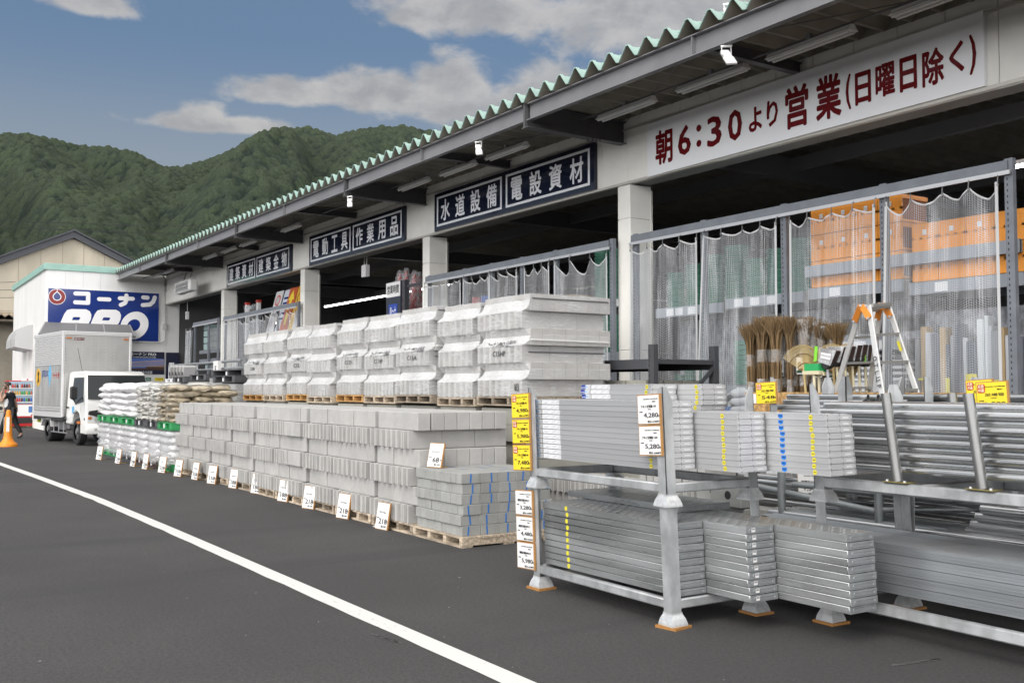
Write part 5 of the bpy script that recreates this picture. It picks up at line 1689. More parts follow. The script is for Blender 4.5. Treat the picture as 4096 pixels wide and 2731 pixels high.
# pipes on the ground level behind
pg = pipe_obj('steel_pipe', 4.0, .026)
spots = []; words = []
for row in range(3):
    for c in range(7):
        if c > 1 and row < 2: continue
        spots.append((-5.75 + rr.uniform(-.02, .02), 6.25 + c * .055, .40 + row * .05)); words.append((row, c))
pile(pg, spots, 'pipes on the low bed', lambda i: 'pipe on the low bed beyond the aluminium beams, %s row up, %s from front' % (ORD[words[i][0] + 1], ORD[words[i][1] + 1]))
pb = pipe_obj('thick_pipe', 2.2, .031)
pile(pb, [(-3.98 - .05 * k_, 6.38 + .02 * k_, .69 - .058 * k_) for k_ in range(5)], 'thick short pipes at the right edge', lambda i: 'thick pipe end at the right edge, %s from top' % ORD[i + 1])

# pointed stakes with conical tips
ts = thing('ground_stake', 'x', 'ground stake', (0, 0, 0), 'pointed ground stakes')
b = MB(); b.path([(-1.3, 0, 0), (-.02, 0, 0), (.10, 0, -.004)], .0, 14, rs=[.0245, .0245, .006]); b.build('shaft', mat('dull zinc', (.27, .29, .30), .45, .6, var=.1, vscale=4), ts, smooth=True)
spots = [(-4.30 + .06 * (k_ % 7), 6.28 + .075 * (k_ % 7), .515 - .055 * (k_ // 7)) for k_ in range(14)]
pile(ts, spots, 'pointed ground stakes', lambda i: 'grey ground stake with pointed tip, %s from left in the %s row' % (ORD[i % 7 + 1], ('upper', 'lower')[i // 7]))
t2 = copy_tree(ts)
spots = [(-4.25 + .035 * k_, 6.30 + .05 * k_, .735) for k_ in range(6)]
pile(t2, spots, 'pointed ground stakes', lambda i: 'grey ground stake with pointed tip, %s from left on the pipe cradle' % ORD[i + 1])
# cradle of pipe with flanged tapering legs
t = thing('pipe_cradle', 'grey pipe cradle with tapering flanged legs behind the right rack post', 'rack', (-4.7, 6.3, .4))
b = MB(); b.path([(-5.9, 6.27, .69), (-4.72, 6.27, .60)], .027, 14); b.path([(-4.72, 6.27, .62), (-3.9, 6.9, .66)], .022, 14); b.build('rail', MATS['dull zinc'], t, smooth=True)
for x, y in ((-5.62, 6.24), (-4.72, 6.27), (-4.02, 6.84)):
    b = MB(); b.path([(x, y, .90), (x, y, .60), (x, y, .47), (x, y, .40)], .03, 14, rs=[.033, .033, .026, .024]); b.path([(x, y, .455), (x, y, .470)], .052, 14); b.build('leg', MATS['dull zinc'], t, smooth=True)
t = thing('steel_post', 'short zinc channel post standing behind the long aluminium beams', 'post', (-4.05, 6.12, .4))
p = at(3640, 1990, Y=6.15); b = MB(); b.box(p.x - .045, 6.13, .40, p.x + .045, 6.137, .865); b.box(p.x - .004, 6.115, .40, p.x + .004, 6.13, .865); b.build('flange', M_galv, t)

# --- price boards on the racks
def rack_board(label, x0, y0, x1, y1, Y, face, title, code, price, tax, seal, note=None, yaw=0.0):
    a_ = at(x0, (y0 + y1) / 2, Y=Y); c = at(x1, (y0 + y1) / 2, Y=Y); m_ = (a_ + c) / 2
    zt_ = at((x0 + x1) / 2, y0, Y=Y).z; zb_ = at((x0 + x1) / 2, y1, Y=Y).z
    w, h = c.x - a_.x, zt_ - zb_
    ln = [(title, .08 if seal else 0, .60, .10, .006, 'CENTER', .60 if seal else .66), (code, .05, .50, .045, 0, 'CENTER', None), (price, .10, .30, .21, .03, 'CENTER', .62), ('円', .43, .27, .075, .01, 'CENTER', None),
          ('税込 ' + tax + '円', .20, .10, .075, .03, 'CENTER', .50), ('本体価格', -.33, .42, .04, 0, 'CENTER', None), ('滑り止め付 軽くて丈夫 作業に最適', .10, .84, .035, .004, 'CENTER', .62), ('期間 8/14', .25, .75, .04, .01, 'CENTER', None)]
    t = price_board('price_board', label, (m_.x, Y, zb_), w, h, face, ln, 0, yaw, False, 'price boards tied to the racks', seal)
    t.rotation_euler.y = -.05
    return t


r4 = lambda x, y: (2000 + x * .7335, 1450 + y * .7335)
for k_, (ya, yb, ti, co, pr_, tx) in enumerate(((168, 303, 'アルミ足場板 2M', 'ALT20C', '4,980', '5,478'), (308, 442, 'アルミ足場板 3M', 'ALT30C', '5,980', '6,578'), (447, 588, 'アルミ足場板 4M', 'ALT40C', '7,480', '8,228'))):
    dx = 4 * k_
    rack_board('yellow price board for %s yen on the left post of the near rack' % pr_, *r4(65 + dx, ya), *r4(162 + dx, yb), 4.262, M_yellow, ti, co, pr_, tx, True)
for k_, (ya, yb, ti, co, pr_, tx) in enumerate(((695, 832, '鋼製足場板2MCLT', 'CLT2025', '3,280', '3,608'), (837, 974, '鋼製足場板3MCLT', 'CLT3025', '4,480', '4,928'), (979, 1124, '鋼製足場板4MCLT', 'CLT4025', '5,980', '6,578'))):
    dx = 5 * k_
    rack_board('white price board for %s yen on the left post of the near rack' % pr_, *r4(86 + dx, ya), *r4(180 + dx, yb), 4.262, M_card, ti, co, pr_, tx, False)
for k_, (ya, yb, ti, co, pr_, tx) in enumerate(((172, 338, 'アルミ足場板 1M', 'ALT10C', '4,280', '4,708'), (342, 508, 'アルミ足場板 1.5M', 'ALT15C', '5,280', '5,808'))):
    dx = 8 * k_
    rack_board('white price board for %s yen on the right post of the near rack' % pr_, *r4(753 + dx, ya), *r4(877 + dx, yb), 4.265, M_card, ti, co, pr_, tx, False)
zq = lambda x, y: (2900 + x * .3401, 1150 + y * .3401)
rack_board('yellow price board for 548 yen on the rack of short pipes', *zq(368, 1110), *zq(612, 1368), 6.53, M_yellow, '足場管', '2.4X1.0M', '548', '602', True)
zl = lambda x, y: (3700 + x * .3188, 1200 + y * .3188)
rack_board('front yellow price board for 1,580 yen among the long pipes', *zl(655, 1017), *zl(1062, 1437), 6.2, M_yellow, '足場管', '2.4X3.0M', '1,580', '1,738', True)
rack_board('yellow price board half hidden behind the 1,580 yen board', *zl(525, 994), *zl(875, 1380), 6.6, M_yellow, '足場管', '2.4X2.0M', '1,080', '1,188', True)
zr = lambda x, y: (2850 + x * .3614, 1800 + y * .3614)
rack_board('white price board partly behind the corner post of the beam rack', *zr(948, 240), *zr(1215, 508), 6.5, M_card, '単管杭1500', '', '1,598', '1,758', False)
# board of chipboard beside the pipes
p0 = at(2900 + 240 * .3401, 1150 + 1228 * .3401, Y=7.9); p1 = at(2900 + 370 * .3401, 1150 + 1430 * .3401, Y=7.9)
t = thing('chipboard_box', 'chipboard box front with small white tag beside the yellow 548 board', 'box', (p0.x, 7.9, .9))
M_osb = mat('chipboard', (.42, .25, .10), .7, var=.5, vscale=22, coord='World')
b = MB(); b.box(p0.x, 7.9, .85, p1.x + 2.6, 7.93, p0.z); b.box(p0.x, 7.93, .85, p0.x + .03, 8.75, p0.z); b.build('panel', M_osb, t)
b = MB(); b.box(p0.x + .07, 7.894, p0.z - .12, p0.x + .19, 7.9, p0.z - .02); b.build('tag', M_card, t)
b = MB(); b.box(p0.x + .03, 7.93, .85, p1.x + 2.6, 8.75, .88); b.build('bottom', M_osb, t)
b = MB(); b.box(p0.x + .1, 8.0, 0, p1.x + 2.5, 8.7, .85); tag(b.build('display_table', M_msteel), 'grey display plinth under the chipboard box of brooms', 'table')
# ------------------------------------------------------------------ delivery truck
TR = thing('delivery_truck', 'white cab box truck with ribbed aluminium body parked before the blue sign', 'truck', (0, 0, 0))
M_cab = mat('cab white', (.78, .78, .76), .25, coat=.5)
M_glass = mat('windscreen', (.03, .034, .036), .10, spec=.35)
M_box = mat('aluminium body', (.50, .50, .49), .42, .55, var=.10, vscale=1.2, coord='World')
M_boxs = mat('polished side', (.55, .55, .54), .36, .55, var=.22, vscale=2.5, stretch=(1.6, 1, .35), bump=.25, bscale=2.5, bdist=.02)
M_rail = mat('white rail', (.62, .62, .62), .4, .3)
M_rivet = mat('rivet', (.72, .72, .72), .35, .4)
M_tyre = mat('tyre', (.018, .018, .019), .75)
M_rim = mat('wheel steel', (.42, .42, .43), .35, .7)
# local frame: +x forward, +y = truck's own left... the lot side of the truck is -y; origin under the front axle
bw, bx1, bx0, bz0, bz1 = .93, -1.10, -4.20, .74, 3.12
b = MB(); b.box(bx0, -bw, bz0, bx1, bw, bz1); b.build('cargo_box', M_box, TR, bevel=.01)
b = MB(); z = 2.18
b.box(bx0 + .06, -bw - .004, bz0 + .28, bx1 - .10, -bw, 2.16, 0)
b.build('side_panel', M_boxs, TR)
b = MB()
k = 0
while z < 3.02:
    b.prism([(0, 0), (-.016, .012), (-.016, .036), (0, .048)], bx0 + .06, bx1 - .10, lambda u, v, d, z=z: (d, -bw + u, z + v)); z += .058
b.build('side_ribs', M_rail, TR)
b = MB()
for x0, x1, ya, yb, z0, z1 in ((bx0 - .02, bx1 + .02, -bw - .02, -bw + .03, bz1 - .09, bz1 + .015), (bx0 - .02, bx1 + .02, bw - .03, bw + .02, bz1 - .09, bz1 + .015), (bx1 - .03, bx1 + .022, -bw + .03, bw - .03, bz1 - .10, bz1 + .012),
                              (bx1 - .10, bx1 + .025, -bw - .022, -bw + .05, bz0 - .02, bz1 - .09), (bx1 - .05, bx1 + .02, bw - .05, bw + .02, bz0, bz1 - .09), (bx0 - .02, bx0 + .06, -bw - .02, -bw + .03, bz0, bz1 - .09),
                              (bx0, bx1 - .1, -bw - .012, -bw, bz0 - .02, bz0 + .12), (bx0, bx1 - .1, -bw - .016, -bw, bz0 + .17, bz0 + .20), (bx0, bx1 - .1, -bw - .016, -bw, bz0 + .23, bz0 + .26)):
    b.box(x0, ya, z0, x1, yb, z1)
b.build('corner_rail', M_rail, TR, bevel=.012)
b = MB()
for y in (-.86, -.42, -.18, .02, .22, .46, .86):
    for q in range(26):
        z = bz0 + .15 + q * .085; b.box(bx1 - .001, y - .009, z, bx1 + .006, y + .009, z + .018)
for x in (-4.0, -3.55, -3.1, -2.65, -2.2, -1.75, -1.35):
    for q in range(12): b.box(x, -bw - .008, bz0 + .34 + q * .10, x + .016, -bw - .003, bz0 + .356 + q * .10)
b.build('rivets', M_rivet, TR)
M_amber = mat('amber lens', (.55, .16, .02), .3)
for y in (-.78, .78):
    b = MB(); b.box(bx1 + .0, y - .07, bz1 - .20, bx1 + .03, y + .07, bz1 - .165); b.build('marker_lamp', M_amber, TR)
b = MB(); b.box(bx1 + .002, -.64, bz1 - .24, bx1 + .01, -.37, bz1 - .17); b.build('maker_plate', mat('maker plate', (.12, .02, .02), .4), TR)
add_text('日本フルハーフ', (bx1 + .012, -.505, bz1 - .205), .05, M_sgw, TR, right=(0, 1, 0), fit=.24, bold=.01)
# emblem and words on the polished side
M_emy = mat('emblem yellow', (.72, .40, .015), .4)
b = MB(); b.prism(ell(-3.68, 1.86, .26, .26, 28), -bw - .007, -bw - .004, lambda u, v, d: (u, d, v)); b.build('emblem', M_emy, TR)
cat_ = [(-3.78, 1.66), (-3.72, 1.72), (-3.70, 1.66), (-3.66, 1.66), (-3.64, 1.76), (-3.58, 1.70), (-3.54, 1.72), (-3.60, 1.82), (-3.60, 1.92), (-3.55, 2.02), (-3.60, 2.00), (-3.64, 2.06), (-3.68, 2.00), (-3.75, 2.03), (-3.76, 1.94), (-3.72, 1.88), (-3.74, 1.78)]
b = MB(); b.prism(cat_, -bw - .009, -bw - .007, lambda u, v, d: (u, d, v)); b.build('emblem_cats', M_black, TR)
add_text('JITEOX', (-2.92, -bw - .008, 1.93), .26, mat('words navy', (.03, .06, .22), .4), TR, bold=.012, fit=.72)
add_text('チャーター便', (-1.75, -bw - .008, 1.90), .2, mat('words red', (.45, .03, .03), .4), TR, bold=.012, fit=.66)
b = MB(); b.prism([(-2.40, 1.55), (-2.24, 1.95), (-2.40, 2.28), (-2.56, 1.95)], -bw - .007, -bw - .004, lambda u, v, d: (u, d, v)); b.build('diamond', mat('words sky blue', (.12, .40, .65), .4), TR)
# cab, as one lofted shell: outline of the side in x,z
cw = .85
prof = [(-1.02, .55), (-1.02, 1.95), (-.88, 1.99), (.42, 1.99), (.58, 1.93), (.64, 1.80), (.82, 1.22), (.87, 1.10), (.90, .86), (.92, .62), (.90, .40), (.40, .40), (.40, .62), (.26, .84), (-.02, .92), (-.30, .84), (-.44, .62), (-.46, .55)]
def rnd(z):  # cab narrows a little towards the roof
    return cw - max(0, z - 1.1) * .10
b = MB(); i = len(b.v); n = len(prof)
b.v += [(x, -rnd(z), z) for x, z in prof] + [(x, rnd(z), z) for x, z in prof]
for q in range(n): b.f.append((i + q, i + (q + 1) % n, i + n + (q + 1) % n, i + n + q)); b.m.append(0)
b.f.append(tuple(i + q for q in range(n))); b.m.append(0); b.f.append(tuple(i + n + q for q in reversed(range(n)))); b.m.append(0)
b.build('cab', M_cab, TR, bevel=.03, smooth=True)
b = MB()   # windscreen, slightly proud
b.grid(12, 6, lambda u, v: (.615 + (.825 - .615) * (1 - v) + .010 + .05 * (1 - (2 * u - 1) ** 2), (u - .5) * 2 * (.79 - .04 * v), 1.24 + .64 * v))
b.build('windscreen', M_glass, TR, smooth='all')
b = MB(); b.prism(rrect(-.78, 1.20, .02, 1.80, .05) if False else [(-.50, 1.24), (.0, 1.12), (.62, 1.18), (.52, 1.50), (.42, 1.82), (-.50, 1.82)], -cw - .006, -cw + .06, lambda u, v, d: (u, d + max(0, v - 1.1) * .10, v)); b.build('side_window', M_glass, TR)
b = MB(); b.box(-.98, -cw - .004, .56, -.975, -cw, 1.9); b.box(.42, -cw - .004, .9, .425, -cw, 1.1); b.build('door_gap', M_dark, TR)
b = MB(); b.box(-.90, -cw - .02, .98, -.74, -cw, 1.03); b.build('door_handle', M_dark, TR)
b = MB(); b.prism(ell(-.30, .95, .10, .10, 14), -cw - .005, -cw - .002, lambda u, v, d: (u, d, v)); b.build('door_badge', MATS['words sky blue'], TR)
# front face: grille, lamps, bumper, badge
b = MB(); b.box(.90, -.62, .80, .945, .62, .90); b.prism([(.62, .80), (.80, .84), (.80, .93), (.55, .96)], .885, .94, lambda u, v, d: (d, u, v)); b.prism([(-.62, .80), (-.80, .84), (-.78, .93), (-.55, .96)], .885, .94, lambda u, v, d: (d, u, v)); b.build('grille', M_dark, TR, bevel=.012)
for sy in (-1, 1):
    b = MB(); b.prism([(sy * .36, .60), (sy * .82, .60), (sy * .86, .72), (sy * .80, .82), (sy * .56, .80), (sy * .40, .70)], .80, .945, lambda u, v, d: (d - (.10 if abs(u) > .7 else 0), u, v))
    hl = b.build('headlight', mat('lamp lens', (.24, .25, .25), .10, .3), TR, bevel=.012)
    b = MB(); b.prism(ell(sy * .58, .70, .075, .075, 16), .94, .952, lambda u, v, d: (d, u, v)); b.build('reflector', M_skirt, hl)
    b = MB(); b.box(.84, sy * .72, .72, .935, sy * .80, .78); b.build('turn_lamp', M_amber, hl)
    b = MB(); b.prism(rrect(sy * .62 - .075, .40, sy * .62 + .075, .49, .03), .93, .962, lambda u, v, d: (d, u, v)); f = b.build('fog_lamp', M_dark, TR)
    b = MB(); b.prism(ell(sy * .62, .445, .035, .035, 14), .96, .968, lambda u, v, d: (d, u, v)); b.build('fog_lens', M_skirt, f)
    b = MB(); b.box(.26, sy * (cw + .0), .585, .40, sy * (cw + .05), .65); b.build('side_marker', M_amber, TR)
b = MB(); b.prism([(.42, .32), (.96, .32), (.97, .56), (.90, .60), (.42, .60)], -cw - .01, cw + .01, lambda u, v, d: (u, d, v)); b.build('bumper', M_cab, TR, bevel=.03, smooth=True)
b = MB(); b.box(.955, -.36, .38, .975, .36, .50); b.build('bumper_grille', M_dark, TR)
b = MB(); b.prism(ell(.0, 1.03, .16, .095, 28), .862, .895, lambda u, v, d: (d - (v - 1.03) * .15, u, v)); b.build('front_emblem', M_emy, TR)
c2 = [(-.12, 1.01), (-.09, 1.07), (-.10, 1.10), (-.06, 1.08), (-.03, 1.10), (-.03, 1.06), (.05, 1.05), (.13, 1.08), (.12, 1.05), (.07, 1.02), (.09, .965), (.06, .965), (.04, 1.0), (-.01, 1.0), (.0, .965), (-.03, .965), (-.06, 1.0), (-.09, .975)]
b = MB(); b.prism(c2, .895, .902, lambda u, v, d: (d - (v - 1.03) * .15, u, v)); b.build('front_emblem_cats', M_black, TR)
b = MB()
for y0_, y1_ in ((-.45, -.02), (.12, .55)): b.bar((.875, y0_, 1.20), (.80, y1_, 1.30), .018, .014)
b.build('wiper', M_dark, TR)
b = MB(); b.path([(-.02, -.70, 1.96), (-.22, -.78, 2.62)], .006, 6); b.build('aerial', M_dark, TR)
b = MB(); b.path([(.50, -.84, 1.28), (.66, -.98, 1.20), (.74, -1.06, 1.10), (.72, -1.10, 1.20), (.72, -1.10, 1.32)], .016, 8); m_ = b.build('mirror_arm', M_dark, TR, smooth=True)
b = MB(); b.box(.67, -1.21, 1.24, .77, -1.03, 1.58); b.build('mirror', M_dark, TR, bevel=.035)
b = MB(); b.box(.20, -.3, 1.62, .30, -.16, 1.74); b.path([(.25 + .02 * math.cos(a_), -.42 + .19 * math.sin(a_ * 1.0), 1.18 + .10 * math.cos(a_)) for a_ in [k_ * .52 for k_ in range(13)]], .015, 6); b.build('steering_wheel', M_dark, TR)


def wheel(x, y0, w, r, dual=False):
    sgn = -1 if y0 < 0 else 1
    b = MB()
    pr = [(r * .60, 0), (r * .92, 0), (r, .03), (r, w - .03), (r * .92, w), (r * .60, w)]
    nseg = 30; i = len(b.v)
    for q in range(nseg):
        a_ = 2 * math.pi * q / nseg
        for rr_, dy in pr: b.v.append((x + rr_ * math.cos(a_), y0 - sgn * dy, r + rr_ * math.sin(a_)))
    m_ = len(pr)
    for q in range(nseg):
        q2 = (q + 1) % nseg
        for k_ in range(m_ - 1): b.f.append((i + q * m_ + k_, i + q2 * m_ + k_, i + q2 * m_ + k_ + 1, i + q * m_ + k_ + 1)); b.m.append(0)
    t_ = b.build('wheel', M_tyre, TR, smooth=True)
    b = MB(); b.path([(x, y0 - sgn * (.10 if dual else .05), r), (x, y0 - sgn * (w - .02), r)], r * .6, 24); b.path([(x, y0 - sgn * .0, r), (x, y0 - sgn * .06, r)], r * .2, 14)
    for q in range(5):
        a_ = 2 * math.pi * q / 5; b.path([(x + r * .34 * math.cos(a_), y0 - sgn * .03, r + r * .34 * math.sin(a_)), (x + r * .34 * math.cos(a_), y0 - sgn * .09, r + r * .34 * math.sin(a_))], .025, 6)
    b.build('rim', M_rim, t_, smooth=True)
    b = MB()
    for q in range(8):
        a_ = 2 * math.pi * q / 8; c_ = (x + r * .45 * math.cos(a_), r + r * .45 * math.sin(a_))
        b.path([(c_[0], y0 - sgn * (.098 if dual else .048), c_[1]), (c_[0], y0 - sgn * (.094 if dual else .044), c_[1])], .04, 8)
    b.build('rim_hole', M_dark, t_)
for y in (-.84, .84): wheel(0, y, .20, .36)
for y in (-.88, .88): wheel(-2.75, y, .42, .36, True)
b = MB(); b.box(-4.1, -.40, .50, -.3, -.32, .66); b.box(-4.1, .32, .50, -.3, .40, .66); b.box(-4.15, -bw, .62, -.95, bw, .735); b.box(.3, -.5, .34, .6, .5, .42); b.build('chassis', M_dark, TR)
b = MB(); b.box(-1.9, -.80, .36, -1.25, -.45, .62); b.box(-1.15, -.8, .4, -.85, -.5, .62); b.build('fuel_tank', mat('tank grey', (.14, .14, .145), .5), TR, bevel=.02)
b = MB()
for x in (-2.05, -1.55, -1.05): b.path([(x - .02, -.88, .30), (x, -.88, .60), (x + .10, -.88, .70), (x + .2, -.86, .71)], .016, 8)
b.path([(-2.3, -.89, .30), (-.62, -.89, .30)], .02, 8)
b.build('side_guard', M_rim, TR, smooth=True)
b = MB(); b.prism([(-3.30, .44), (-3.24, .68), (-2.2, .68), (-2.16, .44), (-2.24, .44), (-2.32, .62), (-3.12, .62), (-3.22, .44)], -bw, -.5, lambda u, v, d: (u, d, v)); b.build('mudguard', M_rail, TR)
b = MB(); b.box(-4.0, -.86, .52, -3.85, -.78, .62); b.build('side_lamp', mat('lamp lime', (.45, .50, .05), .3), TR)
TR.location = (-29.05, 5.60, 0); TR.rotation_euler = (0, 0, rad(6.0))

# ------------------------------------------------------------------ traffic cone
c0 = at(31, 1785, Z=0)
M_cone = mat('orange cone plastic', (.75, .25, .012), .45, var=.06, vscale=5)
t = thing('traffic_cone', 'orange plastic cone with wide flared foot standing on the tarmac', 'traffic cone', tuple(c0))
b = MB(); H = .96
prof = [(.235, 0), (.235, .05), (.225, .075), (.165, .12), (.12, .20), (.105, .30), (.10, .42), (.075, .80), (.06, .86), (.065, .885), (.055, .91), (.04, .96), (.0, .965)]
b.grid(28, len(prof), lambda u, v: (c0.x + prof[round(v * (len(prof) - 1))][0] * math.cos(2 * math.pi * u), c0.y + prof[round(v * (len(prof) - 1))][0] * math.sin(2 * math.pi * u), prof[round(v * (len(prof) - 1))][1]), closed_u=True)
b.build('cone', M_cone, t, smooth=True)
b = MB()
for a_ in (-1.9, -.2): b.obox((c0.x + .097 * math.cos(a_), c0.y + .097 * math.sin(a_), .58), (math.cos(a_), math.sin(a_), .1), (-math.sin(a_), math.cos(a_), 0), (0, 0, 1), .004, .035, .19)
b.build('sticker', M_card, t)

# ------------------------------------------------------------------ vending machine and bin
M_vred = mat('vending red', (.50, .012, .014), .35)
v0 = at(21, 1712, Z=0)
t = thing('vending_machine', 'red drinks vending machine standing by the long white wall', 'vending machine', (v0.x, v0.y, 0))
vx, vy = v0.x, v0.y + .02
D_, W_, Hv = .72, 1.25, 1.85      # faces +x
b = MB(); b.box(vx - D_, vy, .06, vx, vy + W_, Hv); b.build('cabinet', M_vred, t, bevel=.015)
b = MB(); b.box(vx, vy + .06, .93, vx + .012, vy + W_ - .03, Hv - .04); b.build('window', mat('display blue', (.30, .42, .52), .3), t)
b = MB(); b.box(vx, vy + .06, .46, vx + .012, vy + W_ - .03, .90); b.build('panel', M_white, t)
rz = random.Random(9)
cols = [(.08, .01, .01), (.5, .02, .02), (.02, .1, .4), (.05, .3, .08), (.6, .35, .05), (.1, .25, .5), (.4, .1, .05), (.5, .5, .5)]
for row in range(3):
    b = MB(); z = 1.02 + row * .27
    b.box(vx + .012, vy + .08, z - .03, vx + .05, vy + W_ - .05, z); b.build('shelf', M_white, t)
    bb = [MB() for _ in range(4)]
    for q in range(13):
        y = vy + .12 + q * .083; c_ = bb[rz.randrange(4)]
        c_.path([(vx + .035, y, z), (vx + .035, y, z + .10), (vx + .035, y, z + .13), (vx + .035, y, z + .16)], .03, 8, rs=[.03, .03, .014, .014])
    for k_, c_ in enumerate(bb):
        if c_.v: c_.build('bottle_row', mat('bottle %d' % (row * 4 + k_), cols[(row * 3 + k_) % 8], .25), t, smooth=True)
b = MB(); b.box(vx + .0, vy + .5, Hv - .02, vx + .02, vy + W_ - .02, Hv + .09); b.build('header', M_white, t)
b = MB(); b.prism(ell(vy + .72, Hv + .035, .035, .035, 16), vx + .02, vx + .024, lambda u, v, d: (d, u, v)); b.build('logo', M_vred, t)
add_text('Coca-Cola', (vx + .022, vy + 1.02, Hv + .035), .08, M_vred, t, right=(0, 1, 0), fit=.26)
b = MB(); b.prism([(vy + .85, .47), (vy + 1.18, .47), (vy + 1.18, .88)], vx + .012, vx + .014, lambda u, v, d: (d, u, v)); b.build('red_swoosh', M_vred, t)
b = MB(); b.box(vx + .013, vy + .78, .60, vx + .018, vy + 1.0, .84); b.build('poster', mat('poster blue', (.08, .18, .42), .4), t)
b = MB(); b.box(vx, vy + .12, .18, vx + .02, vy + W_ - .08, .40); b.build('outlet', M_dark, t)
t = thing('waste_bin', 'grey drinks bin with round holes beside the red vending machine', 'bin', (vx - .1, vy - .35, 0))
b = MB(); b.box(vx - .45, vy - .52, .02, vx - .02, vy - .08, .62); b.build('body', mat('bin grey', (.42, .42, .42), .5), t, bevel=.02)
b = MB(); b.box(vx - .46, vy - .53, .62, vx - .01, vy - .07, .92); lid = b.build('lid', mat('bin beige', (.50, .47, .40), .5), t, bevel=.02)
b = MB()
for y in (-.41, -.19): b.prism(ell(vy + y, .77, .07, .07, 18), vx - .012, vx - .004, lambda u, v, d: (d, u, v))
b.build('hole', M_dark, lid)
# low kerb with weeds under the machine
t = thing('weed_patch', 'thin green weeds growing along the foot of the white wall', 'weeds')
b = MB()
for q in range(240):
    x = vx - .5 + rz.uniform(-.6, .7); y = vy + rz.uniform(-.8, 2.2); h = rz.uniform(.04, .16); d = rz.uniform(-.05, .05)
    b.poly([(x, y, 0), (x + .012, y + .01, 0), (x + d, y + d, h)])
o = b.build('weeds', mat('weed green', (.09, .15, .03), .8), None, fixn=False); bpy.data.objects.remove(t); tag(o, 'thin green weeds growing along the foot of the white wall', 'weeds', kind='stuff')
b = MB(); b.box(vx - 1.2, vy + W_ + .2, 0, vx - .3, vy + W_ + 2.2, .14); tag(b.build('kerb_stone', mat('kerb', (.3, .3, .29), .8), bevel=.01), 'low concrete kerb beside the vending machine behind the truck', 'kerb')

# ------------------------------------------------------------------ walking man on the phone
pf = at(80, 1753, Z=0); pfl = at(10, 1749, Z=0)
d_ = Vector((c_r.x, c_r.y, 0)).normalized() * -1     # he walks to the left
MAN = thing('person', 'man in black and white work shirt walking with a phone at his ear', 'person', (pf.x, pf.y, 0))
hp = Vector((pf.x, pf.y, 0)) + d_ * .30 + Vector((0, 0, 0))
sd_ = Vector((-d_.y, d_.x, 0))
Pm = lambda f_, s_, z: tuple(hp + d_ * f_ + sd_ * s_ + Vector((0, 0, z)))
M_skin = mat('skin', (.38, .22, .15), .55); M_cloth = mat('navy black cloth', (.018, .02, .026), .8); M_trs = mat('black trousers', (.011, .011, .012), .8); M_hair = mat('dark hair', (.035, .028, .022), .7); M_shoe = mat('black shoe', (.012, .012, .012), .5)


def skin_obj(name, joints, edges, m, parent, sub=2):
    """one continuous surface grown round a skeleton: joints = [(point, radius_x, radius_y)]"""
    me = bpy.data.meshes.new(name); o0 = root_loc(parent)
    me.from_pydata([tuple(Vector(j[0]) - o0) for j in joints], edges, [])
    ob = bpy.data.objects.new(name, me); COL.objects.link(ob)
    mo = ob.modifiers.new('skin', 'SKIN'); mo.use_smooth_shade = True
    sv_ = me.skin_vertices[0].data
    for q, j in zip(sv_, joints): q.radius = (j[1], j[2] if len(j) > 2 else j[1])
    sv_[0].use_root = True
    su = ob.modifiers.new('sub', 'SUBSURF'); su.levels = sub; su.render_levels = sub
    dg = bpy.context.evaluated_depsgraph_get(); dg.update()
    me2 = bpy.data.meshes.new_from_object(ob.evaluated_get(dg)); bpy.data.objects.remove(ob)
    me2.name = name; me2.materials.clear(); me2.materials.append(m)
    me2.polygons.foreach_set('use_smooth', [True] * len(me2.polygons))
    return link(name, me2, parent)


# whole body in skin; clothing follows just outside it
J = [(Pm(0, 0, .86), .12, .10), (Pm(.02, 0, 1.02), .115, .09), (Pm(.05, 0, 1.22), .14, .105), (Pm(.07, 0, 1.34), .12, .09), (Pm(.09, 0, 1.43), .05), (Pm(.12, 0, 1.50), .052),
     (Pm(.14, 0, 1.58), .088, .078), (Pm(.14, 0, 1.66), .085, .075), (Pm(.13, 0, 1.70), .05),
     (Pm(.03, .09, .80), .085), (Pm(.17, .10, .47), .058), (Pm(.27, .10, .10), .038), (Pm(.38, .10, .045), .034),          # leading leg
     (Pm(-.03, -.09, .80), .085), (Pm(-.11, -.10, .45), .058), (Pm(-.30, -.10, .12), .038), (Pm(-.20, -.10, .04), .034),   # trailing leg
     (Pm(.07, .19, 1.34), .055), (Pm(.17, .22, 1.12), .042), (Pm(.25, .15, 1.33), .034), (Pm(.20, .12, 1.47), .026),         # arm to the phone
     (Pm(.05, -.19, 1.34), .055), (Pm(-.04, -.22, 1.06), .042), (Pm(-.08, -.21, .84), .033), (Pm(-.06, -.20, .78), .028)]
E_ = [(0, 1), (1, 2), (2, 3), (3, 4), (4, 5), (5, 6), (6, 7), (7, 8), (0, 9), (9, 10), (10, 11), (11, 12), (0, 13), (13, 14), (14, 15), (15, 16), (3, 17), (17, 18), (18, 19), (19, 20), (3, 21), (21, 22), (22, 23), (23, 24)]
skin_obj('body', J, E_, M_skin, MAN)
K = [(Pm(0, 0, .86), .145, .13), (Pm(.03, .09, .80), .105), (Pm(.17, .10, .47), .078), (Pm(.27, .10, .13), .06), (Pm(-.03, -.09, .80), .105), (Pm(-.11, -.10, .45), .078), (Pm(-.29, -.10, .15), .06), (Pm(.01, 0, 1.06), .142, .118)]
skin_obj('trousers', K, [(0, 1), (1, 2), (2, 3), (0, 4), (4, 5), (5, 6), (0, 7)], M_trs, MAN)
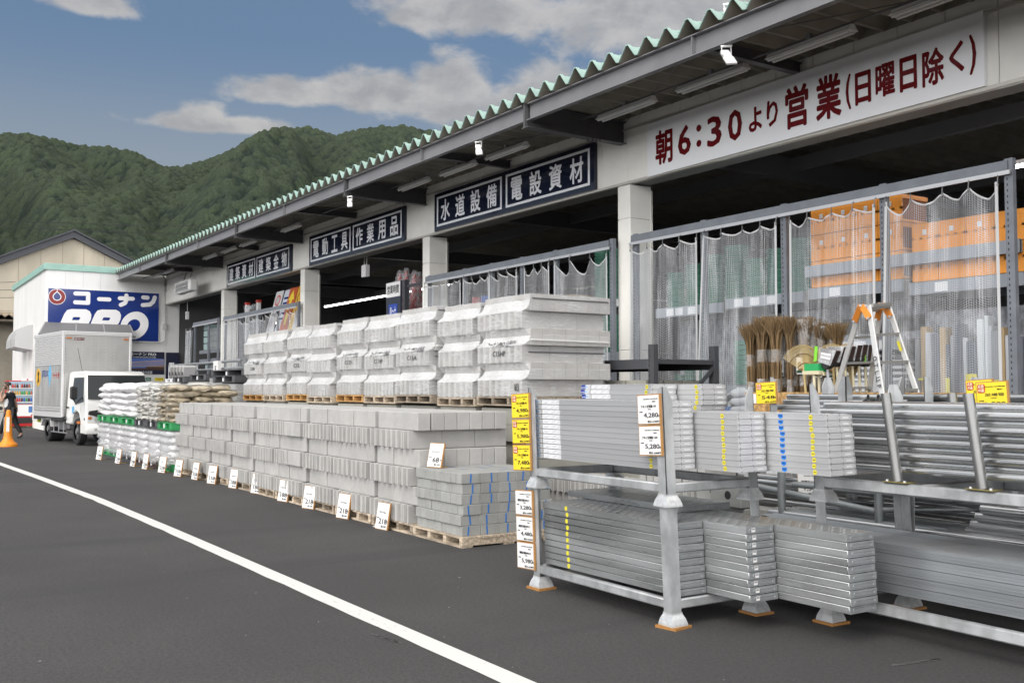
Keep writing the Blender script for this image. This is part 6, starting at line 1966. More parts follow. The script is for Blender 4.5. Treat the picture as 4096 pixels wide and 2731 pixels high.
K = [(Pm(.01, 0, .90), .155, .135), (Pm(.02, 0, 1.05), .155, .128), (Pm(.05, 0, 1.22), .165, .125), (Pm(.07, 0, 1.34), .14, .11), (Pm(.085, 0, 1.41), .062),
     (Pm(.07, .19, 1.335), .078), (Pm(.11, .215, 1.20), .066), (Pm(.05, -.19, 1.335), .078), (Pm(.0, -.215, 1.18), .066)]
skin_obj('shirt', K, [(0, 1), (1, 2), (2, 3), (3, 4), (3, 5), (5, 6), (3, 7), (7, 8)], M_cloth, MAN)
side = Vector((-c_f.x, -c_f.y, 0)).normalized()
b = MB()
b.grid(6, 9, lambda u, v: tuple(Vector(Pm(.0 + .15 * u, 0, .93 + .30 * v)) + side * (.128 + .045 * math.sin(v * 2.2)) * (1 - .25 * (2 * u - 1) ** 2)))
b.build('white_panel', M_card, MAN, smooth='all', fixn=False)
K = [(Pm(.05, .08, 1.48), .03, .015), (Pm(.0, .05, 1.44), .035, .018), (Pm(-.02, -.02, 1.42), .035, .018), (Pm(.06, .03, 1.40), .03, .015), (Pm(.13, .05, 1.28), .032, .014)]
skin_obj('neck_towel', [(tuple(Vector(p) + side * .10), a_, c_) for p, a_, c_ in ((Pm(-.02, 0, 1.47), .03, .02), (Pm(.02, 0, 1.40), .035, .02), (Pm(.07, 0, 1.31), .035, .018), (Pm(.09, 0, 1.22), .032, .016))], [(0, 1), (1, 2), (2, 3)], M_card, MAN)
b = MB(); c_ = Vector(Pm(.12, 0, 1.645))
b.grid(18, 10, lambda u, v: (lambda a_, h: tuple(c_ + d_ * (-.012 + .098 * math.cos(a_) * math.cos(h)) + sd_ * (.088 * math.sin(a_) * math.cos(h)) + Vector((0, 0, .082 * math.sin(h) + .01 + (.03 if math.cos(a_) > .3 else -.0) * math.cos(h)))))(2 * math.pi * u, -.35 + (math.pi / 2 + .35) * v), closed_u=True)
b.build('hair', M_hair, MAN, smooth='all')
b = MB(); hd = Vector(Pm(.14, 0, 1.60))
for s_ in (-1, 1):
    b.obox(hd + d_ * .078 + sd_ * s_ * .03 + Vector((0, 0, .012)), d_, sd_, (0, 0, 1), .006, .011, .005)
b.build('eyes', M_black, MAN)
K = [(tuple(hd + d_ * .075 + Vector((0, 0, .01))), .010), (tuple(hd + d_ * .098 + Vector((0, 0, -.018))), .014)]
skin_obj('nose', K, [(0, 1)], M_skin, MAN, 1)
b = MB(); b.obox(hd + d_ * .080 + Vector((0, 0, -.050)), d_, sd_, (0, 0, 1), .006, .022, .004); b.build('mouth', mat('lips', (.22, .09, .07), .6), MAN)
b = MB(); b.obox(hd + side * .082 + d_ * -.005, d_, side, (0, 0, 1), .02, .012, .03); b.build('ear', M_skin, MAN, bevel=.008)


def hand(base, ax, out, parent, curl):
    """palm, four fingers and a thumb grown from the wrist"""
    ax = Vector(ax).normalized(); out = Vector(out).normalized(); th = ax.cross(out).normalized(); base = Vector(base)
    jo = [(tuple(base), .026, .018), (tuple(base + ax * .05), .034, .016), (tuple(base + ax * .085), .034, .014)]; ed = [(0, 1), (1, 2)]
    for k_ in range(4):
        o_ = base + ax * .085 + out * (k_ - 1.5) * .018; L = (.030, .034, .033, .026)[k_]; p_ = 2
        dirn = ax
        for j in range(3):
            dirn = (dirn + th * curl).normalized(); o_ = o_ + dirn * L * (.95 ** j)
            jo.append((tuple(o_), .0085)); ed.append((p_, len(jo) - 1)); p_ = len(jo) - 1
    o_ = base + ax * .03 - out * .03; jo.append((tuple(o_), .012)); ed.append((1, len(jo) - 1)); jo.append((tuple(o_ + ax * .03 - out * .012 + th * .015), .0095)); ed.append((len(jo) - 2, len(jo) - 1))
    skin_obj('hand', jo, ed, M_skin, parent, 1)


hand(Pm(.20, .12, 1.48), Vector((0, 0, 1)) - d_ * .35 - sd_ * .1, d_ * -1, MAN, .30)
hand(Pm(-.06, -.20, .78), Vector((0, 0, -1)) + d_ * .2, d_ * -1, MAN, .25)
ph_ = thing('mobile_phone', 'dark mobile phone held to the ear of the walking man', 'phone', Pm(.18, .09, 1.58))
b = MB(); b.obox(Vector(Pm(.14, 0, 1.565)) + side * .098, d_ * .4 + Vector((0, 0, 1)), side, d_, .07, .005, .034); b.build('case', M_black, ph_, bevel=.003)
for f_, s_, nm in ((.30, .10, 0), (-.26, -.10, 1)):
    jo = [(Pm(f_ - .05, s_, .055), .042, .045), (Pm(f_ + .06, s_, .045), .042, .038), (Pm(f_ + .17, s_, .035), .036, .03)]
    if nm: jo = [(Pm(f_ - .06, s_, .10), .042, .045), (Pm(f_ + .02, s_, .05), .042, .038), (Pm(f_ + .10, s_, .032), .036, .03)]
    skin_obj('shoe', jo, [(0, 1), (1, 2)], M_shoe, MAN)
b = MB(); b.obox(Vector(Pm(-.12, 0, .84)) + side * .10, d_, side, (0, 0, 1), .045, .05, .10); b.obox(Vector(Pm(-.10, 0, .70)) + side * .12, d_, side, (0, 0, 1), .05, .03, .08); b.build('belt_pouch', M_dark, MAN, bevel=.015)
b = MB(); b.path([Pm(-.0, -.0, .92)], .0, 6) if False else b.obox(Vector(Pm(0, 0, .93)), d_, sd_, (0, 0, 1), .15, .125, .018); b.build('belt', M_dark, MAN, bevel=.01)

# ------------------------------------------------------------------ the beige works behind
FX = -66.0
t = thing('factory_hall', 'beige factory hall with dark grey gable roof behind the white end block', 'building', (FX, 10, 0))
ap = at(292, 935, X=FX); er = at(590, 1090, X=FX); el_ = at(-200, 1100, X=FX)
sl = (ap.z - er.z) / (er.y - ap.y)
yL, yR = ap.y - 15.5, ap.y + 15.5
zE = ap.z - sl * 15.5
M_beige = mat('beige panel', (.46, .415, .33), .7, var=.12, vscale=.8, coord='World', stretch=(1, 1, .3), bump=.05, bscale=50)
b = MB(); b.prism([(yL, 0), (yR, 0), (yR, zE), (ap.y, ap.z - .2), (yL, zE)], FX, FX - 30, lambda u, v, d: (d, u, v)); b.build('wall', M_beige, t)
b = MB(); y = yL + .4
zr_ = lambda y: ap.z - .2 - sl * abs(y - ap.y)
while y < yR: b.box(FX - .01, y, 3.2, FX + .012, y + .03, zr_(y) - .1); y += 1.21
b.box(FX - .01, yL, 6.15, FX + .010, yR, 6.19)
b.build('panel_joints', mat('panel joint', (.30, .27, .22), .8), t)
b = MB()
for y0_, y1_ in ((yL - .7, ap.y), (ap.y, yR + .7)):
    za, zb_ = ap.z - sl * abs(y0_ - ap.y), ap.z - sl * abs(y1_ - ap.y)
    b.prism([(y0_, za - .28), (y1_, zb_ - .28), (y1_, zb_ + .12), (y0_, za + .12)], FX + .35, FX - 30.4, lambda u, v, d: (d, u, v))
    b.prism([(y0_, za + .12), (y1_, zb_ + .12), (y1_, zb_ + .22), (y0_, za + .22)], FX + .5, FX - 30.5, lambda u, v, d: (d, u, v))
b.build('roof', mat('slate roof paint', (.04, .044, .055), .5, var=.15, vscale=1), t)
b = MB(); pa = at(0, 1265, X=FX + 2.5); yy = yL
while yy < ap.y + 2:
    b.prism([(yy, 3.32), (yy + .20, 3.52), (yy + .40, 3.32), (yy + .40, 3.36), (yy + .20, 3.56), (yy, 3.36)] if False else [(yy, pa.z), (yy + .2, pa.z + .16), (yy + .4, pa.z), (yy + .4, pa.z + .04), (yy + .2, pa.z + .2), (yy, pa.z + .04)], FX, FX + 2.5, lambda u, v, d: (d, u, v - (d - FX) * .02)); yy += .4
b.box(FX, yL, pa.z - .25, FX + 2.3, ap.y + 2, pa.z - .15); b.build('lean_to_roof', mat('old tin', (.17, .14, .11), .6, var=.4, vscale=4), t)
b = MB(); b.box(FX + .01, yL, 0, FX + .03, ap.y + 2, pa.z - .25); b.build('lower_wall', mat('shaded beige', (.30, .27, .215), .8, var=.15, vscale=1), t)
b = MB(); b.box(FX, yL, pa.z + .2, FX + .1, yR, pa.z + .42); b.build('flashing', mat('rusty trim', (.34, .28, .20), .8, var=.4, vscale=5), t)
# wires on the near side
for k_, z in enumerate((0, .75, 1.3)):
    pA, pB = at(-60, 1122 + 30 * k_, X=-58), at(62, 1128 + 31 * k_, X=-52)
    b = MB(); b.path([pA, (pA + pB) / 2 - Vector((0, 0, .06)), pB], .012, 5)
    tag(b.build('cable', M_dark), 'thin black cable crossing in front of the beige hall, %s from top' % ORD[k_ + 1], 'cable', 'cables before the beige hall')
# service cables against the hill
for k_, (ya, yb) in enumerate(((880, 905), (905, 938))):
    pts = [at(x_, ya + (yb - ya) * x_ / 900 + 6 * math.sin(x_ / 900 * 3.14), X=-230 ) for x_ in range(-60, 1000, 150)]
    b = MB(); b.path(pts, .06, 5); tag(b.build('power_line', M_dark), 'faint power line crossing before the wooded hill, %s one' % ('upper', 'lower')[k_], 'power line', 'power lines before the hill')
# pylon hint and more buildings are hidden by the shop
# ------------------------------------------------------------------ shelving in the open bays, net curtains, stock
M_pvc = None


def curtain_mat():
    m = bpy.data.materials.new('clear net curtain'); m.use_nodes = True
    g = NT(m.node_tree); p = g.n['Principled BSDF']; out = g.n['Material Output']
    p.inputs['Base Color'].default_value = (.80, .82, .85, 1); p.inputs['Roughness'].default_value = .25
    tr = g.new('ShaderNodeBsdfTransparent'); tr.inputs[0].default_value = (.93, .95, .97, 1)
    uv = g.new('ShaderNodeUVMap'); sp = g.new('ShaderNodeSeparateXYZ'); g.l.new(uv.outputs[0], sp.inputs[0])
    cell = .026; thr = .13
    ln = []
    for c in (sp.outputs[0], sp.outputs[1]):
        f = g.m('FRACT', g.m('DIVIDE', c, cell)); ln.append(g.m('LESS_THAN', f, thr))
    net = g.m('MAXIMUM', ln[0], ln[1])
    pos = g.new('ShaderNodeNewGeometry').outputs['Position']
    mp = g.new('ShaderNodeMapping'); g.l.new(pos, mp.inputs[0]); mp.inputs['Scale'].default_value = (5, 5, .7)
    n = g.noise(mp.outputs[0], 1.6, 5, .6, .4)
    fac = g.m('ADD', g.m('MULTIPLY', net, .44), g.m('ADD', .05, g.m('MULTIPLY', g.step(n, .45, .75), .22)), clamp=True)
    mx = g.new('ShaderNodeMixShader'); g.l.new(fac, mx.inputs[0]); g.l.new(tr.outputs[0], mx.inputs[1]); g.l.new(p.outputs[0], mx.inputs[2])
    g.l.new(mx.outputs[0], out.inputs[0])
    return m


M_net = curtain_mat()
M_hem = mat('white hem tape', (.50, .51, .52), .5)
M_ring = mat('hook steel', (.3, .3, .3), .35, .8)


def curtain(x0, x1, ztop, zbot, y, label, hooks=4, seed=0, drop=.17, lean_l=0.0, lean_r=0.0, right_hem=True):
    r3 = random.Random(seed)
    t = thing('net_curtain', label, 'curtain', ((x0 + x1) / 2, y, zbot), 'clear net curtains on the bays')
    hx = [0] + [(k + r3.uniform(-.15, .15)) / hooks for k in range(1, hooks)] + [1]
    dr = [r3.uniform(.45, 1.05) * drop for _ in range(hooks)]

    def topz(u):
        for k in range(hooks):
            if u <= hx[k + 1] + 1e-6:
                s_ = (u - hx[k]) / (hx[k + 1] - hx[k]); return ztop - .07 - dr[k] * (1 - abs(2 * s_ - 1) ** 1.7), k, s_
        return ztop - .07, hooks - 1, 1
    ph = [r3.uniform(0, 6.28) for _ in range(4)]; nu = int((x1 - x0) / .025); nv = 40

    def f(u, v):
        zt_, k, s_ = topz(u); z = zt_ + (zbot - zt_) * v
        amp = .05 + .03 * v
        yy = y + amp * math.sin(2 * math.pi * (u * hooks * (.8 + .08 * math.sin(ph[2]))) + ph[0] + .5 * v) * .6 + .010 * math.sin(2 * math.pi * u * hooks * 2.3 + ph[1] + v * 1.6) * (1 - .5 * v) + .05 * (1 - v) ** 3 * math.sin(math.pi * s_)
        x = x0 + (x1 - x0) * u + lean_l * v * (1 - u) + lean_r * v * u
        return (x, yy, z)
    b = MB(); b.grid(nu, nv, f)
    me = b.mesh('net', M_net, org=t.location, fixn=False, smooth='all')
    uvl = me.uv_layers.new(name='UVMap')
    for lp in me.loops:
        i = lp.vertex_index; a_, c_ = divmod(i, nv); uvl.data[lp.index].uv = (a_ / (nu - 1) * (x1 - x0) * 1.12, c_ / (nv - 1) * (ztop - zbot))
    link('net', me, t)
    b = MB(); n = nu
    for a_ in range(n - 1):
        u0, u1 = a_ / (n - 1), (a_ + 1) / (n - 1); p0, p1 = Vector(f(u0, 0)), Vector(f(u1, 0))
        o_ = Vector((0, -.004, 0)); b.quad(p0 + o_, p1 + o_, p1 + o_ - Vector((0, 0, .018)), p0 + o_ - Vector((0, 0, .018)))
    for u in ([0, 1] if right_hem else [0]):
        for c_ in range(nv - 1):
            p0, p1 = Vector(f(u, c_ / (nv - 1))), Vector(f(u, (c_ + 1) / (nv - 1))); w = Vector((.034 if u == 0 else -.034, 0, 0)); o_ = Vector((0, -.006, 0))
            b.quad(p0 + o_, p0 + w + o_, p1 + w + o_, p1 + o_)
    b.build('hem', M_hem, t, fixn=False)
    b = MB()
    for k in range(hooks + 1):
        u = hx[k]; p = Vector(f(min(max(u, .004), .996), 0)); b.path([p + Vector((0, -.012, -.02)), p + Vector((.006, -.012, .05)), (p.x, y, ztop + .01)], .006, 5)
        b.path([p + Vector((0, -.014, -.025)), p + Vector((0, -.004, -.025))], .014, 8)
    b.build('hook', M_ring, t)
    return t


M_rackg = M_bsteel


def bay_rail(label, x0, x1, posts, y, z=3.70, left_over=0.0):
    t = thing('curtain_frame', label, 'shelf', ((x0 + x1) / 2, y, 0), 'tall shelf fronts in the bays')
    for x in posts:
        b = MB(); b.box(x - .045, y, 0, x + .045, y + .06, z + .14)
        for k in range(60): b.box(x - .02, y - .0015, .2 + k * .06, x - .008, y + .001, .225 + k * .06, 1)
        b.build('upright', [M_rackg, M_dark], t)
    b = MB(); b.box(x0 + .02, y - .03, z + .015, x1, y - .002, z + .12); b.build('beam', M_rackg, t, bevel=.004)
    b = MB(); b.box(x0 - left_over, y - .05, z - .03, x1 + .04, y - .031, z + .012); b.build('curtain_track', mat('track zinc', (.55, .56, .58), .4, .4), t)
    return t


YC = 9.62
bay_rail('tall grey shelf front with curtain track in the nearest bay', -11.6, -5.66, [-11.52, -10.06, -8.62, -7.15, -5.66], YC + .04)
bay_rail('tall grey shelf front with curtain track in the second bay', -18.2, -12.12, [-18.08, -16.63, -15.64, -14.62, -13.59, -12.08], YC + .04)
bay_rail('tall grey shelf front with curtain track in the third bay', -32.1, -25.55, [-32.0, -30.45, -28.74, -27.14, -25.5], YC + .04, 3.72)
bay_rail('tall grey shelf front in the bay beside the blue sign', -35.9, -32.95, [-35.8, -34.09, -33.0], YC + .10, 3.74)
for k, (a_, c_, ll, lr) in enumerate(((-11.56, -10.14, -.02, -.02), (-9.98, -8.66, -.22, -.02), (-8.50, -7.20, -.05, -.04), (-7.08, -5.74, -.10, .02))):
    curtain(a_, c_, 3.68, .12, YC, 'tall clear net curtain in the nearest bay, %s from left' % ORD[k + 1], 4, 11 + k, (.11, .10, .10, .15)[k], ll, lr)
for k, (a_, c_) in enumerate(((-18.1, -16.72), (-16.56, -15.68), (-15.6, -14.68), (-14.5, -13.66), (-13.54, -12.16))):
    curtain(a_, c_, 3.69, 1.6, YC, 'clear net curtain behind the wrapped blocks, %s from left' % ORD[k + 1], (5, 3, 3, 3, 3)[k], 31 + k, (.04, .12, .13, .14, .26)[k])
for k, (a_, c_) in enumerate(((-32.0, -31.2), (-31.1, -30.5), (-30.4, -28.8), (-28.7, -27.2), (-27.1, -25.6))):
    curtain(a_, c_, 3.72, 1.2, YC, 'clear net curtain in the third bay, %s from left' % ORD[k + 1], (2, 3, 4, 4, 4)[k], 51 + k, (.05, .03, .16, .18, .16)[k])
curtain(-36.45, -35.6, 3.66, 1.0, YC - .05, 'clear curtain bunched together at the left end of the first bay', 5, 71, .04)

# --- stock behind the curtains of the nearest bay
M_oran = mat('orange crate plastic', (.85, .33, .04), .45)
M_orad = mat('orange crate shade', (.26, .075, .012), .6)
M_gren = mat('green bucket plastic', (.025, .14, .09), .45)
M_box2 = mat('carton brown', (.36, .26, .16), .8, var=.15, vscale=3)
M_whs = mat('white sack', (.66, .67, .69), .5, bump=.4, bscale=12, bdist=.03)
M_tan = mat('tan sack', (.45, .35, .24), .6, bump=.4, bscale=12, bdist=.03)
M_shelf = mat('shelf beam paint', (.30, .325, .36), .45)
M_ptag = mat('price strip', (.74, .74, .75), .5)


def shelf_level(x0, x1, z, label, y0=10.05, y1=11.0, tags=4, seed=0):
    t = thing('shelf_board', label, 'shelf', ((x0 + x1) / 2, y0, z), 'shelf levels in the bays')
    for ya in (y0, y1 - .04):
        b = MB(); b.box(x0, ya, z - .14, x1, ya + .04, z); b.build('beam', M_shelf, t)
    b = MB(); b.box(x0, y0 + .04, z - .03, x1, y1 - .04, z - .004); b.build('deck', M_msteel, t)
    r3 = random.Random(seed)
    for k in range(tags):
        b = MB(); x = x0 + .12 + (x1 - x0 - .3) * (k + r3.uniform(.1, .5)) / tags; b.box(x, y0 - .004, z - .125, x + .16, y0 - .001, z - .02); b.build('price_tag', M_ptag, t)
    return t


def crate(c, w, d, h, label, m, md, group, nx=7, nz=5):
    t = thing('plastic_crate', label, 'crate', c, group)
    x0, y0, z0 = c[0] - w / 2, c[1], c[2]
    b = MB(); b.box(x0, y0, z0 + h - .05, x0 + w, y0 + d, z0 + h); b.box(x0, y0, z0, x0 + w, y0 + d, z0 + .03)
    for k in range(4): b.box(x0 + k * (w - .03) / 3, y0, z0 + .03, x0 + k * (w - .03) / 3 + .03, y0 + .02, z0 + h - .05)
    b.box(x0, y0, z0 + h * .45, x0 + w, y0 + .018, z0 + h * .53)
    for k in range(nx * 3):
        xx = x0 + .03 + (w - .06) * k / (nx * 3); b.box(xx, y0 + .004, z0 + .03, xx + .012, y0 + .012, z0 + h - .05)
    for k in range(nz * 2):
        zz = z0 + .03 + (h - .08) * k / (nz * 2); b.box(x0 + .02, y0 + .005, zz, x0 + w - .02, y0 + .011, zz + .012)
    b.build('frame', m, t)
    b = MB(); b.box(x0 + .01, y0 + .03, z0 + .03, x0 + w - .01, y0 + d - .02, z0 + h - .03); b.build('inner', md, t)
    b = MB(); b.box(x0 + w * .42, y0 - .003, z0 + h * .60, x0 + w * .58, y0, z0 + h * .78); b.build('label', M_ptag, t)
    return t


for a_, c_, z, n, w in ((-8.56, -7.2, 2.78, 3, 'right centre'), (-7.1, -5.75, 2.72, 3, 'right end')):
    shelf_level(a_, c_, z, 'grey shelf level under the orange crates, %s' % w, 10.05, 11.0, 1, n)
cw_ = .345
for bi, (a_, z0, rows) in enumerate(((-8.54, 2.79, 3), (-7.08, 2.73, 2))):
    for r in range(rows):
        for k in range(4 if bi == 0 else 4):
            if r == 2 and k == 0: pass
            crate((a_ + cw_ * (k + .5) * .97, 10.08, z0 + r * .335), cw_ * .95, .5, .325, 'orange slatted crate, %s from left in the %s row of the %s bay' % (ORD[k + 1], ORD[r + 1], ('inner', 'outer')[bi]), M_oran, M_orad, 'orange crates on the top shelf')
b = MB(); shelf_level(-8.56, -5.75, 3.06 + .0, 'thin grey rail crossing the orange crates', 9.98, 10.04, 0)
for k in range(3):
    crate((-5.05 + .36 * (k % 2), 10.4, 2.35 + .335 * k), .36, .5, .325, 'orange slatted crate in the dark beyond the curtain post, %s up' % ORD[k + 1], M_oran, M_orad, 'orange crates on the top shelf')
# left two curtains: green tubs on top, rows of goods, bottles, sacks
for a_, c_, zs in ((-11.5, -10.1, (2.72, 1.42, .6)), (-10.02, -8.66, (2.76, 1.55, .6)), (-8.56, -7.2, (2.1, 1.6, 1.05)),):
    for k, z in enumerate(zs):
        shelf_level(a_, c_, z, 'grey shelf level with price strip, %s from top, from x %s' % (ORD[k + 1], ('left', 'centre left', 'centre right')[(-11.5, -10.02, -8.56).index(a_)]), 10.05, 11.0, 4, k + int(a_ * 10))


def tub_stack(x, y, z, r, n, m, label, lid=.09):
    t = thing('tub_stack', label, 'tubs', (x, y, z), 'stacked green tubs')
    b = MB()
    for k in range(n):
        zz = z + k * lid; b.path([(x, y, zz), (x, y, zz + lid * .55), (x, y, zz + lid * .58), (x, y, zz + lid * .9)], r, 20, rs=[r * .90, r * .94, r, r])
    b.build('tubs', m, t, smooth=True); return t


for k in range(7): tub_stack(-11.3 + .40 * (k % 7), 10.35, 2.77 if k > 3 else 2.73, .18, 6 + (k * 5) % 4, M_gren, 'stack of dark green tubs on the top shelf, %s from left' % ORD[k + 1])
for k in range(6): tub_stack(-11.25 + .22 * k + (.9 if k > 2 else 0), 10.32, 1.43 if k < 3 else 1.56, .10, 5 + k % 3, M_gren, 'stack of small green pots on the middle shelf, %s from left' % ORD[k + 1], .06)
t = thing('basket_stack', 'pale green baskets stacked in the centre left shelf', 'baskets', (-9.6, 10.3, 1.56))
b = MB()
for k in range(9): b.prism([(-.30, 0), (.30, 0), (.33, .06), (-.33, .06)], 10.15, 10.6, lambda u, v, d, k=k: (-9.65 + u, d, 1.57 + k * .068 + v))
b.build('baskets', mat('pale green basket', (.10, .24, .18), .5), t)
for k, (x, c) in enumerate(((-9.15, (.35, .02, .02)), (-8.95, (.5, .36, .22)), (-8.80, (.02, .03, .10)))):
    t = thing('roll', 'upright %s roll standing on the centre left shelf' % ('red', 'tan', 'navy')[k], 'roll', (x, 10.25, 1.56), 'upright rolls')
    b = MB(); b.path([(x, 10.25, 1.56), (x, 10.25, 2.35)], .06, 14); b.build('roll', mat('roll %d' % k, c, .6), t, smooth=True)
bc = [(.7, .7, .7), (.55, .03, .03), (.05, .18, .5), (.62, .64, .7), (.7, .7, .68), (.68, .70, .74), (.6, .62, .66), (.12, .35, .6)]
r3 = random.Random(77)
for k in range(11):
    x = -11.40 + k * .135; h = r3.uniform(.20, .30); c = bc[k % 8]
    t = thing('bottle', '%s chemical bottle on the lower shelf behind the first curtain, %s from left' % (('white', 'red', 'blue', 'pale', 'white', 'pale', 'grey', 'sky blue')[k % 8], ORD[k + 1]), 'bottle', (x, 10.12, 1.06), 'bottles on the lower shelf')
    b = MB(); b.box(x - .05, 10.08, 1.06, x + .05, 10.18, 1.06 + h * .8); b.build('body', mat('bottle c%d' % (k % 8), c, .4), t, bevel=.015)
    b = MB(); b.path([(x, 10.13, 1.06 + h * .8), (x, 10.13, 1.06 + h)], .024, 10); b.build('cap', M_white, t)
shelf_level(-11.5, -10.1, 1.055, 'grey shelf level carrying the row of chemical bottles', 10.05, 11.0, 3, 3)
sk = bag_mesh('sack', .42, .34, .13, M_whs, 3); sk2 = bag_mesh('sack', .42, .34, .13, M_tan, 4)
for k in range(24):
    col = k % 3; lev = k // 3
    x = -9.75 + col * .44; z = (.62 + lev * .115) if lev < 4 else (1.10 + (lev - 4) * .11)
    if lev >= 4: z = 1.02 + (lev - 4) * .115 + .08
    o = link('sack', sk2 if col == 2 else sk); o.location = (x, 10.16, z); o.rotation_euler.z = r3.uniform(-.15, .15)
    tag(o, '%s sack behind the second curtain, %s pile, %s up' % ('tan' if col == 2 else 'white', ORD[col + 1], ORD[lev + 1]), 'sack', 'sacks behind the second curtain')
for k in range(10):
    o = link('sack', sk2 if k % 2 else sk); o.location = (-9.2 + .45 * (k % 2), 10.16, .06 + .115 * (k // 2)); o.rotation_euler.z = r3.uniform(-.15, .15)
    tag(o, 'sack on the floor behind the brooms, %s column, %s up' % (('left', 'right')[k % 2], ORD[k // 2 + 1]), 'sack', 'sacks behind the second curtain')
# centre right: rows of small white boxes
for lev, z in enumerate((1.605, 1.055, .3)):
    for k in range(9):
        x = -8.48 + k * .145; h = r3.uniform(.22, .42)
        t = thing('box_stack', 'dark and white packs, %s from left, %s shelf from top behind third curtain' % (ORD[k + 1], ORD[lev + 1]), 'packs', (x, 10.1, z), 'small packs behind the third curtain')
        b = MB(); q = 0; zz = z
        while zz < z + h: b.box(x - .06, 10.1, zz, x + .06, 10.4, zz + .030, q % 2); zz += .035; q += 1
        b.build('packs', [M_ptag, mat('pack grey', (.13, .135, .15), .6)], t)
# right curtain: long goods standing upright
ug = [((.30, .31, .33), 'grey'), ((.45, .33, .19), 'wooden'), ((.16, .17, .2), 'dark'), ((.55, .57, .6), 'silver'), ((.62, .65, .67), 'white'), ((.11, .13, .16), 'slate')]
x = -7.05; k = 0
while x < -5.8:
    w = (.05, .09, .06, .12, .07, .045)[k % 6]; ci = (0, 1, 3, 2, 1, 5, 0, 2, 3, 5, 4, 4, 3)[k % 13]; h = 2.0 + .25 * r3.random() + (.2 if ci == 4 else 0)
    t = thing('upright_length', '%s length of trim standing upright behind the last curtain, %s from left' % (ug[ci][1], ORD[k + 1] if k < 20 else 'last'), 'trim', (x + w / 2, 10.1, 0), 'upright lengths behind the last curtain')
    b = MB(); b.box(x, 10.05 + .05 * r3.random(), .05, x + w - .006, 10.2, h); b.build('length', mat('upright %d' % ci, ug[ci][0], .5, .2 if ci in (0, 3) else 0, var=.15, vscale=5, stretch=(1, 1, .2)), t)
    if k % 4 == 1:
        b = MB(); b.box(x - .003, 10.04, 1.35 + .3 * r3.random(), x + w, 10.05, 1.38 + .3 * r3.random()); b.build('tie', MATS['yellow sticker'], t)
    x += w; k += 1
M_fillg = mat('shelf fill grey', (.24, .25, .27), .7, var=.5, vscale=7, stretch=(2, 1, 1))  # lightened grey stands in for the light on stock inside the shelves
for xa, xb, za, zb_, w in ((-11.5, -10.1, 1.5, 2.55, 'upper shelf of the first curtain'), (-11.5, -10.1, .1, .9, 'floor of the first curtain'), (-10.0, -8.7, 1.62, 2.55, 'upper shelf of the second curtain'), (-8.5, -7.25, 1.66, 2.4, 'shelf of the third curtain'), (-8.5, -7.25, 2.2, 2.6, 'high shelf of the third curtain')):
    b = MB(); b.box(xa, 10.55, za, xb, 10.95, zb_); tag(b.build('shelf_fill', M_fillg), 'grey packed stock filling the back of the %s' % w, 'stock', kind='stuff')
b = MB(); b.box(-7.1, 10.35, .02, -5.8, 10.9, 2.4); tag(b.build('stock_back', M_fillg), 'dark stock filling the shelf behind the upright lengths', 'stock', kind='stuff')
# wire grid and hook rack at the right edge
t = thing('wire_grid', 'white wire grid panel standing at the right edge beyond the curtain', 'grid', (-5.3, 10.0, 1.6))
b = MB(); b.box(-5.55, 10.02, 2.32, -4.9, 10.06, 2.44)
for k in range(8): b.path([(-5.55 + .09 * k, 10.0, 1.75), (-5.55 + .09 * k, 10.0, 2.42)], .008, 5)
for k in range(6): b.path([(-5.55, 9.99, 1.8 + .11 * k), (-4.9, 9.99, 1.8 + .11 * k)], .008, 5)
b.build('wires', M_white, t)
t = thing('tool_display', 'black display board with rows of white tagged tools at the right edge', 'display', (-5.2, 9.9, .9))
b = MB(); b.box(-5.58, 9.92, .8, -4.8, 9.95, 1.76); b.build('board', M_dark, t)
b = MB()
for r in range(6):
    for k in range(8): b.box(-5.52 + .075 * k, 9.885, .95 + .14 * r, -5.495 + .075 * k, 9.92, 1.01 + .14 * r)
b.build('tag', M_ptag, t)

# --- second bay: sacks and green buckets above the wrapped blocks
for k, (a_, c_) in enumerate(((-16.6, -15.7), (-15.6, -14.7), (-14.6, -13.7))):
    t = thing('carton_stack', 'stack of brown cartons behind the net curtains, %s from left' % ORD[k + 1], 'cartons', ((a_ + c_) / 2, 10.2, 2.2), 'carton stacks in the second bay')
    b = MB()
    for L in range(8): b.box(a_ + .02 + .02 * (L % 2), 10.1 + .02 * (L % 3), 2.1 + L * .13, c_ - .02, 10.7, 2.1 + L * .13 + .122)
    b.build('cartons', M_box2, t, bevel=.01)
shelf_level(-18.1, -12.15, 2.1, 'grey shelf level under the cartons in the second bay', 10.05, 11.0, 6, 8)
shelf_level(-13.55, -12.15, 2.95, 'grey shelf level with price strips under the green buckets', 10.0, 11.0, 4, 9)
for k in range(3): tub_stack(-13.2 + .42 * k, 10.4, 2.96, .17, (9, 8, 5)[k] + 2, M_gren, 'tall stack of green buckets at the right of the second bay, %s from left' % ORD[k + 1], .085)
for k in range(4): tub_stack(-13.3 + .34 * k, 10.3, 2.12, .15, 6, M_gren, 'green bucket stack under the shelf of the second bay, %s from left' % ORD[k + 1], .10)
for k, (x, c) in enumerate(((-17.2, (.42, .03, .03)), (-16.85, (.04, .12, .5)))):
    t = thing('roll', 'upright %s roll behind the first net curtain of the second bay' % ('red', 'blue')[k], 'roll', (x, 10.3, 2.1), 'upright rolls')
    b = MB(); b.path([(x, 10.3, 2.1), (x, 10.3, 3.35)], .11, 14); b.build('roll', mat('roll b%d' % k, c, .5), t, smooth=True)
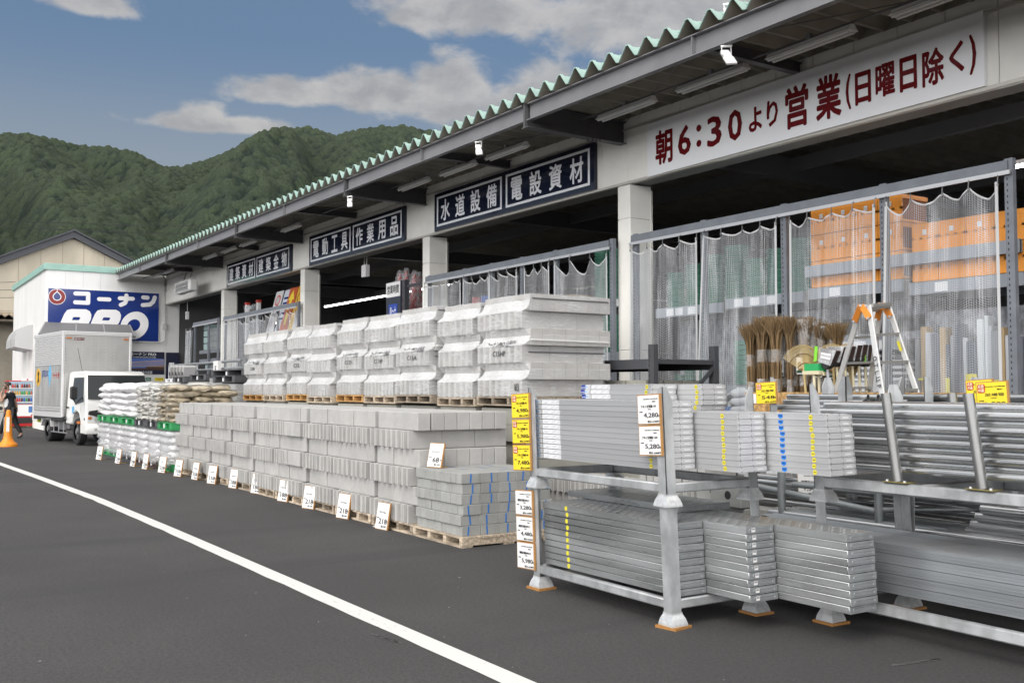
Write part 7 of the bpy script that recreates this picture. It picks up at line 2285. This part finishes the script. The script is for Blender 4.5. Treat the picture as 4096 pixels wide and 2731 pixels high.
for k in range(5):
    t = thing('cable_drum', 'pale bundle behind the first net curtain, %s from left' % ORD[k + 1], 'bundle', (-17.9 + .16 * k, 10.3, 2.1), 'pale bundles')
    b = MB(); b.path([(-17.95 + .15 * k, 10.3, 2.1), (-17.95 + .15 * k, 10.3, 3.2)], .06, 10); b.build('bundle', mat('pale bundle', (.42, .44, .46), .4), t, smooth=True)
b = MB(); b.box(-12.6, 10.6, 0, -12.15, 11, 3.3); tag(b.build('dark_shelving', M_dark), 'dark side of the shelving at the right of the second bay', 'shelf')

# --- traffic cones stacked in film, hours sign, road signs
M_rcone = mat('red cone', (.48, .015, .02), .4)
cfilm = film_mat('cone film', .18, streak=.3)
for k in range(4):
    p = at((1600, 1625, 1658, 1675)[k], 1166, Y=10.35 + .12 * k); x, y = p.x, p.y
    t = thing('cone_stack', 'film wrapped stack of red traffic cones on the shelf, %s from left' % ORD[k + 1], 'traffic cones', (x, y, 1.9), 'wrapped red cone stacks')
    z1 = p.z + (.55, .62, .55, .5)[k] * .75; b = MB()
    for q in range(5): b.path([(x, y, 2.3 + q * .09), (x, y, 2.33 + q * .09), (x, y, 2.34 + q * .09)], .2, 18, rs=[.21, .21, .19])
    b.path([(x, y, 2.8), (x, y, z1)], .1, 18, rs=[.17, .035]); b.build('cones', M_rcone, t, smooth=True)
    b = MB(); b.path([(x, y, 2.75), (x, y, z1 - .1), (x, y, z1 + .08)], .1, 16, rs=[.24, .11, .05]); b.build('wrap_film', cfilm, t, smooth=True)
p0, p1 = at(1545, 1140, Y=9.85), at(1602, 1130, Y=9.85)
t = thing('hours_sign', 'dark upright sign giving the opening hours with blue day plate', 'sign', (p0.x, 9.85, 0))
b = MB(); b.box(p0.x, 9.85, 0, p1.x, 9.90, p0.z + .04); b.build('board', mat('hours board', (.03, .035, .05), .4), t)
b = MB(); b.box(p0.x + .01, 9.844, p0.z - .30, p1.x - .01, 9.85, p0.z + .03); b.build('head_plate', M_white, t)
add_text('営業時間', ((p0.x + p1.x) / 2, 9.842, p0.z - .13), .2, M_black, t, bold=.02, fit=(p1.x - p0.x) * .8)
b = MB(); b.box(p0.x + .15, 9.844, p0.z - .78, p1.x - .15, 9.85, p0.z - .46); b.build('day_plate', mat('day blue', (.02, .06, .35), .4), t)
add_text('月〜土', ((p0.x + p1.x) / 2, 9.842, p0.z - .62), .2, M_white, t, bold=.02, fit=(p1.x - p0.x) * .44)
b = MB(); b.box(p1.x + .02, 9.9, 0, p1.x + .12, 10.0, p0.z + .05); b.box(p1.x + .1, 9.95, p0.z - .12, p1.x + 1.1, 9.99, p0.z - .06); b.build('side_post', M_dsteel, t)
for k, (px, py, c, ic) in enumerate(((1085, 1218, (.68, .68, .68), 'ban'), (1120, 1212, (.60, .64, .72), 'list'), (1140, 1205, (.52, .09, .02), 'arrow'), (1175, 1195, (.70, .40, .02), 'work'), (1193, 1190, (.66, .66, .68), 'ban'))):
    p = at(px, py, Y=10.0); nm = ('white', 'pale blue', 'red', 'yellow', 'narrow white')[k]
    t = thing('safety_sign', '%s safety sign panel leaning above the curtain rail of the third bay' % nm, 'sign', (p.x, 10.0, p.z - .5), 'safety signs in the third bay')
    W_, H_ = (.62, .50, .62, .70, .35)[k], 1.25
    sh = .30
    P_ = lambda u, v, d: (p.x - .5 + u * W_ + v * sh, 10.0 + d + .06 * v * 4, p.z - .85 + v * H_)
    b = MB(); b.prism([(0, 0), (1, 0), (1, 1), (0, 1)], 0, .02, P_); b.build('panel', mat('sign panel %d' % k, c, .4), t)
    b = MB()
    if ic == 'ban':
        b.prism(ell(.5, .78, .34, .13, 20), -.004, -.001, P_); o = b.build('symbol', M_red, t)
        b = MB(); b.prism(ell(.5, .78, .24, .09, 20), -.007, -.0045, P_); b.prism([(.2, .25), (.8, .25), (.8, .5), (.2, .5)], -.004, -.001, P_); b.build('symbol_inner', M_ptag if False else M_red if False else mat('sign inner', (.5, .5, .52), .5), t)
    elif ic == 'arrow':
        b.prism([(.5, .95), (.88, .72), (.64, .72), (.64, .15), (.36, .15), (.36, .72), (.12, .72)], -.004, -.001, P_); b.build('symbol', MATS['sign panel 3'] if 'sign panel 3' in MATS else M_yellow, t)
        add_text('この先', tuple(Vector(P_(.5, .42, -.006))), .2, M_red, t, bold=.03, fit=.16, right=(1, 0, 0))
    elif ic == 'work':
        b.prism([(.5, .95), (.9, .72), (.5, .50), (.1, .72)], -.004, -.001, P_); b.build('symbol', M_black, t)
        b = MB(); b.prism([(.5, .91), (.82, .72), (.5, .54), (.18, .72)], -.007, -.0045, P_); b.build('symbol_inner', MATS['sign panel 3'], t)
    else:
        for q in range(5): b.prism([(.15, .3 + q * .12), (.85, .3 + q * .12), (.85, .35 + q * .12), (.15, .35 + q * .12)], -.004, -.001, P_)
        b.build('lines', M_blue, t)
# wrapped stepladder parcel behind the third bay rail
t = thing('wrapped_parcel', 'film wrapped bundle with red corners standing above the third bay rail', 'bundle', (-30.2, 10.3, 3.7))
p = at(1005, 1245, Y=10.2)
b = MB(); b.box(p.x - .62, 10.2, 3.0, p.x - .48, 10.3, p.z + .28); b.box(p.x + .48, 10.2, 3.0, p.x + .62, 10.3, p.z + .28); b.build('rails', M_ptag, t)
b = MB(); b.box(p.x - .64, 10.19, p.z + .24, p.x - .46, 10.31, p.z + .32); b.box(p.x + .46, 10.19, p.z + .24, p.x + .64, 10.31, p.z + .32); b.build('red_caps', M_red, t)
b = MB(); b.grid(8, 8, lambda u, v: (p.x - .6 + 1.2 * u, 10.18 + .05 * math.sin(9 * u + 4 * v), 3.0 + (p.z - 2.8) * v)); b.build('wrap_film', cfilm, t, fixn=False, smooth='all')
# first bay: open steel shelf with frames
t = thing('steel_shelf', 'grey steel shelf with clear bins and wire frames in the first bay', 'shelf', (-34.2, 10.2, 1.4))
for z in (2.86, 2.55, 1.75):
    b = MB(); b.box(-35.4, 9.8, z - .12, -32.9, 9.86, z); b.box(-35.4, 9.86, z - .02, -32.9, 10.8, z); b.build('shelf_beam', M_bsteel, t)
b = MB(); M_bin = mat('clear bin', (.28, .38, .38), .3)
for L in range(4): b.box(-35.25, 9.9, 2.88 + L * .23 - (0), -34.85, 10.4, 2.88 + L * .23 + .2)
for L in range(2): b.box(-35.0, 9.9, 2.2 + L * .16, -34.5, 10.4, 2.2 + L * .16 + .14)
b.build('clear_bins', M_bin, t, bevel=.01)
b = MB()
for k in range(16): b.path([(-34.8 + .11 * k, 9.95, 2.86), (-34.8 + .11 * k, 9.95, 3.6)], .012, 5)
for k in range(4): b.path([(-34.8, 9.94, 2.95 + .2 * k), (-33.0, 9.94, 2.95 + .2 * k)], .012, 5)
b.build('wire_frame', mat('wire grey', (.36, .38, .39), .4, .5), t)
b = MB(); b.box(-34.3, 9.9, 1.8, -33.0, 10.3, 2.35); b.build('boxed_goods', mat('carton grey', (.28, .29, .31), .6, var=.3, vscale=8), t)
# hand rail, kerb machines and clutter before the first bay
t = thing('guard_rail', 'grey tube guard rail with posts in front of the first bay', 'railing', (-33.5, 8.7, 0))
pa, pb = at(678, 1463, Y=8.6), at(880, 1460, Y=8.6)
b = MB(); b.path([(pa.x, 8.6, pa.z), (pb.x + 2.0, 8.6, pa.z)], .04, 10); b.path([(pa.x + 1.3, 8.6, pa.z - .2), (pb.x + 2.0, 8.6, pa.z - .2)], .03, 10)
for x in (pa.x, pa.x + .45, pa.x + 3.4, pa.x + 5.2): b.path([(x, 8.6, 0), (x, 8.6, pa.z)], .035, 10)
b.build('rail', M_gsteel, t, smooth=True)
for k in range(5):
    p = at(708 + 13 * k, 1497, Y=8.2); z1 = p.z
    t = thing('wash_basin', 'pale plastic sink unit standing upright by the guard rail, %s from left' % ORD[k + 1], 'sink', (p.x, 8.2, 0), 'pale sink units')
    b = MB(); b.prism([(0, 0), (.10, 0), (.28, .55), (.18, .60)], 7.95, 8.35, lambda u, v, d: (p.x - .1 + u, d, z1 - .32 + v)); b.build('shell', mat('sink white', (.5, .5, .5), .4), t, bevel=.02)
    b = MB(); b.prism(ell(.17, .34, .05, .06, 12), 7.944, 7.949, lambda u, v, d: (p.x - .1 + u, d, z1 - .32 + v)); b.build('hole', M_dark, t)
    b = MB(); b.box(p.x - .1, 8.0, 0, p.x + .1, 8.3, z1 - .32); tag(b.build('sink_stand', M_msteel), 'grey stand under the pale sink unit, %s from left' % ORD[k + 1], 'stand', 'stands of the sink units')
b = MB(); p = at(860, 1478, Y=8.4); b.box(p.x - .18, 8.4, 1.35, p.x + .28, 8.5, p.z + .25); o = tag(b.build('notice_plate', M_card), 'white notice plate with dark letter by the guard rail', 'sign')
add_text('E', (p.x + .05, 8.396, p.z + .0), .25, M_black, o, bold=.03)
b = MB(); b.box(p.x, 8.42, 0, p.x + .08, 8.48, 1.35); tag(b.build('notice_post', M_msteel), 'grey post carrying the white notice plate', 'post')

# --- shelf behind the wrapped blocks at the near column, loaded with old blocks
t = thing('low_rack', 'dark grey low pallet rack with old blocks between wrapped pallets and curtains', 'rack', (-9.5, 8.3, 0))
for x, y in ((-8.95, 7.78), (-8.95, 8.76), (-11.6, 7.78), (-11.6, 8.76)):
    b = MB(); b.box(x - .05, y - .035, 0, x + .05, y + .035, 2.03)
    for k in range(30): b.box(x - .04, y - .037, .2 + k * .06, x - .025, y - .034, .24 + k * .06, 1)
    b.build('upright', [M_dsteel, M_dark], t)
for q in ((-11.55, 7.74, 1.74, -9.0, 7.80, 1.86), (-11.55, 8.74, 1.74, -9.0, 8.80, 1.86), (-8.97, 7.82, 1.80, -8.92, 8.72, 1.86)):
    b = MB(); b.box(*q); b.build('beam', M_dsteel, t, bevel=.005)
b = MB(); b.box(-11.5, 7.81, 1.825, -8.98, 8.73, 1.85); b.build('shelf', M_dsteel, t)
b = MB(); b.bar((-8.93, 7.85, 1.0), (-8.93, 8.72, 1.75), .03, .04); b.build('brace', M_dsteel, t)
ob_ = plain_block(.19, .29, .14, 'old_block', M_concd, .008)
n_ = 0
for L in range(3):
    for i in range(10):
        for j in range(3):
            if L == 2 and i < 5 and j == 0: continue
            if not (j == 0 or i == 9 or L == 2): continue
            o = link('old_block', ob_); o.location = (-11.0 + .195 * i + rr.uniform(-.01, .01), 7.98 + .30 * j, 1.18 + .145 * L)
            tag(o, 'old grey block on the low rack, %s from left, %s row back, %s course' % (ORD[i + 1], ORD[j + 1], ORD[L + 1]), 'concrete block', 'old blocks on the low rack'); n_ += 1
b = MB(); b.box(-11.1, 7.9, 0, -9.0, 8.7, 1.18); tag(b.build('block_stack', M_concd), 'solid lower stack under the old blocks of the low rack', 'concrete block', 'lower block stacks')

# --- brooms, rakes, brushes
M_twig = mat('twig brown', (.17, .11, .052), .85, objvar=.15); M_twigl = mat('straw tips', (.26, .15, .05), .85)
M_bamb = mat('bamboo', (.52, .40, .19), .6); M_bris = mat('dark bristle', (.045, .025, .02), .8); M_lime = mat('lime plastic', (.22, .62, .05), .4); M_handle = mat('pale handle', (.62, .56, .38), .5); M_bfilm = film_mat('broom film', .16, streak=.45)


def broom(x, y, z0, z1, r, label, wrapped, seed, lean_=0.0):
    r4_ = random.Random(seed)
    t = thing('twig_broom', label, 'broom', (x, y, z0), 'twig brooms in the row')
    b = MB(); H = z1 - z0
    for k in range(330):
        a_ = r4_.uniform(0, 6.283); q = math.sqrt(r4_.random())
        pts = []
        for s_, wd in ((0, .62), (.30, .78), (.55, .80), (.68, .62), (.82, .95), (1.0, 1.55)):
            jit = .012 + (.05 if s_ == 1 else 0)
            pts.append(Vector((x + lean_ * s_ + r * wd * q * math.cos(a_) + r4_.uniform(-jit, jit), y + r * wd * q * math.sin(a_) * .8 + r4_.uniform(-jit, jit), z0 + H * s_ * (1 - (.10 * r4_.random() if s_ == 1 else 0)))))
        w = .0042
        for p_, q_ in zip(pts, pts[1:]):
            v_ = Vector((w * math.sin(a_ * 3), w * math.cos(a_ * 3), 0)); b.quad(p_ - v_, p_ + v_, q_ + v_ * .7, q_ - v_ * .7)
    b.build('twigs', M_twig, t, fixn=False)
    b = MB(); b.path([(x, y, z0 + .01), (x + lean_ * .6, y, z0 + H * .62)], r * .55, 10); b.build('core', M_twig, t)
    for s_ in (.38, .64):
        b = MB(); b.path([(x + lean_ * s_, y, z0 + H * (s_ - .055)), (x + lean_ * s_, y, z0 + H * (s_ + .055))], r * (.86 if s_ < .5 else .80), 14, caps=False); b.build('wrap_film', M_bfilm, t, smooth=True, fixn=False)
    if wrapped:
        b = MB(); b.path([(x + lean_ * .6, y, z0 + H * .45), (x + lean_ * .8, y, z0 + H * .72), (x + lean_ * .95, y, z0 + H * .97)], r, 14, caps=False, rs=[r * .9, r * .95, r * 1.35]); b.build('bag', M_bfilm, t, smooth=True, fixn=False)
        b = MB(); b.box(x + lean_ * .5 - .045, y - r - .012, z0 + H * .44, x + lean_ * .5 + .045, y - r - .009, z0 + H * .60); b.build('label', M_card, t)
        b = MB(); b.prism(ell(x + lean_ * .5, z0 + H * .535, .028, .026, 14), y - r - .0145, y - r - .0125, lambda u, v, d: (u, d, v)); b.prism([(x + lean_ * .5 - .04, z0 + H * .45), (x + lean_ * .5 + .04, z0 + H * .45), (x + lean_ * .5 + .04, z0 + H * .475), (x + lean_ * .5 - .04, z0 + H * .475)], y - r - .0145, y - r - .0125, lambda u, v, d: (u, d, v)); b.build('label_print', mat('label green', (.02, .07, .04), .5), t)
    return t


br = [(280, 420, 85, 0, -60), (345, 440, 60, 0, -30), (430, 330, 120, 0, 0), (515, 330, 80, 0, 0), (600, 325, 125, 0, 10), (690, 410, 85, 1, 0), (760, 330, 80, 0, 0), (820, 370, 110, 1, 0), (930, 340, 110, 1, 10), (1045, 365, 110, 1, 10), (1130, 420, 70, 1, 10), (1200, 420, 90, 1, 10), (1265, 440, 60, 1, 15), (1325, 400, 90, 0, 30)]
for k, (px, py, w, wr, ln) in enumerate(br):
    Yb = 8.25 + (.10 if k % 2 else 0) + (.12 if wr else 0)
    top = at(2900 + px * .3401, 1150 + py * .3401, Y=Yb); d_ = (top - EYE).dot(c_f)
    broom(top.x - ln * .0007, Yb, 1.08 + (.10 if wr else 0), top.z + .0, w * .3401 / FPX * d_ / 2 * 1.25, 'twig broom tips up%s, %s from left in the row' % (' in labelled clear bag' if wr else '', ORD[k + 1]), wr, 100 + k, ln * .0007)


def rake(px, py, wpx, hpx, Y, label, seed):
    """bamboo leaf rake: fan of tines over a short head and a long handle"""
    c = at(2900 + px * .3401, 1150 + py * .3401, Y=Y); k_ = .3401 / FPX * (c - EYE).dot(c_f)
    t = thing('bamboo_rake', label, 'rake', tuple(c), 'bamboo leaf rakes'); b = MB(); n = 34; R0 = hpx * k_
    for q in range(n):
        a_ = rad(-52 + 104 * q / (n - 1)); pts = []
        for s_ in (0, .35, .7, .95, 1.0, .985):
            rr_ = R0 * s_; pts.append(Vector((c.x + math.sin(a_) * rr_ * (wpx / hpx / 1.58), Y - .10 * s_ + (.05 if s_ == .985 else 0), c.z + math.cos(a_) * rr_ - (.03 if s_ == .985 else 0))))
        for p_, q_ in zip(pts, pts[1:]): b.bar(p_, q_, .0075, .004)
    b.build('tines', M_bamb, t)
    b = MB()
    for s_ in (.42, .72):
        pts = [Vector((c.x + math.sin(rad(-52 + 104 * q / 14)) * R0 * s_ * (wpx / hpx / 1.58), Y - .10 * s_ - .006, c.z + math.cos(rad(-52 + 104 * q / 14)) * R0 * s_)) for q in range(15)]
        b.path(pts, .004, 5)
    b.bar((c.x - R0 * .28, Y - .05, c.z + R0 * .20), (c.x + R0 * .28, Y - .05, c.z + R0 * .28), .018, .018)
    b.build('binding', mat('rake cord', (.18, .12, .05), .8), t)
    b = MB(); b.path([(c.x + .02, Y - .03, 1.0), (c.x - .01, Y - .06, c.z + R0 * .30)], .014, 10); b.build('handle', M_bamb, t, smooth=True)


rake(985, 1040, 560, 365, 8.05, 'bamboo leaf rake in front of the twig brooms, left one', 1)
rake(1330, 1060, 560, 395, 8.35, 'bamboo leaf rake behind the dark brush heads, middle one', 2)
rake(1520, 1050, 460, 390, 8.45, 'bamboo leaf rake behind the stepladder, right one', 3)
for k, (px, py, an) in enumerate(((1230, 830, -16), (1330, 800, -10), (1420, 800, -6), (1500, 790, -3), (1570, 790, 0), (1640, 800, 4))):
    Y = 7.95 + .09 * k; c = at(2900 + px * .3401, 1150 + py * .3401, Y=Y); k_ = .3401 / FPX * (c - EYE).dot(c_f)
    t = thing('floor_brush', 'dark floor brush head in clear film with %s, %s from left' % ('white label' if k == 0 else 'pale handle', ORD[k + 1]), 'brush', tuple(c), 'floor brushes beside the stepladder')
    ca, sa = math.cos(rad(an)), math.sin(rad(an)); w, h = 130 * k_, 120 * k_
    P_ = lambda u, v, d: (c.x + (u * ca - v * sa), d, c.z + (u * sa + v * ca))
    b = MB(); b.prism([(-w * .75, -h * .35), (w * .55, -h * .35), (w * .85, h * .95), (-w, h * .75)], Y - .03, Y + .03, P_); b.build('bristles', M_bris, t)
    b = MB(); b.prism([(-w * .75, -h * .55), (-w * .1, -h * 1.1), (w * .1, -h * 1.1), (w * .58, -h * .55), (w * .56, -h * .34), (-w * .76, -h * .34)], Y - .04, Y + .04, P_); b.build('head', M_dark, t)
    b = MB(); b.prism([(-w * 1.05, h * .80), (-w * .8, -h * .6), (w * .62, -h * .6), (w * .92, h * 1.02)], Y - .055, Y - .05, P_); b.build('wrap_film', M_bfilm, t, fixn=False)
    if k == 0:
        b = MB(); b.prism([(-w * .55, -h * .15), (w * .55, -h * .05), (w * .50, h * .55), (-w * .6, h * .40)], Y - .062, Y - .058, P_); b.build('label', M_card, t)
        b = MB(); b.prism([(-w * .52, h * .12), (w * .5, h * .22), (w * .5, h * .34), (-w * .54, h * .24)], Y - .066, Y - .063, P_); b.build('label_print', M_fine, t)
    if k in (0, 5):
        b = MB(); b.prism([(-w * 1.35, h * .85), (-w * 1.1, -h * .7), (-w * .80, -h * .5), (-w * 1.02, h * .9)] if k == 0 else [(w * .3, h * .5), (w * .3, -h * .7), (w * .62, -h * .7), (w * .62, h * .5)], Y - .075, Y - .07, P_); b.build('side_card', M_lime, t)
    b = MB(); b.path([tuple(Vector(P_(0, -h * 1.05, Y))), (c.x + .02, Y + .02, 1.05)], .014, 10); b.build('handle', M_handle if k else mat('grey handle', (.35, .36, .4), .4), t, smooth=True)
for k, (px, py) in enumerate(((1045, 985), (1100, 1000))):
    Y = 7.9 + .06 * k; c = at(2900 + px * .3401, 1150 + py * .3401, Y=Y)
    t = thing('deck_brush', 'green bristled deck brush with pale handle, %s one' % ('left', 'right')[k], 'brush', tuple(c), 'green deck brushes')
    b = MB(); b.box(c.x - .12, Y - .03, c.z - .03, c.x + .09, Y + .03, c.z + .005); b.build('block', M_handle, t)
    b = MB(); b.box(c.x - .10, Y - .025, c.z + .005, c.x + .08, Y + .025, c.z + .075); b.build('bristles', mat('green bristle', (.02, .33, .10), .7), t)
    b = MB(); b.path([(c.x, Y, c.z - .02), (c.x + .02, Y, 1.0)], .014, 10); b.build('handle', M_handle, t, smooth=True)

# --- stepladder
M_lad = mat('ladder aluminium', (.66, .66, .65), .38, .45, coord='World', var=.05, vscale=5); M_hinge = mat('orange hinge', (.70, .24, .03), .4)
YL = 8.0
t = thing('stepladder', 'aluminium stepladder with orange hinges standing before the net curtains', 'ladder', (-6.0, YL, .9))
q_ = lambda px, py, Y: at(2900 + px * .3401, 1150 + py * .3401, Y=Y)
rails = [((1690, 215), (1850, 1255), 7.75, 7.55), ((1915, 195), (2260, 1240), 8.15, 8.15), ((1590, 255), (1305, 1215), 7.8, 8.0), ((1830, 230), (1700, 1210), 8.2, 8.45)]
ends = []
for k, (a_, c_, ya, yb) in enumerate(rails):
    p0, p1 = q_(*a_, ya), q_(*c_, yb); d_ = (p1 - p0).normalized(); p1 = p0 + (p1 - p0) * 1.45; ends.append((p0, p1))
    b = MB(); b.bar(p0, p1, .022, .052, up=(1, 0, 0) if k < 2 else (1, 0, 0)); b.build('rail', M_lad, t, bevel=.004)
L_ = lambda e, s_: e[0] + (e[1] - e[0]) * s_
for (ea, eb) in ((ends[0], ends[1]), (ends[2], ends[3])):
    for k in range(5):
        s_ = .02 + .215 * k + .0
        b = MB(); b.bar(L_(ea, s_), L_(eb, s_), .05, .024); b.build('step', mat('step aluminium', (.36, .355, .34), .5, .4), t)
b = MB(); b.bar(L_(ends[0], .0), L_(ends[1], .0), .09, .03); b.build('top_plate', MATS['step aluminium'], t)
for (ea, eb, s_) in ((ends[0], ends[2], 1), (ends[1], ends[3], -1)):
    pa, pb = L_(ea, .0), L_(eb, .0); m_ = (pa + pb) / 2 + Vector((0, -.02, .015)); b = MB()
    k1, k2 = L_(ea, .10), L_(eb, .10)
    off = Vector((0, -.02, 0))
    b.bar(m_ + Vector((0, 0, .0)) + off, k1 + off, .012, .058, up=(1, 0, 0)); b.bar(m_ + off * 1.5, k2 + off * 1.5, .012, .058, up=(1, 0, 0)); h_ = b.build('hinge', M_hinge, t, bevel=.003)
    b = MB()
    for p_ in (m_, pa, pb, k1, k2): b.path([p_ + Vector((0, -.045, 0)), p_ + Vector((0, -.03, 0))], .011, 8)
    b.build('rivet', M_skirt, h_)
p0, p1 = ends[0]; d_ = (p1 - p0).normalized()
for k, ch in enumerate('OTLUP'):
    c = p0 + (p1 - p0) * (.42 + .052 * k) + Vector((.0, -.033, 0)); 
    add_text(ch, c, .06, M_black, t, right=tuple(d_), up=tuple(Vector((0, -1, 0)).cross(d_)), bold=.02)
b = MB(); c = L_(ends[1], .33); b.obox(c + Vector((0, -.034, 0)), (ends[1][1] - ends[1][0]).normalized(), (0, 1, 0), (1, 0, 0), .05, .002, .014); b.build('sticker', M_ystk, t)

# --- strip lights that are on inside the shop
M_on = mat('lit tube', (.95, .97, 1.0), .5, emit=14.0)
for k, (x0, x1, y, z, w) in enumerate(((-34.2, -25.0, 14.0, 4.5, 'behind the hours sign'), (-11.6, -5.2, 11.5, 4.15, 'behind the nearest curtains'), (-9.5, -3.0, 15.0, 4.0, 'deep behind the orange crates'), (-40.0, -35.5, 14.0, 4.2, 'in the first bay beside the blue sign'))):
    t = thing('lit_strip_light', 'long lit strip light inside the shop %s' % w, 'ceiling light', ((x0 + x1) / 2, y, z), 'lit strip lights inside')
    b = MB(); b.box(x0, y - .05, z + .03, x1, y + .05, z + .08); b.build('housing', M_lampbody, t)
    b = MB(); b.box(x0, y - .03, z, x1, y + .03, z + .028); b.build('tube', M_on, t)
